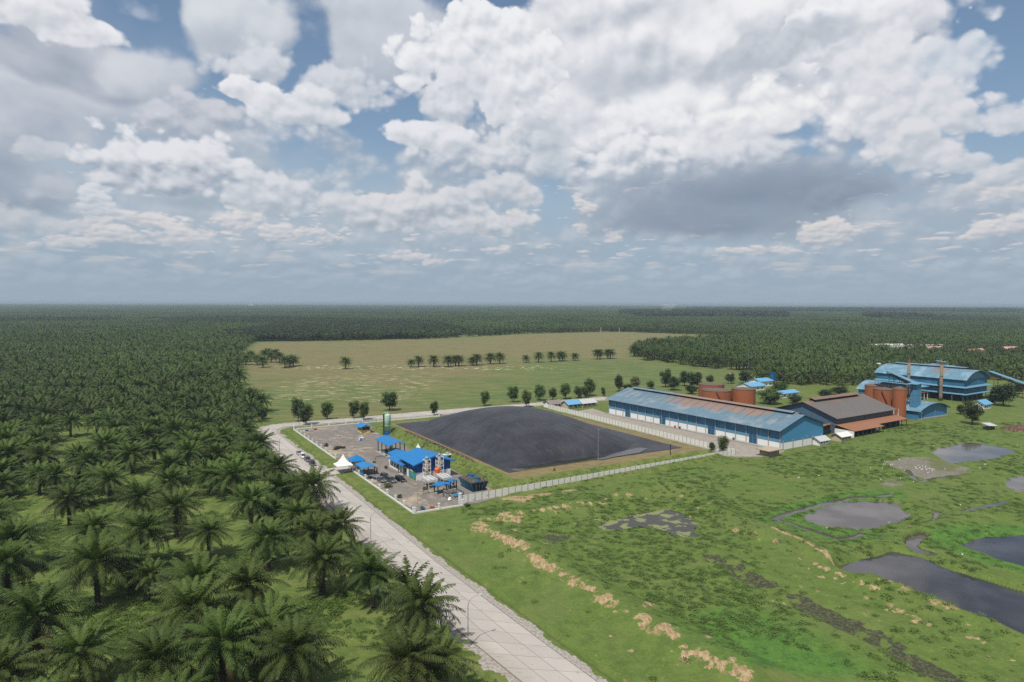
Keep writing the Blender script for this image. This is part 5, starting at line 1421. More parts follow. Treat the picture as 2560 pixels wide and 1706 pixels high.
# ------------------------------------------------------------------ the covered lagoon
def cover_mat():
    m = bpy.data.materials.new('black_membrane'); m.use_nodes = True
    t = NT(m.node_tree); p = t.n['Principled BSDF']
    co = t.new('ShaderNodeTexCoord').outputs['Object']
    x, y, z = t.sep(co)
    n1, n2 = t.noise(co, 0.08, 4.0, 0.6), t.noise(t.v('MULTIPLY', co, (0.5, 0.12, 0.3)), 1.0, 4.0, 0.6)
    c = t.mix(t.ss(n1, 0.35, 0.7), (0.020, 0.021, 0.026), (0.038, 0.039, 0.046))
    c = t.mix(t.m('MULTIPLY', t.ss(n2, 0.55, 0.72), 0.5), c, (0.056, 0.057, 0.063))  # lighter streaks paint a sheen into the membrane colour
    c = t.mix(t.m('MULTIPLY', t.m('SUBTRACT', 1.0, t.ss(t.m('ABSOLUTE', t.m('SUBTRACT', t.m('FRACT', t.m('DIVIDE', x, 6.5)), 0.5)), 0.0, 0.012)), 0.6), c, (0.02, 0.02, 0.022))
    t.put(p.inputs['Base Color'], c)
    p.inputs['Roughness'].default_value = 0.5; p.inputs['Specular IOR Level'].default_value = 0.3
    bn = t.new('ShaderNodeBump'); t.put(bn.inputs['Height'], t.m('ADD', n2, t.noise(co, 1.2, 4.0, 0.65))); bn.inputs['Strength'].default_value = 0.15; bn.inputs['Distance'].default_value = 0.08
    t.l.new(bn.outputs[0], p.inputs['Normal'])
    return m


def lagoon_cover():
    x0, x1, y0, y1 = 40.6, 119.5, 15.0, 120.0
    nx, ny = 260, 340
    gx_, gy_ = np.meshgrid(np.linspace(x0, x1, nx), np.linspace(y0, y1, ny), indexing='ij')
    # the gas bubble is slack in two corners
    bx0, bx1 = 41.5, 112.0
    u = np.clip((gx_ - (bx0 + bx1) / 2) / ((bx1 - bx0) / 2), -1, 1)
    y_lo, y_hi = 20.0 + 3.0 * vn(gx_, gy_ * 0, 9, 3) + 10 * step(gx_, 92, 112), 118.0 - 10 * (1 - step(gx_, 42, 58))
    v = np.clip((gy_ - (y_lo + y_hi) / 2) / ((y_hi - y_lo) / 2), -1, 1)
    s_ = (1 - np.abs(u) ** 2.1) * (1 - np.abs(v) ** 2.1)
    h = 11.0 * s_ ** 0.95 + 0.9 * np.clip(s_ * 9, 0, 1) ** 0.6 * step(-v, 0.3, 0.9)
    # tension folds run up from the edges to the crown
    ang = np.arctan2(v, u); rr = np.sqrt(u * u + v * v)
    fold = np.sin(ang * 46 + 3 * vn(gx_, gy_, 20, 2)) * 0.5 + np.sin(ang * 81 + 2 * vn(gx_, gy_, 12, 5)) * 0.35
    h += 0.42 * fold * np.clip(rr - 0.35, 0, 0.6) * np.clip(s_ * 6, 0, 1)
    slack = (s_ < 0.12)
    h += np.where(slack, 0.35 * (0.12 - s_) / 0.12 * (fbm(gx_, gy_, 6, 4) - 0.3), 0) + 0.25 * (vn(gx_, gy_, 2.4, 8) - 0.5) * np.clip(0.4 - s_, 0, 0.4)
    # a strip along the front and the slack corner dips and holds water
    dip = (1 - step(np.abs(gy_ - 17.6), 1.2, 3.0)) * step(gx_, 43, 46) * (1 - step(gx_, 90, 98))
    h -= 0.35 * dip
    edge = np.minimum.reduce([gx_ - x0, x1 - gx_, gy_ - y0, y1 - gy_])
    z = 2.98 + h * np.clip(edge / 1.5, 0, 1) + 0.08
    z = np.where((dip > 0.3) & (gy_ < y_lo), np.minimum(z, 2.92), z)
    co = np.stack([gx_, gy_, z], -1).reshape(-1, 3)
    i = (np.arange(nx - 1)[:, None] * ny + np.arange(ny - 1)[None, :]).ravel()
    mb = MB(); mb.v = [tuple(p) for p in co]
    mb.f = [tuple(q) for q in np.stack([i, i + ny, i + ny + 1, i + 1], 1)]
    return mb


t = thing('lagoon_cover', 'huge black membrane swollen into a dome over the grassy bank', 'lagoon cover', cw(0, 0), CROT)
obj('membrane', lagoon_cover(), cover_mat(), t, True)
mb = MB()
pts = [(44.5, 15.9), (60, 15.7), (78, 16.0), (93, 16.4), (94, 17.6), (90, 19.6), (78, 20.6), (66, 21.5), (58, 21.3), (50, 21.5), (45, 20.6), (43.8, 17.6)]
mb.add([(a, b, 3.03) for a, b in pts], [tuple(range(len(pts)))])
obj('rain_puddle', mb, water_mat('green_rain_water', (0.018, 0.022, 0.016)), t)
mb = MB()
for pts in ([(1310, 662), (1420, 640), (1500, 606), (1620, 575), (1760, 545), (1840, 556), (1760, 595), (1640, 615), (1500, 640), (1400, 664)],):
    q = [cw(0, 0) * 0 + G(1150 + a / 3.92, 980 + b / 3.92, 3.22) for a, b in pts]
    mb.add([((p.x - CO[0]) * E2[0] + (p.y - CO[1]) * E2[1], (p.x - CO[0]) * E1[0] + (p.y - CO[1]) * E1[1], 3.22) for p in q], [tuple(range(len(pts)))])
obj('wet_film', mb, mat('wet_membrane', (0.075, 0.077, 0.082), 0.35, 0.3, 0.1, 0.6, spec=0.4), t)  # paler grey puts the water film's sky reflection into its colour
# anchor path stakes and the gas pipe on low stands along the bank
t = thing('gas_pipe', 'long rusty pipe on short stands along the brown edge of the lagoon bank', 'pipe', cw(0, 0), CROT)
mb = MB(); mb.tube([(37.9, 35.0, 3.1), (37.8, 36.5, 3.75), (37.7, 60, 3.8), (37.6, 98, 3.8), (37.5, 100, 3.2)], 0.22, 8); obj('pipe', mb, M['rust_metal'], t)
for k in range(16):
    mb = MB(); y = 37 + k * 4.1; mb.box(37.35, 38.05, y - 0.15, y + 0.15, 2.9, 3.62); obj('pipe_stand', mb, M['concrete'], t)
t = thing('pipe_loop', 'thin dark pipe arching up from the bank behind the blue building', 'pipe', cw(0, 0), CROT)
mb = MB(); mb.tube([(28.5, 62, 0), (29, 62, 3.2), (30.5, 62, 5.2), (33, 61.6, 5.4), (36, 61, 4.6), (37.4, 60.6, 3.8)], 0.14, 6); mb.tube([(33, 52, 1.0), (33.3, 54, 4.0), (34, 56.5, 4.6), (36, 57, 4.4), (37.4, 57, 3.9)], 0.12, 6)
obj('pipe', mb, M['post_green'], t)
t = thing('blower_deck', 'pale steel deck with a small blower on the bank behind the blue building', 'equipment', cw(33, 50), CROT)
mb = MB(); mb.box(-3, 3.0, -1.2, 1.2, 3.0, 3.15); [mb.box(a, a + .12, b, b + .12, 0, 3.0) for a in (-2.9, 2.8) for b in (-1.1, 1.0)]; obj('deck', mb, M['pale_steel'], t)
mb = MB(); mb.lathe([(0.05, 3.15), (0.5, 3.15), (0.5, 3.7), (0.2, 3.95)], 1.6, 0, 12); obj('blower', mb, M['grey'], t)


# ------------------------------------------------------------------ fences
def fence(label, pts, posts, group):
    """Low white wall with white posts and a thin dark wire screen; pts in compound coordinates."""
    a, b = np.array(pts[0], float), np.array(pts[1], float); L_ = float(np.linalg.norm(b - a)); an = math.atan2(b[1] - a[1], b[0] - a[0])
    t = thing('boundary_fence', label, 'fence', cw(*a), CROT + an, group)
    mb = MB(); mb.box(0, L_, -0.14, 0.14, -0.3, 0.42); obj('low_wall', mb, M['white'], t)
    w = MB(); n = int(L_ / 1.2)
    for k in range(n):
        x = (k + 0.5) * L_ / n; w.box(x - 0.012, x + 0.012, -0.012, 0.012, 0.42, 1.35)
    w.box(0, L_, -0.015, 0.015, 1.32, 1.36); w.box(0, L_, -0.012, 0.012, 0.86, 0.89)
    obj('wire_screen', w, M['grey'], t)
    pm = None
    for k in range(posts + 1):
        if pm is None:
            m_ = MB(); m_.box(-0.24, 0.24, -0.24, 0.24, -0.3, 1.75); m_.box(-0.29, 0.29, -0.29, 0.29, 1.75, 1.85); pm = m_.mesh('fence_post', M['white'])
        obj('post', pm, None, t, loc=(k * L_ / posts, 0, 0))
    return t


fence('white post fence beside the road from the tent to the road bend', (( -0.05, 76), (-0.05, 144.2)), 10, None)
fence('white post fence beside the road from the gate to the compound corner', ((0, 55), (0, -1)), 8, None)
fence('white post fence along the back road behind the silo', ((0.2, 145.2), (75, 146.0)), 9, None)
fence('short white post fence along the back road behind the lagoon', ((83.5, 146.4), (118, 149.5)), 4, None)
fence('short white fence stretch on the grass side with one post', ((0.3, -1.2), (15.4, -1.2)), 2, None)


def panel_wall(label, a, b):
    a, b = np.array(a, float), np.array(b, float); L_ = float(np.linalg.norm(b - a)); an = math.atan2(b[1] - a[1], b[0] - a[0])
    t = thing('panel_wall', label, 'wall', (a[0], a[1], 0), an)
    n = int(round(L_ / 2.4)); s_ = L_ / n
    mb = MB()
    for k in range(n):
        for j in range(6):
            x0, z0 = k * s_ + 0.09, -0.25 + j * 0.44
            mb.box(x0, x0 + s_ - 0.18, -0.03, 0.03, z0, z0 + 0.385)
    obj('panels', mb, M['panel'], t)
    m_ = MB(); m_.box(-0.10, 0.10, -0.09, 0.09, -0.3, 2.5); pm = m_.mesh('wall_post', M['concrete'])
    for k in range(n + 1):
        obj('post', pm, None, t, loc=(k * s_, 0, 0))
    return t


wa, wb, wc = G(1152, 1259), G(1838, 1138), G(1371, 1021)
panel_wall('pale concrete panel wall between the grassy bank and the marsh', wa[:2], wb[:2])
panel_wall('pale concrete panel wall between the black cover and the warehouse yard', wb[:2], wc[:2])
t = thing('wall_pillar', 'white pillar where the concrete panel wall starts', 'pillar', wa, CROT)
mb = MB(); mb.box(-0.6, 0.1, -0.35, 0.35, -0.2, 3.0); mb.box(-0.68, 0.18, -0.43, 0.43, 3.0, 3.12); obj('shaft', mb, M['white'], t)

# ------------------------------------------------------------------ blue roofed buildings
BR = sheet_mat('blue_roof_sheet', (0.004, 0.160, 0.43), axis='Y', pitch=0.5, vary=0.05, rough=0.42)
BRX = sheet_mat('blue_roof_sheet_across', (0.010, 0.180, 0.44), axis='X', pitch=0.5, vary=0.06, rough=0.42)


def gable(mb, x0, x1, y0, y1, ze, za, t=0.14, xm=None):
    """Two roof slopes, ridge along y."""
    xm = (x0 + x1) / 2 if xm is None else xm
    mb.slab([(x0, y0, ze), (xm, y0, za), (xm, y1, za), (x0, y1, ze)][::-1] if False else [(x0, y0, ze), (xm, y0, za), (xm, y1, za), (x0, y1, ze)], t)
    mb.slab([(xm + 0.004, y0, za), (x1, y0, ze), (x1, y1, ze), (xm + 0.004, y1, za)], t)
    return mb


t = thing('control_building', 'bright blue gable roofed building with white lower walls beside the parked cars', 'building', cw(14.3, 31.2), CROT)
W_, D_ = 12.6, 13.5
mb = MB(); mb.box(0, W_, 0, D_, 0, 2.7); mb.box(-0.6, 8.3, D_, 24.0, 0, 2.9); obj('lower_wall', mb, M['white_wall'], t)
mb = MB(); mb.prism([(0.02, 2.7), (W_ - 0.02, 2.7), (W_ - 0.02, 5.55), (W_ / 2, 7.75), (0.02, 5.55)], 0.02, D_ - 0.02); obj('upper_wall', mb, M['blue_wall'], t)
obj('roof', gable(MB(), -1.5, W_ + 1.1, -1.1, D_ + 0.6, 5.65, 8.1), BR, t)
mb = MB(); mb.slab([(-1.8, -1.15, 5.5), (W_ / 2 - .25, -1.15, 7.95), (W_ / 2 - .25, -1.08, 7.95), (-1.8, -1.08, 5.5)], 0.35); mb.slab([(W_ / 2 - .25, -1.15, 7.95), (W_ + 1.3, -1.15, 5.5), (W_ + 1.3, -1.08, 5.5), (W_ / 2 - .25, -1.08, 7.95)], 0.35); obj('fascia', mb, M['blue'], t)
obj('wing_roof', gable(MB(), -2.0, 8.6, 7.8, 22.6, 3.7, 5.2, 0.14, 4.2), BR, t)
obj('rear_roof', gable(MB(), 1.0, 8.0, 22.9, 30.4, 3.6, 4.6, 0.14), BR, t)
mb = MB(); mb.box(1.4, 7.6, 24.2, 30.0, 0, 3.5); obj('rear_wall', mb, M['white_wall'], t)
for y, h in ((15.0, 1.3), (17.6, 1.3), (20.3, 1.3)):
    mb = MB(); mb.box(-0.66, -0.56, y, y + 1.5, 1.0, 1.0 + h); f_ = obj('window', mb, M['glass'], t)
mb = MB(); mb.box(-0.07, 0.05, 8.6, 11.0, 0.05, 2.35); obj('door', mb, M['glass'], t)
mb = MB(); mb.box(-1.9, 0, 7.9, 12.6, 0, 0.12); obj('porch_step', mb, M['concrete'], t)
for y in (7.6, 12.8):
    mb = MB(); mb.box(-1.5, -1.25, y, y + 0.25, 0.0, 3.9); obj('porch_post', mb, M['post_green'], t)
# mural board on the corner: green with a blue and white picture
t2 = thing('mural_board', 'green billboard with a pale blue picture on the side of the blue building', 'billboard', cw(14.3, 31.2), CROT)
mb = MB(); mb.box(-0.20, -0.10, 0.2, 6.2, 0.25, 3.3); obj('board', mb, mat('mural_green', (0.05, 0.26, 0.13), 0.6, 0.35, 0.5, 2.0), t2)
mb = MB(); mb.add([(-0.215, 1.0, 1.2), (-0.215, 2.2, 0.9), (-0.215, 4.4, 1.2), (-0.215, 4.9, 1.9), (-0.215, 3.4, 2.6), (-0.215, 1.6, 2.1)], [(0, 1, 2, 3, 4, 5)]); obj('picture', mb, mat('mural_blue', (0.07, 0.25, 0.50), 0.6, 0.5, 0.9, 2.5), t2)
mb = MB(); mb.add([(-0.218, 2.5, 2.6), (-0.218, 4.8, 2.7), (-0.218, 5.2, 3.1), (-0.218, 3.0, 3.1)], [(0, 1, 2, 3)]); obj('banner_stripe', mb, M['plain_white'], t2)


def shed_on_posts(label, loc, w, d, ze, za, posts, roofm, name='open_shed', cat='shed', over=0.8):
    t = thing(name, label, cat, loc, CROT)
    obj('roof', gable(MB(), -over, w + over, -over, d + over, ze, za), roofm, t)
    m_ = MB(); m_.box(-0.14, 0.14, -0.14, 0.14, 0, ze + 0.15); pm = m_.mesh('shed_post', M['post_green'])
    for a, b in posts:
        obj('post', pm, None, t, loc=(a, b, 0))
    return t


t = shed_on_posts('open blue roofed pump shed on dark green posts before the silo', cw(18.2, 66.6), 6.2, 14.0, 5.0, 6.3, [(a, b) for a in (0.2, 6.0) for b in (0.2, 4.8, 9.4, 13.8)], BR)
mb = MB(); mb.box(-0.6, 6.8, -0.6, 14.6, 0, 0.18); obj('floor_slab', mb, M['concrete'], t)
for x, y, r, h, m_ in ((1.6, 3.0, 0.55, 1.5, 'grey'), (3.6, 6.0, 0.7, 2.0, 'post_green'), (1.8, 9.0, 0.6, 1.7, 'dark'), (4.4, 10.8, 0.65, 1.8, 'grey')):
    p_ = thing('pump_vessel', {1.6: 'small grey pump vessel under the open shed at its front', 3.6: 'tall dark green vessel in the middle of the open shed', 1.8: 'black pump vessel under the open shed on its road side', 4.4: 'grey vessel at the back of the open shed'}[x], 'pump', cw(18.2 + x, 66.6 + y, 0.18), CROT)
    mb = MB(); mb.lathe([(r * .6, 0), (r * .6, .25), (r, .3), (r, h * .85), (r * .5, h)], 0, 0, 12); obj('tank', mb, M[m_], p_)
    mb = MB(); mb.tube([(0, 0, h * .9), (0, 0, h + .3), (0.9, 0, h + .3), (0.9, 0, 0.1)], 0.09, 6); obj('pipe', mb, M['dark'], p_)

t = thing('guard_house', 'small guard house with a blue pyramid roof behind the white tent', 'guard house', cw(0.9, 57.2), CROT)
mb = MB(); mb.box(0.4, 3.6, 0.6, 3.6, 0, 2.9); obj('wall', mb, M['white_wall'], t)
mb = MB(); e = 0.75; mb.add([(-e, -e, 2.95), (4 + e, -e, 2.95), (4 + e, 4 + e, 2.95), (-e, 4 + e, 2.95), (2, 2, 4.7)], [(0, 1, 4), (1, 2, 4), (2, 3, 4), (3, 0, 4), (3, 2, 1, 0)]); obj('roof', mb, M['blue'], t)
mb = MB(); mb.box(0.33, 0.42, 1.2, 2.8, 1.0, 2.2); obj('window', mb, M['glass'], t)
for a, b in ((0, 0), (4, 0), (0, 4), (4, 4)):
    mb = MB(); mb.box(a - .12, a + .12, b - .12, b + .12, 0, 2.95); obj('post', mb, M['post_green'], t)
mb = MB(); mb.box(-0.6, -0.45, -3.2, 0.2, 0, 1.0); obj('gate_panel', mb, M['rust_metal'], t)


def pagoda_tent(label, loc, s_, ze, za, side=True):
    t = thing('pagoda_tent', label, 'tent', loc, CROT)
    mb = MB(); K = 9
    ring = []
    for k in range(K):
        f = k / (K - 1); w = s_ / 2 * (1 - f) ** 1.0; z = ze + (za - ze) * (f ** 1.9 if f < 1 else 1)
        w = max(w, 0.04)
        ring.append((w, z))
    vs = []
    for w, z in ring:
        vs += [(-w, -w, z), (w, -w, z), (w, w, z), (-w, w, z)]
    mb.add(vs, [(4 * k + i, 4 * k + (i + 1) % 4, 4 * k + 4 + (i + 1) % 4, 4 * k + 4 + i) for k in range(K - 1) for i in range(4)])
    obj('roof', mb, M['canvas'], t)
    mb = MB(); h = s_ / 2
    for i in range(12):
        a, b = -h + i * s_ / 12, -h + (i + 1) * s_ / 12; m_ = (a + b) / 2
        for q in (lambda u: (u, -h), lambda u: (u, h), lambda u: (-h, u), lambda u: (h, u)):
            mb.add([(*q(a), ze + 0.02), (*q(b), ze + 0.02), (*q(b), ze - 0.35), (*q(m_), ze - 0.55), (*q(a), ze - 0.35)], [(0, 1, 2, 3, 4)])
    obj('valance', mb, M['canvas'], t)
    m_ = MB(); m_.cyl(0, 0, 0, ze, 0.06, n=8); pm = m_.mesh('tent_pole', M['pale_steel'])
    for a in (-h + .1, h - .1):
        for b in (-h + .1, h - .1):
            obj('pole', pm, None, t, loc=(a, b, 0))
    return t


pagoda_tent('white pagoda tent with a scalloped edge over the compound entrance', cw(-3.2, 55.4, 0.06), 5.4, 2.75, 6.3)
pagoda_tent('white pointed tent peeping over the ridge behind the blue building', cw(26.0, 57.5, 0.03), 5.0, 3.0, 6.6)
t = shed_on_posts('blue roofed motorcycle shelter beside the white fence and gate', cw(1.2, 46.2), 3.9, 6.8, 2.75, 3.35, [(0.1, 0.1), (0.1, 6.7), (3.8, 0.1), (3.8, 6.7)], BRX, 'motorcycle_shelter', 'shelter', 0.7)
mb = MB(); mb.box(0.0, 0.08, 0.2, 6.6, 0.1, 1.5); obj('side_screen', mb, M['blue'], t)
t = thing('generator_hut', 'little hut with a blue roof and yellow end wall in the empty gravel yard', 'hut', cw(24.4, 119.6), CROT)
mb = MB(); mb.box(0, 4.2, 0, 5.6, 0, 1.5); obj('lower_wall', mb, M['yellow'], t)
mb = MB(); mb.box(0.3, 3.9, 0.3, 5.3, 1.5, 2.8); obj('louvre', mb, M['dark'], t)
mb = MB(); [mb.box(a, a + .25, b, b + .25, 1.5, 3.0) for a in (0, 3.95) for b in (0, 5.35)]; obj('post', mb, M['yellow'], t)
obj('roof', gable(MB(), -1.0, 5.2, -1.0, 6.6, 2.95, 4.1), BRX, t)
mb = MB(); mb.prism([(0.2, 2.9), (4.0, 2.9), (2.1, 3.8)], 0.1, 0.25); obj('gable_board', mb, M['cream'], t)

# silo
t = thing('silo', 'tall pale green silo with a dark blue foot beside the lagoon bank', 'silo', cw(33.2, 109.6), CROT)
mb = MB(); mb.lathe([(1.35, 2.2), (1.35, 9.1), (1.2, 9.5), (0.7, 9.8), (0.3, 9.9)], 0, 0, 24); s0 = obj('shell', mb, M['mint'], t, True)
mb = MB(); mb.lathe([(1.4, 0.0), (1.4, 2.2)], 0, 0, 24); obj('foot', mb, M['blue_wall'], t)
for z in (4.5, 7.0):
    mb = MB(); mb.lathe([(1.37, z), (1.42, z + .04), (1.42, z + .14), (1.37, z + .18)], 0, 0, 24); obj('hoop', mb, M['mint'], t)
mb = MB(); mb.cyl(-1.75, 0.3, 0, 9.9, 0.32, n=12); obj('riser_pipe', mb, M['post_green'], t)
mb = MB(); mb.tube([(-1.75, 0.3, 9.8), (-1.6, .2, 10.3), (-0.6, 0, 10.4), (0, 0, 9.85)], 0.16, 8); mb.cyl(0, 0, 9.8, 10.7, 0.25, 0.2, 10); obj('top_pipe', mb, M['mint'], t)
mb = MB()
for k in range(20):
    mb.box(0.5, 1.0, -1.5, -1.46, 0.3 + k * .45, 0.34 + k * .45)
mb.box(0.5, 0.54, -1.52, -1.45, 0, 9.6); mb.box(0.96, 1.0, -1.52, -1.45, 0, 9.6); obj('ladder', mb, M['grey'], t)

# scrubber towers, water tank, coolers
def scrubber(label, x, y, h):
    t = thing('scrubber_tower', label, 'scrubber tower', cw(x, y, 0.03), CROT)
    f = MB(); w = 1.0
    for a in (-w, w):
        for b in (-w, w):
            f.box(a - .06, a + .06, b - .06, b + .06, 0, h)
    n = 5
    for k in range(n + 1):
        z = k * h / n
        for a in (-w, w):
            f.box(a - .05, a + .05, -w + .07, w - .07, z - .05 if k else 0, z + .05); f.box(-w + .07, w - .07, a - .05, a + .05, z - .05 if k else 0, z + .05)
    for k in range(n):
        z0, z1 = k * h / n, (k + 1) * h / n
        for a in (-w, w):
            f.tube([(a, -w, z0), (a, w, z1)] if k % 2 else [(a, w, z0), (a, -w, z1)], 0.04, 4); f.tube([(-w, a, z0), (w, a, z1)] if k % 2 else [(w, a, z0), (-w, a, z1)], 0.04, 4)
    obj('lattice_frame', f, M['plain_white'], t)
    mb = MB(); mb.lathe([(.5, .6), (.62, .8), (.62, h * .78), (.4, h * .9), (.3, h + .5), (.5, h + .6), (.5, h + .9)], 0, 0, 14); obj('column', mb, M['cream'], t, True)
    mb = MB(); mb.cyl(0, 0, h + .9, h + 1.4, .09, n=6); obj('vent', mb, M['grey'], t)


scrubber('white lattice scrubber tower nearer the green mural board', 17.4, 29.6, 7.2)
scrubber('white lattice scrubber tower beside the orange water tank', 22.0, 29.4, 7.8)
t = thing('water_tank', 'bright orange plastic water tank raised in front of the blue gable wall', 'water tank', cw(20.0, 26.9, 0.03), CROT)
mb = MB(); [mb.box(a - .06, a + .06, b - .06, b + .06, 0, 2.9) for a in (-.7, .7) for b in (-.7, .7)]; mb.box(-.85, .85, -.85, .85, 2.9, 3.0); obj('stand', mb, M['plain_white'], t)
mb = MB(); mb.lathe([(.85, 3.0), (.92, 3.1), (.86, 3.45), (.92, 3.6), (.86, 3.95), (.92, 4.1), (.86, 4.4), (.6, 4.75), (.3, 4.85)], 0, 0, 18); obj('tank', mb, M['safety'], t, True)


def cooler(label, x, y, w, d):
    t = thing('fan_cooler', label, 'cooler', cw(x, y, 0.03), CROT)
    mb = MB(); mb.box(0, w, 0, d, 2.1, 2.75); obj('casing', mb, M['pale_steel'], t)
    mb = MB(); [mb.box(a, a + .14, b, b + .14, 0, 2.1) for a in (.1, w - .24) for b in (.1, d / 2, d - .24)]; [mb.box(.1, w - .1, b, b + .08, .9, 1.0) for b in (.1, d - .2)]; obj('legs', mb, M['pale_steel'], t)
    for i in range(2):
        for k in range(4):
            cx_, cy_ = w * (0.28 + 0.44 * i), d * (0.14 + 0.24 * k)
            mb = MB(); mb.lathe([(.62, 2.75), (.66, 2.95), (.56, 2.95), (.54, 2.78)], cx_, cy_, 16); r_ = obj('fan_ring', mb, M['plain_white'], t)
            mb = MB(); mb.cyl(cx_, cy_, 2.755, 2.80, .53, n=14); mb.cyl(cx_, cy_, 2.80, 2.86, .14, n=8); obj('fan_blade', mb, M['black'], r_)


cooler('pale cooler bank with black round fans on the road side of the orange tank', 13.9, 20.2, 3.4, 5.4)
cooler('pale cooler bank with black round fans on the lagoon side of the orange tank', 19.3, 20.6, 3.2, 5.4)
t = shed_on_posts('narrow low shed with a bright blue roof in front of the coolers', cw(13.9, 13.0), 4.4, 2.9, 2.6, 3.1, [(0.1, .1), (4.3, .1), (.1, 2.8), (4.3, 2.8)], BR, 'pump_shelter', 'shelter', 0.4)
t = shed_on_posts('tiny blue roofed shelter beside the big teal machine', cw(19.9, 16.4), 2.2, 2.0, 2.5, 2.9, [(0.1, .1), (2.1, .1), (.1, 1.9), (2.1, 1.9)], BR, 'valve_shelter', 'shelter', 0.35)
# cooling tower: a flared teal hull in a concrete basin
t = thing('cooling_tower', 'big dark teal cooling tower hull with black pipework in a concrete basin', 'cooling tower', cw(22.1, 5.6, 0.03), CROT)
mb = MB()
for a, b, c, d in ((0, 6.2, 0, .25), (0, 6.2, 10.2, 10.45), (0, .25, .25, 10.2), (5.95, 6.2, .25, 10.2)):
    mb.box(a, b, c, d, 0, 1.25)
mb.box(.25, 5.95, .25, 10.2, 0, 0.3); obj('basin', mb, M['concrete'], t)
mb = MB(); b_, t_ = (1.2, 5.0, 1.6, 8.9), (.1, 6.1, .6, 9.9)
mb.add([(b_[0], b_[2], .8), (b_[1], b_[2], .8), (b_[1], b_[3], .8), (b_[0], b_[3], .8), (t_[0], t_[2], 3.9), (t_[1], t_[2], 3.9), (t_[1], t_[3], 3.9), (t_[0], t_[3], 3.9)], [(3, 2, 1, 0), (4, 5, 6, 7), (0, 1, 5, 4), (1, 2, 6, 5), (2, 3, 7, 6), (3, 0, 4, 7)])
obj('hull', mb, mat('dark_teal_panels', (0.008, 0.055, 0.085), 0.5, 0.3, 0.8, 4.0), t)
mb = MB()
for k in range(9):
    f = k / 8; y0, y1 = b_[2] + f * (b_[3] - b_[2]), t_[2] + f * (t_[3] - t_[2])
    for e in (0, 1):
        mb.tube([(b_[e] - .06 + .12 * e, y0, .8), (t_[e] - .06 + .12 * e, y1, 3.9)], .06, 4)
for k in range(5):
    f = k / 4; x0, x1 = b_[0] + f * (b_[1] - b_[0]), t_[0] + f * (t_[1] - t_[0])
    mb.tube([(x0, b_[2] - .06, .8), (x1, t_[2] - .06, 3.9)], .06, 4)
obj('rib', mb, M['blue_band'], t)
mb = MB(); mb.box(.3, 5.9, .8, 9.7, 3.91, 3.97); obj('deck', mb, M['brown'], t)
for k, (x, y) in enumerate(((3.1, 3.0), (3.1, 7.2))):
    mb = MB(); mb.lathe([(1.2, 3.97), (1.05, 4.5), (1.15, 5.0), (1.0, 5.0), (.95, 4.5), (.95, 4.1)], x, y, 18); obj('fan_stack', mb, M['blue_old'], t)
mb = MB()
for k in range(5):
    y = 1.2 + k * 2.0; mb.tube([(.4, y, 3.95), (.4, y, 5.0), (5.8, y, 5.0), (5.8, y, 3.95)], .06, 5)
mb.tube([(.4, 1.2, 5.0), (.4, 9.2, 5.0)], .06, 5); mb.tube([(5.8, 1.2, 5.0), (5.8, 9.2, 5.0)], .06, 5)
for x in (1.6, 2.6, 3.6, 4.6):
    mb.tube([(x, .4, .3), (x, .2, 2.6), (x, .4, 4.4), (x, 1.4, 4.6)], .12, 6)
obj('pipework', mb, M['dark'], t)
t = thing('red_drum', 'bright red drum lying at the back corner of the cooling tower basin', 'drum', cw(28.9, 6.4, 0.4), CROT)
mb = MB(); mb.tube([(-.7, 0, 0.3), (.7, 0, 0.3)], .45, 14); obj('barrel', mb, M['red'], t)
t = thing('settling_pit', 'open concrete pit with low walls beside the cooling tower', 'pit', cw(15.4, 6.6, 0.03), CROT)
mb = MB()
for a, b, c, d in ((0, 4.4, 0, .22), (0, 4.4, 5.3, 5.52), (0, .22, .22, 5.3), (4.18, 4.4, .22, 5.3)):
    mb.box(a, b, c, d, 0, 1.3)
obj('wall', mb, M['concrete'], t)
mb = MB(); mb.box(.22, 4.18, .22, 5.3, 0, .25); obj('water', mb, M['black'], t)
t = thing('banner', 'light blue cloth banner hung on the pit wall', 'banner', cw(16.2, 6.5, 0.03), CROT)
mb = MB(); mb.slab([(0, -.06, 1.55), (2.7, -.06, 1.75), (2.7, -.10, .95), (0, -.10, .75)], .03); obj('cloth', mb, mat('sky_blue_cloth', (0.05, 0.36, 0.62), .7, .06), t)
t = thing('pipe_rack', 'tangle of dark pipes and valves beside the open pit', 'pipework', cw(14.6, 6.3, 0.03), CROT)
mb = MB(); mb.tube([(0, 0, 0), (0, 0, 2.2), (.2, 1.6, 2.4), (.2, 4.6, 2.4), (.2, 4.6, 0)], .12, 6); mb.tube([(-.3, .8, 0), (-.3, .8, 1.6), (-.3, 3.4, 1.6), (-.3, 3.4, 0)], .09, 6); mb.tube([(.2, 3.0, 2.4), (2.8, 3.0, 2.5), (2.8, 3.0, 1.2)], .1, 6); mb.tube([(4.9, 0, 0), (4.9, 0, 1.6), (4.9, 5.0, 1.6), (4.9, 5, 0)], .1, 6)
obj('pipe', mb, M['dark'], t)
t = thing('sack_pile', 'white sacks dumped at the corner of the open pit', 'sacks', cw(14.2, 5.2, 0.03), CROT)
for a, b, c in ((0, 0, .28), (.5, .3, .3), (.2, .7, .26), (.3, .3, .7)):
    mb = MB(); mb.ball(a, b, c, .42, 5, .7); obj('sack', mb, M['canvas'], t)
t = thing('notice_frame', 'empty brown notice board frame standing on the gravel', 'notice board', cw(10.0, 15.5, 0.03), CROT)
mb = MB(); mb.box(0, .1, 0, .1, 0, 2.3); mb.box(1.7, 1.8, 0, .1, 0, 2.3); obj('leg', mb, M['brown'], t)
mb = MB(); mb.box(.1, 1.7, .02, .08, 1.1, 2.3); obj('panel', mb, M['brown'], t)

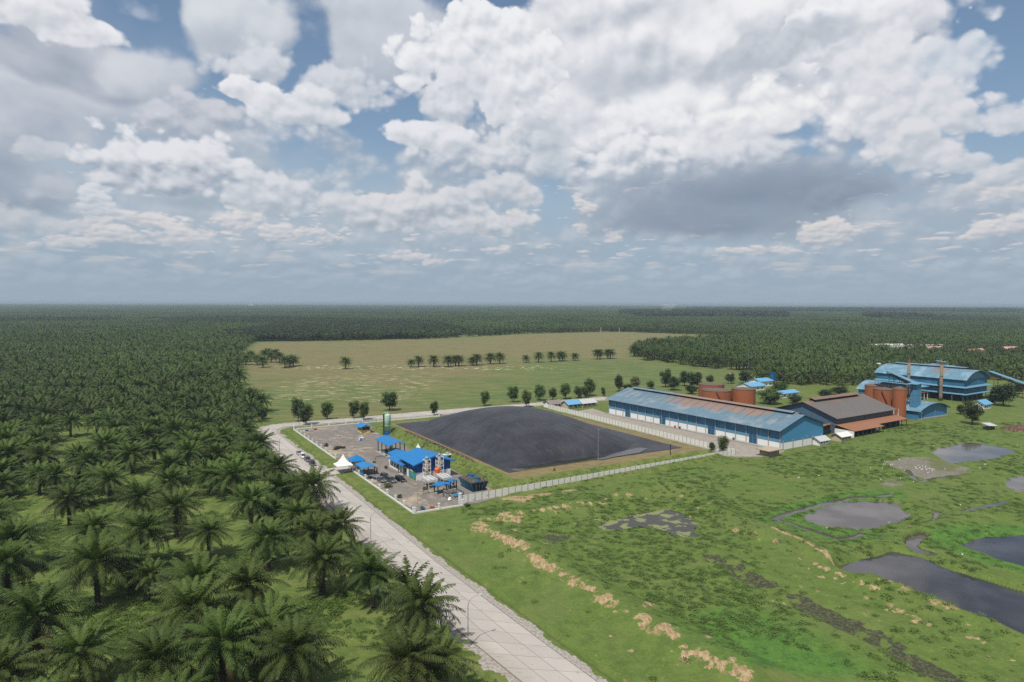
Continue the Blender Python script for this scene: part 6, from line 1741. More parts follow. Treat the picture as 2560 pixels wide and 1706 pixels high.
# ------------------------------------------------------------------ vehicles
def car_mesh(kind):
    """Body and glass of a car, length along y (nose at +y)."""
    L_, W_ = (4.6, 1.8) if kind == 'suv' else (4.3, 1.7)
    h = 1.78 if kind == 'suv' else 1.5
    hood = 0.98 if kind == 'suv' else 0.88
    prof = [(-L_ / 2, .35), (L_ / 2, .35), (L_ / 2 + .02, .62), (L_ / 2 - .15, hood - .12), (L_ / 2 - 1.05, hood), (-L_ / 2 + .12, hood + .02), (-L_ / 2 - .02, .7)]
    body = MB(); body.prism(prof, -W_ / 2, W_ / 2, 'x')
    for yy in (L_ / 2 - .85, -L_ / 2 + .85):
        for s_ in (-1, 1):
            body.prism([(yy - .44, .36), (yy + .44, .36), (yy + .36, .66), (yy, .80), (yy - .36, .66)], s_ * W_ / 2 if s_ > 0 else -W_ / 2 - .03, W_ / 2 + .03 if s_ > 0 else -W_ / 2, 'x')
    glass = MB(); a, b = W_ / 2 - .06, W_ / 2 - .22
    y0, y1, y2, y3 = (-L_ / 2 + .18, -L_ / 2 + .5, L_ / 2 - 1.95, L_ / 2 - 1.15) if kind == 'suv' else (-L_ / 2 + .45, -L_ / 2 + 1.0, L_ / 2 - 2.0, L_ / 2 - 1.15)
    z0, z1 = hood, h - .08
    glass.add([(-a, y0, z0), (a, y0, z0), (a, y3, z0), (-a, y3, z0), (-b, y1, z1), (b, y1, z1), (b, y2, z1), (-b, y2, z1)], [(0, 1, 5, 4), (1, 2, 6, 5), (2, 3, 7, 6), (3, 0, 4, 7), (4, 5, 6, 7)])
    roof = MB(); roof.slab([(-b - .03, y1 - .05, z1 + .06), (b + .03, y1 - .05, z1 + .06), (b + .03, y2 + .05, z1 + .06), (-b - .03, y2 + .05, z1 + .06)], .055)
    for s_ in (-1, 1):
        for ya, yb in ((y1, y0), (y2, y3), ((y1 + y2) / 2, (y1 + y2) / 2)):
            roof.tube([(s_ * (b + .01), ya, z1), (s_ * (a + .01), yb, z0)], .04, 4)
    return dict(body=body, glass=glass, roof=roof, L=L_, W=W_, h=h, hood=hood)


def wheel_parts(r=.33, w=.22):
    ty = MB(); ty.tube([(-w / 2, 0, 0), (w / 2, 0, 0)], r, 16); ri = MB(); ri.tube([(-w / 2 - .012, 0, 0), (w / 2 + .012, 0, 0)], r * .62, 12)
    return ty.mesh('tyre', M['tyre']), ri.mesh('rim', M['grey'])


TY, RI = wheel_parts()
CARK = {k: car_mesh(k) for k in ('suv', 'hatch')}
CARM = {}


def car(label, loc, rot, kind, paint, group=None):
    k = CARK[kind]; key = (kind, paint)
    if key not in CARM:
        CARM[key] = [k['body'].mesh('car_body', M[paint]), k['glass'].mesh('car_glass', M['glass']), k['roof'].mesh('car_roof', M[paint])]
    t = thing('parked_car', label, 'car', loc, rot, group)
    obj('body', CARM[key][0], None, t); obj('windows', CARM[key][1], None, t); obj('roof', CARM[key][2], None, t)
    for s_ in (-1, 1):
        for y in (k['L'] / 2 - .85, -k['L'] / 2 + .85):
            w = obj('wheel', TY, None, t, loc=(s_ * (k['W'] / 2 - .08), y, .33)); obj('rim', RI, None, w)
        mb = MB(); mb.box(s_ * .62 - .18, s_ * .62 + .18, k['L'] / 2 - .06, k['L'] / 2 + .035, .62, .80); obj('headlight', mb, M['plain_white'], t)
        mb = MB(); mb.box(s_ * .66 - .14, s_ * .66 + .14, -k['L'] / 2 - .035, -k['L'] / 2 + .06, .68, .9); obj('taillight', mb, M['tail'], t)
    mb = MB(); mb.box(-.26, .26, k['L'] / 2 + .0, k['L'] / 2 + .04, .42, .54); obj('number_plate', mb, M['plain_white'], t)
    return t


ROAD_DIR = rad(120.6) - math.pi / 2
for x, y, lb, kind, pt in ((425, 618, 'silver car at the far end of the line parked on the road', 'hatch', 'car_silver'), (462, 650, 'white car second from the bend in the line on the road', 'suv', 'car_white'),
                           (506, 682, 'black car behind the front one in the line on the road', 'suv', 'car_grey'), (552, 720, 'black car heading the line parked on the road near the driveway', 'suv', 'car_black')):
    p = G(640 + x / 3.92, 980 + y / 3.92); car(lb, (p.x, p.y, 0.10), ROAD_DIR + math.pi, kind, pt)
car('shiny black car parked alone closest to the green mural board', cw(9.6, 33.6, 0.03), CROT + math.pi + 0.25, 'suv', 'car_black')
car('dark grey car parked between two black ones in the gravel yard', cw(6.6, 34.2, 0.03), CROT + math.pi + 0.15, 'suv', 'car_grey')
car('black car parked farthest from the building facing the motorcycle shelter', cw(6.4, 39.4, 0.03), CROT + math.pi + 0.1, 'suv', 'car_black')
car('dark car half hidden behind the round bush', cw(3.9, 36.4, 0.03), CROT + math.pi + 0.1, 'hatch', 'car_grey')


def motorcycle(label, x, y, paint, a, group=None):
    t = thing('motorcycle', label, 'motorcycle', cw(x, y, 0.03), CROT + a, group)
    mb = MB(); mb.prism([(-.55, .45), (.35, .4), (.5, .75), (.35, .95), (.1, .7), (-.6, .75)], -.14, .14, 'x'); obj('body', mb, M[paint], t)
    mb = MB(); mb.prism([(-.65, .76), (.05, .72), (.0, .82), (-.65, .84)], -.13, .13, 'x'); obj('seat', mb, M['dark'], t)
    mb = MB(); mb.tube([(-.32, .42, 1.02), (0, .45, 1.0), (.32, .42, 1.02)], .03, 5); mb.tube([(0, .45, 1.0), (0, .62, .3)], .035, 5); obj('handlebar', mb, M['dark'], t)
    for yy in (.62, -.62):
        w = MB(); w.lathe([(.21, -.05), (.29, -.05), (.29, .05), (.21, .05)], 0, 0, 14)
        w.v = [(c, a_ + yy, b_ + .29) for a_, b_, c in w.v]; obj('wheel', w, M['tyre'], t)


for k, (x, y, pt, a) in enumerate(((1.4, 43.9, 'red', 1.4), (1.5, 43.1, 'plain_white', 1.5), (1.8, 42.2, 'car_black', 1.35), (2.0, 41.4, 'post_green', 1.5), (2.3, 40.6, 'car_black', 1.3), (2.6, 39.8, 'blue', 1.45))):
    motorcycle(['red motorcycle closest to the blue shelter', 'white motorcycle next to the red one by the shelter', 'black motorcycle in the middle of the row by the white fence', 'dark green motorcycle in the row by the white fence', 'black motorcycle near the round bush end of the row', 'blue motorcycle at the bush end of the row'][k], x, y, pt, a)


# ------------------------------------------------------------------ street lamps, masts and small things
def lamp(label, px, py, h=9.0, arm=1.9, ang=0.0, group='street lamps beside the concrete road'):
    p = G(px, py); t = thing('street_lamp', label, 'street lamp', (p.x, p.y, hz_at(p.x, p.y)), rad(30.6) + ang, group)
    mb = MB(); pts = [(0, 0, 0.1), (0, 0, h * .55), (0, 0, h - 1.6)]
    for k in range(1, 9):
        f = k / 8 * math.pi / 2; pts.append((arm * .85 * (1 - math.cos(f)), 0, h - 1.6 + 1.5 * math.sin(f)))
    pts.append((arm * 1.15, 0, h - .06)); mb.tube(pts, .085, 7, .045); obj('pole', mb, M['grey'], t)
    mb = MB(); mb.box(arm * 1.1, arm * 1.1 + .75, -.14, .14, h - .12, h - .0); obj('lamp_head', mb, M['pale_steel'], t)
    mb = MB(); mb.box(-.32, .32, -.32, .32, -.2, .14); obj('footing', mb, M['concrete'], t)


lamp('street lamp closest to the bottom edge with its concrete footing showing', 1170, 1619)
lamp('street lamp rising behind the palm beside the wide oil stains', 927, 1372)
lamp('street lamp standing opposite the tent driveway', 786, 1240)
lamp('street lamp opposite the silver parked car', 699, 1152)
lamp('grey lamp post in front of the first shade tree at the road bend', 748, 1062, 8.0, 1.2, 1.57)
for px, py, h, lb in ((820 + 1200 / 5.348, 1000 + 1478 / 5.348, 9.0, 'thin pole in the gravel near the planted tubs'), (820 + 358 / 5.348, 1000 + 548 / 5.348, 11.5, 'thin mast with floodlights in the empty part of the yard'), (1150 + 1352 / 3.92, 980 + 808 / 3.92, 13.0, 'tall thin lattice mast before the slope and the concrete wall'),
                      (640 + 1177 / 3.92, 980 + 385 / 3.92, 22.0, 'very tall thin lightning mast beside the green silo'), (1200 + 2250 / 3.361, 820 + 475 / 3.361, 24.0, 'tall thin mast behind the orange tanks'), (1480 + 2100 / 3.92, 880 + 970 / 3.92, 6.5, 'thin pole in front of the blue gable end'),
                      (1480 + 575 / 3.92, 880 + 780 / 3.92, 6.0, 'slim pole on the warehouse yard near the second door'), (2100 + 1418 / 5.115, 880 + 770 / 5.115, 9.0, 'power pole on the lawn before the mill'), (2100 + 765 / 5.115, 880 + 1000 / 5.115, 7.0, 'slim pole beside the lean-to of the brown storage'),
                      (1960 + 1480 / 3.92, 860 + 745 / 3.92, 5.0, 'slim post by the blue arched shed front'), (1960 + 1345 / 3.92, 860 + 765 / 3.92, 5.0, 'slim post at the corner of the blue arched shed')):
    p = G(px, py); t = thing('mast', lb, 'mast', (p.x, p.y, hz_at(p.x, p.y)), 0)
    mb = MB(); mb.tube([(0, 0, 0), (0, 0, h)], .075, 6, .04); obj('pole', mb, M['grey'], t)
    mb = MB()
    for k in range(int(h / 1.5)):
        mb.box(-.12, .12, -.02, .02, 1.0 + k * 1.5, 1.05 + k * 1.5)
    mb.box(-.3, .3, -.06, .06, h - .25, h - .1); obj('crossbar', mb, M['grey'], t)
p = G(1480 + 765 / 3.92, 880 + 1085 / 3.92)
t = thing('black_post', 'black post with a round top on the slope near the end of the concrete wall', 'post', (p.x, p.y, hz_at(p.x, p.y)))
mb = MB(); mb.cyl(0, 0, 0, 4.2, .16, n=8); obj('shaft', mb, M['black'], t); mb = MB(); mb.ball(0, 0, 4.3, .28, 6); obj('cap', mb, M['grey'], t)
for x, y, lb in ((550, 766, 'small orange traffic cone on the road near the front parked car'), (643, 845, 'small orange traffic cone in the middle of the road at the driveway')):
    p = G(640 + x / 3.92, 980 + y / 3.92); t = thing('traffic_cone', lb, 'traffic cone', (p.x, p.y, .10))
    mb = MB(); mb.box(-.2, .2, -.2, .2, 0, .05); mb.lathe([(.16, .05), (.03, .75)], 0, 0, 10); obj('cone', mb, M['safety'], t)
    mb = MB(); mb.lathe([(.125, .32), (.095, .48)], 0, 0, 10); obj('band', mb, M['plain_white'], t)
for x, y, pt, lb in ((3.6, 0.9, 'blue', 'blue round tub with a small tree by the corner of the white fence'), (6.6, 0.9, 'red', 'red round tub at the end of a plank near the white corner fence'), (4.4, 138.0, 'blue', 'blue tub at the far corner of the yard by the road bend'), (8.6, 139.0, 'red', 'red tub at the far corner of the yard by the back road')):
    t = thing('plant_tub', lb, 'tub', cw(x, y, 0.03), CROT)
    mb = MB(); mb.lathe([(.55, 0), (.75, .55), (.8, .6), (.7, .6), (.66, .45)], 0, 0, 14); obj('tub', mb, M[pt], t)
    mb = MB(); mb.cyl(0, 0, .4, .46, .68, n=14); obj('soil', mb, M['soil'], t)
SHR = [tree_meshes(60 + i, 900, 8, 0.16, 0.8)[1].mesh('shrub_leaves', M[m_]) for i, m_ in enumerate(('leaf_pale', 'leaf', 'leaf_dark'))]
for x, y, w, h, i, lb in ((3.2, 28.4, 2.0, 1.25, 0, 'round pale green bush beside the grey car'), (2.2, 15.4, 1.15, .95, 1, 'small dark leafed bush by the white fence'), (4.6, 92, 1.3, .8, 1, 'red flowering bush in the fence bed'), (5.6, 93.5, 1.5, .9, 2, 'dark bush in the fence bed'), (7.0, 94, 1.4, .85, 1, 'green bush in the middle of the fence bed'),
                          (8.2, 93.2, 1.3, .75, 2, 'bush at the yard end of the fence bed'), (3.0, 100, 1.4, 1.2, 2, 'taller bush beside the fence bed'), (6.6, 63, 1.6, 1.0, 0, 'bush behind the guard house'), (10.6, 62.5, 1.0, .7, 0, 'small bush by the drain in the yard'), (1.2, 1.9, .8, .8, 2, 'little shrub inside the fence corner'),
                          (3.6, 0.9, .8, .9, 1, 'little tree growing in the blue tub'), (16.4, -2.6, 1.2, .7, 2, 'grey leafed scrub at the foot of the white pillar'), (11.5, 52.5, 0.9, .9, 1, 'shrub at the corner of the blue building wing')):
    t = thing('shrub', lb, 'shrub', cw(x, y, 0.0), CROT + x)
    mb = MB(); mb.tube([(0, 0, -.05), (0, 0, h * .9)], .06, 5); obj('stem', mb, M['tree_bark'], t)
    o = obj('foliage', SHR[i], None, t, loc=(0, 0, -.28 * h)); o.scale = (w * .9, w * .9, h * .78)
p = G(1480 + 1285 / 3.92, 880 + 985 / 3.92); tree(p.x * 0 + 1480 + 1285 / 3.92, 880 + 985 / 3.92, 34, 44, 'small airy tree at the corner of the concrete wall', 'leaf')
tree(1480 + 1175 / 3.92, 880 + 965 / 3.92, 20, 22, 'low light green sapling beside the airy tree at the wall corner', 'leaf')
t = thing('road_barrier', 'red and white barrier beside the guard house', 'barrier', cw(7.2, 52.5, .03), CROT + .6)
mb = MB(); mb.box(0, .1, -.1, .1, 0, 1.0); mb.box(1.5, 1.6, -.1, .1, 0, 1.0); mb.box(0, .8, -.06, .06, .55, .95); obj('leg', mb, M['red'], t); mb = MB(); mb.box(.8, 1.6, -.06, .06, .55, .95); obj('panel', mb, M['plain_white'], t)
for x, y, lb in ((8.0, 50.0, 'white feather flag planted before the blue building'), (9.4, 55.4, 'white feather flag beside the barrier')):
    t = thing('feather_flag', lb, 'flag', cw(x, y, .03), CROT + .4); mb = MB(); mb.tube([(0, 0, 0), (0, 0, 2.6), (.25, 0, 3.0)], .03, 5); obj('pole', mb, M['grey'], t); mb = MB(); mb.slab([(.03, 0, .7), (.75, .02, .8), (.6, .02, 2.2), (.26, 0, 2.95), (.03, 0, 2.6)], .02); obj('cloth', mb, M['canvas'], t)


# ------------------------------------------------------------------ people
def person(label, loc, rot, shirt, trousers, arm=0.2):
    t = thing('person', label, 'person', loc, rot)
    def skin_obj(name, joints, edges, m_):
        me = bpy.data.meshes.new(name); me.from_pydata([j[0] for j in joints], edges, [])
        o = obj(name, me, None, t); me.materials.append(m_)
        sk = o.modifiers.new('skin', 'SKIN'); o.modifiers.new('smooth', 'SUBSURF').render_levels = 1
        for i, j in enumerate(joints):
            me.skin_vertices[0].data[i].radius = (j[1], j[1] * (j[2] if len(j) > 2 else 1))
        me.skin_vertices[0].data[0].use_root = True
        return o
    J = [((0, 0, .95), .13, .8), ((0, 0, 1.2), .14, .75), ((0, 0, 1.42), .13, .7), ((0, 0, 1.52), .055), ((0, .01, 1.64), .085, 1.1), ((0, .015, 1.74), .075, 1.1)]
    E = [(0, 1), (1, 2), (2, 3), (3, 4), (4, 5)]
    for s_ in (-1, 1):
        b = len(J); J += [((s_ * .19, 0, 1.42), .058), ((s_ * (.24 + arm * .1), arm * .1, 1.16), .047), ((s_ * .25, arm, .94), .036), ((s_ * .25, arm + .05, .84), .034, .6)]
        E += [(2, b), (b, b + 1), (b + 1, b + 2), (b + 2, b + 3)]
        b = len(J); J += [((s_ * .1, 0, .88), .085), ((s_ * .11, .02, .5), .06), ((s_ * .11, -.02, .1), .045), ((s_ * .12, .12, .045), .04)]
        E += [(0, b), (b, b + 1), (b + 1, b + 2), (b + 2, b + 3)]
    skin_obj('body', J, E, M['skin'])
    skin_obj('shirt', [((0, 0, .93), .155, .85), ((0, 0, 1.2), .165, .8), ((0, 0, 1.43), .15, .75), ((-.2, 0, 1.43), .075), ((-.24, .03, 1.2), .065), ((.2, 0, 1.43), .075), ((.24, .03, 1.2), .065)], [(0, 1), (1, 2), (2, 3), (3, 4), (2, 5), (5, 6)], shirt)
    skin_obj('trousers', [((0, 0, .96), .15, .85), ((-.1, 0, .86), .1), ((-.11, .02, .5), .075), ((-.11, -.02, .12), .06), ((.1, 0, .86), .1), ((.11, .02, .5), .075), ((.11, -.02, .12), .06)], [(0, 1), (1, 2), (2, 3), (0, 4), (4, 5), (5, 6)], trousers)
    mb = MB(); mb.ball(0, -.005, 1.73, .105, 6, 1.0); obj('hair', mb, M['black'], t)


person('person in a red shirt standing beside the guard house wall', cw(1.0, 55.2, .03), CROT + 2.6, M['red'], M['dark'])
person('person in dark clothes standing at the motorcycle shelter', cw(6.2, 47.6, .03), CROT + 1.0, M['dark'], M['dark'])
person('person in a grey shirt walking near the motorcycle shelter', cw(6.9, 48.8, .03), CROT + 2.0, M['car_grey'], M['brown'])
person('person in dark clothes sitting inside the open pump shed shade', cw(19.0, 66.9, .18), CROT + 3.0, M['blue_wall'], M['dark'])
p = G(1150 + 925 / 3.92, 980 + 772 / 3.92, 3.0)
t = thing('valve_box', 'small dark valve pot on the brown edge of the bank', 'valve', (p.x, p.y, 2.95)); mb = MB(); mb.lathe([(.35, 0), (.4, .7), (.2, .95)], 0, 0, 10); obj('pot', mb, M['brown'], t); mb = MB(); mb.tube([(0, 0, .9), (0, 0, 1.25), (.5, 0, 1.3)], .07, 6); obj('pipe', mb, M['dark'], t)
# loose plumbing in the empty yard
t = thing('manifold', 'small white and blue pump manifold in the empty gravel yard', 'pump', cw(19.5, 104, .03), CROT)
mb = MB(); mb.box(-.9, .9, -.6, .6, 0, .25); obj('plinth', mb, M['concrete'], t); mb = MB(); mb.tube([(-1.4, 0, .3), (-1.0, 0, 1.3), (.8, 0, 1.3), (1.3, .4, .3)], .2, 8); mb.tube([(0, 0, 1.2), (0, .4, 2.0)], .14, 6); obj('pipe', mb, M['plain_white'], t); mb = MB(); mb.cyl(-.6, -.4, .25, 1.2, .35, n=10); obj('motor', mb, M['blue'], t)
t = thing('yard_drain', 'straight dark drain channel crossing the gravel yard', 'drain', cw(0, 0), CROT)
mb = MB(); mb.box(9.6, 9.75, 24, 118, 0.0, .12); mb.box(10.25, 10.4, 24, 118, 0.0, .12); obj('kerb', mb, M['concrete'], t); mb = MB(); mb.box(9.75, 10.25, 24, 118, 0.0, .05); obj('channel', mb, M['soil'], t)
t = thing('ground_pipe', 'bent dark pipe lying on the sand by the pump shed', 'pipe', cw(12.8, 67.5, .03), CROT); mb = MB(); mb.tube([(0, 0, 0.1), (.2, 0.6, .8), (2.2, 1.0, .9), (5.2, 1.2, .6)], .12, 6); obj('pipe', mb, M['dark'], t)
# ------------------------------------------------------------------ long warehouse
t = thing('warehouse', 'very long warehouse with a rusting blue roof and white lower wall', 'warehouse', ww(0, 0), WROT)
LW, DW, EH, AH = 106.0, 28.7, 8.4, 13.2
mb = MB(); mb.box(0, DW, 0, LW, 0, 3.0); obj('lower_wall', mb, M['white_wall'], t)
mb = MB(); mb.prism([(0.05, 3.0), (DW - .05, 3.0), (DW - .05, EH), (DW / 2, AH - .25), (.05, EH)], .05, LW - .05); obj('upper_wall', mb, sheet_mat('blue_wall_sheet', (0.040, 0.155, 0.30), axis='Y', pitch=1.0, vary=.12, rough=.6, faded=(0.06, 0.19, 0.33)), t)
mb = MB(); mb.box(-.06, .0, .02, LW, 3.0, 4.2); obj('pale_band', mb, M['blue_band'], t)
mb = MB(); mb.prism([(0, 3.02), (DW, 3.02), (DW, EH), (DW / 2, AH - .25), (0, EH)], -.08, -.02); obj('gable_sheet', mb, sheet_mat('blue_gable_sheet', (0.058, 0.240, 0.430), axis='X', pitch=1.0, vary=.10, rough=.55), t)
RR = sheet_mat('rusting_blue_roof', (0.112, 0.188, 0.245), (0.23, 0.140, 0.100), ((5.5, 26, 10, 74), 4.0), 'Y', 0.9, .2, .5, (0.19, 0.22, 0.245))
obj('roof', gable(MB(), -1.8, DW + 1.8, -0.8, LW + 0.9, EH - .35, AH + .1, .16), RR, t)
mb = MB(); mb.slab([(-1.9, -.88, EH - .32), (DW / 2, -.88, AH + .14), (DW / 2, -.81, AH + .14), (-1.9, -.81, EH - .32)], .35); mb.slab([(DW / 2, -.88, AH + .14), (DW + 1.9, -.88, EH - .32), (DW + 1.9, -.81, EH - .32), (DW / 2, -.81, AH + .14)], .35); obj('fascia', mb, M['door_blue'], t)
mb = MB(); mb.box(DW / 2 - 1.0, DW / 2 + 1.0, 4.5, 101, AH - .2, AH + .55); v_ = obj('ridge_vent', mb, M['black'], t)
mb = MB(); gable(mb, DW / 2 - 1.9, DW / 2 + 1.9, 3.8, 101.6, AH + .58, AH + 1.05, .1); obj('vent_roof', mb, RR, v_)
mb = MB()
for k in range(20):                                             # roof lights: raised strips on the upper slope
    y = 6 + k * 5.2; f = lambda x: EH - .35 + (x + 1.8) / (DW / 2 + 1.8) * (AH + .45 - EH)
    mb.slab([(5.0, y, f(5.0) + .05), (12.2, y, f(12.2) + .05), (12.2, y + .42, f(12.2) + .05), (5.0, y + .42, f(5.0) + .05)], .06)
obj('roof_light', mb, mat('grimy_roof_light', (0.12, 0.13, 0.13), .5, .3, .4, 3.0), t)
mb = MB(); mb.box(-1.9, -.1, -.5, LW + .5, 0, .5); obj('loading_step', mb, M['concrete'], t)
m_ = MB(); m_.box(-.30, -.07, -.14, .14, .5, EH - .2); pm = m_.mesh('warehouse_post', M['grey'])
for k in range(20):
    obj('wall_post', pm, None, t, loc=(0, .3 + k * (LW - .6) / 19, 0))
for k in range(5):
    m_ = MB(); x = 1.2 + k * (DW - 2.4) / 4; m_.box(x - .14, x + .14, -.30, -.09, 0, 3.9); obj('gable_post', m_, M['grey'], t)
for y in (91.0, 66.2, 36.0, 13.6):
    m_ = MB(); m_.box(-.14, -.02, y - 1.9, y + 1.9, .55, 4.2); d_ = obj('sliding_door', m_, M['door_blue'], t)
    m_ = MB(); m_.box(-.17, -.14, y - .06, y + .06, .6, 4.15); [m_.box(-.16, -.14, y - 1.85, y + 1.85, z, z + .06) for z in (1.6, 2.8)]; obj('door_rail', m_, M['blue_band'], d_)
for x, y, lb in ((-1.6, 56.5, 'small red barrow on the warehouse loading step by the second door'), (-1.6, 53.5, 'dark bin on the warehouse loading step'), (-1.4, 22.5, 'small brown crate on the warehouse loading step near the last door')):
    t = thing('loading_bin', lb, 'bin', ww(x, y, .55), WROT); mb = MB(); mb.lathe([(.4, 0), (.5, .9), (.54, .92), (.44, .92), (.4, .5)], 0, 0, 10); obj('tub', mb, M['red' if 'red' in lb else 'dark' if 'dark' in lb else 'brown'], t)

# ------------------------------------------------------------------ concrete hut, bungalows, little sheds
t = thing('concrete_hut', 'flat roofed grey concrete hut between the warehouse gable and the marsh', 'hut', ww(-15.6, -6.0), WROT)
mb = MB(); mb.box(0, 6.2, 0, 4.4, 0, 2.5); obj('wall', mb, mat('stained_render', (0.27, 0.22, 0.17), .9, .15, .4, 3.0, stain=(.13, .10, .08), amount=.3), t)
mb = MB(); mb.box(-1.1, 7.4, -1.0, 5.5, 2.5, 2.85); obj('roof_slab', mb, mat('dusty_slab', (0.40, 0.33, 0.25), .9, .15, .3, 3.0, stain=(.22, .18, .14), amount=.35), t)
mb = MB(); mb.box(.4, 2.8, -.04, .02, .9, 2.0); mb.box(3.4, 5.8, -.04, .02, .9, 2.0); mb.box(-.04, .02, .6, 3.8, .9, 2.0); obj('louvre', mb, mat('louvre_block', (0.30, 0.26, 0.21), .9, .2), t)


def bungalow(name, label, loc, rot, w, d, ze, za, wallm, roofm, along='x', door=None, over=.7, cat='bungalow'):
    t = thing(name, label, cat, loc, rot)
    mb = MB()
    if along == 'x':
        mb.prism([(0, -.05), (d, -.05), (d, ze), (d / 2, za - .2), (0, ze)], 0, w, 'x')
    else:
        mb.prism([(0, -.05), (w, -.05), (w, ze), (w / 2, za - .2), (0, ze)], 0, d)
    obj('wall', mb, wallm, t)
    r = MB()
    if along == 'x':
        k = 1 + over / (d / 2); zl = ze - (za - ze) * over / (d / 2)
        r.slab([(-over, -over, zl), (w + over, -over, zl), (w + over, d / 2, za), (-over, d / 2, za)], .1); r.slab([(-over, d / 2 + .004, za), (w + over, d / 2 + .004, za), (w + over, d + over, zl), (-over, d + over, zl)], .1)
    else:
        zl = ze - (za - ze) * over / (w / 2); gable(r, -over, w + over, -over, d + over, zl, za, .1)
    obj('roof', r, roofm, t)
    for k, x in enumerate(np.linspace(.12, .72, 3) * w if along == 'x' else np.linspace(.15, .65, 2) * w):
        m_ = MB(); m_.box(x, x + min(1.6, w * .16), -.05, .03, .95, 2.0); obj('window', m_, M['glass'], t)
    if door:
        m_ = MB(); m_.box(w * .52, w * .52 + 1.2, -.06, .03, 0, 2.1); obj('door', m_, M[door], t)
    return t


GR = sheet_mat('grey_roof_sheet', (0.21, 0.185, 0.165), axis='X', pitch=.6, vary=.14, rough=.8)
LR = sheet_mat('light_roof_sheet', (0.46, 0.47, 0.48), axis='X', pitch=.6, vary=.10, rough=.6)
SB = sheet_mat('sky_blue_roof_sheet', (0.13, 0.34, 0.55), axis='X', pitch=.6, vary=.10, rough=.5)
RU = sheet_mat('rust_roof_sheet', (0.27, 0.125, 0.070), axis='X', pitch=.8, vary=.22, rough=.85)
def bp(x, y): return G(1150 + x / 3.92, 980 + y / 3.92)
bungalow('bungalow', 'bungalow with a grey brown roof and pale gable behind the black cover', bp(885, 163), WROT, 8.0, 6.5, 2.6, 4.2, M['white_wall'], GR, 'x')
bungalow('bungalow', 'bungalow with a light blue roof and blue door', bp(1062, 166), WROT, 9.6, 6.5, 2.6, 4.2, M['cream'], SB, 'x', 'blue')
bungalow('bungalow', 'bungalow with a pale grey roof beside the grass strip at the warehouse', bp(1203, 154), WROT, 9.8, 6.5, 2.6, 4.2, M['cream'], LR, 'x')
def z4(x, y, z=0): return G(1960 + x / 3.92, 860 + y / 3.92, z)
bungalow('small_hut', 'small hut with a dirty white roof against the warehouse gable corner', z4(350, 1000), WROT, 6.4, 4.6, 2.3, 3.5, M['white_wall'], LR, 'x', cat='hut')
bungalow('small_hut', 'beige hut with a clean white roof in front of the rusty lean-to', z4(560, 962), WROT, 7.4, 4.6, 2.5, 3.6, M['cream'], mat('white_roof_sheet', (0.66, 0.65, 0.63), .6, .06), 'x', cat='hut')
bungalow('small_hut', 'little white hut with a brown roof at the end of the lean-to', z4(890, 848), WROT, 6.0, 4.0, 2.3, 3.3, M['white_wall'], GR, 'x', cat='hut')
bungalow('small_house', 'little white house with a blue roof on the lawn below the mill', G(2100 + 1840 / 5.115, 880 + 735 / 5.115), WROT, 9.0, 6.5, 3.0, 4.8, M['white_wall'], SB, 'x', cat='house')

# ------------------------------------------------------------------ brown storage building with lean-to
so = G(2090, 1042.5, 8.0); sr = rad(33.4)
t = thing('storage_hall', 'broad storage hall with a brown grey roof between warehouse and tanks', 'hall', (so.x, so.y, 0), sr)
SL, SD = 49.0, 32.0
SR = sheet_mat('brown_grey_roof', (0.130, 0.118, 0.112), (0.21, 0.105, 0.068), ((-5, 60, 13, 40), 2.0), 'X', .9, .14, .7)
mb = MB(); mb.prism([(0, 0), (SD, 0), (SD, 7.8), (SD / 2, 12.8), (0, 7.8)], 0, SL, 'x'); obj('wall', mb, sheet_mat('slate_wall_sheet', (0.085, 0.098, 0.115), axis='X', pitch=1.0, vary=.14, rough=.7), t)
mb = MB(); mb.prism([(0, 4.0), (SD, 4.0), (SD, 7.8), (SD / 2, 12.8), (0, 7.8)], -.08, -.02, 'x'); obj('gable_sheet', mb, sheet_mat('dull_blue_gable', (0.065, 0.125, 0.200), axis='Y', pitch=1.0, vary=.1, rough=.7), t)
mb = MB(); mb.slab([(-1.5, -1.6, 7.4), (SL + 1.5, -1.6, 7.4), (SL + 1.5, SD / 2, 13.1), (-1.5, SD / 2, 13.1)], .15); mb.slab([(-1.5, SD / 2 + .004, 13.1), (SL + 1.5, SD / 2 + .004, 13.1), (SL + 1.5, SD + 1.6, 7.4), (-1.5, SD + 1.6, 7.4)], .15); obj('roof', mb, SR, t)
mb = MB(); mb.box(6, 43, SD / 2 - 1.3, SD / 2 + 1.3, 12.6, 13.7); v_ = obj('ridge_vent', mb, M['black'], t)
mb = MB(); mb.slab([(5, SD / 2 - 2.2, 13.7), (44, SD / 2 - 2.2, 13.7), (44, SD / 2, 14.5), (5, SD / 2, 14.5)], .1); mb.slab([(5, SD / 2 + .004, 14.5), (44, SD / 2 + .004, 14.5), (44, SD / 2 + 2.2, 13.7), (5, SD / 2 + 2.2, 13.7)], .1); obj('vent_roof', mb, SR, v_)
mb = MB(); mb.slab([(-1.0, -9.5, 2.9), (24, -9.5, 2.9), (24, -.05, 4.6), (-1.0, -.05, 4.6)], .14); mb.slab([(24.2, -6.5, 3.4), (SL + 2, -6.5, 3.4), (SL + 2, -.05, 4.6), (24.2, -.05, 4.6)], .14); l_ = obj('lean_to_roof', mb, RU, t)
m_ = MB(); [m_.box(x - .12, x + .12, -9.3, -9.06, 0, 2.78) for x in np.linspace(-.6, 23.6, 8)]; [m_.box(x - .12, x + .12, -6.3, -6.06, 0, 3.28) for x in np.linspace(26, SL + 1.6, 6)]; obj('lean_to_post', m_, M['dark'], t)
mb = MB(); mb.box(-.9, -.75, -9.2, -.1, 0, 2.8); obj('lean_to_wall', mb, M['white_wall'], t)
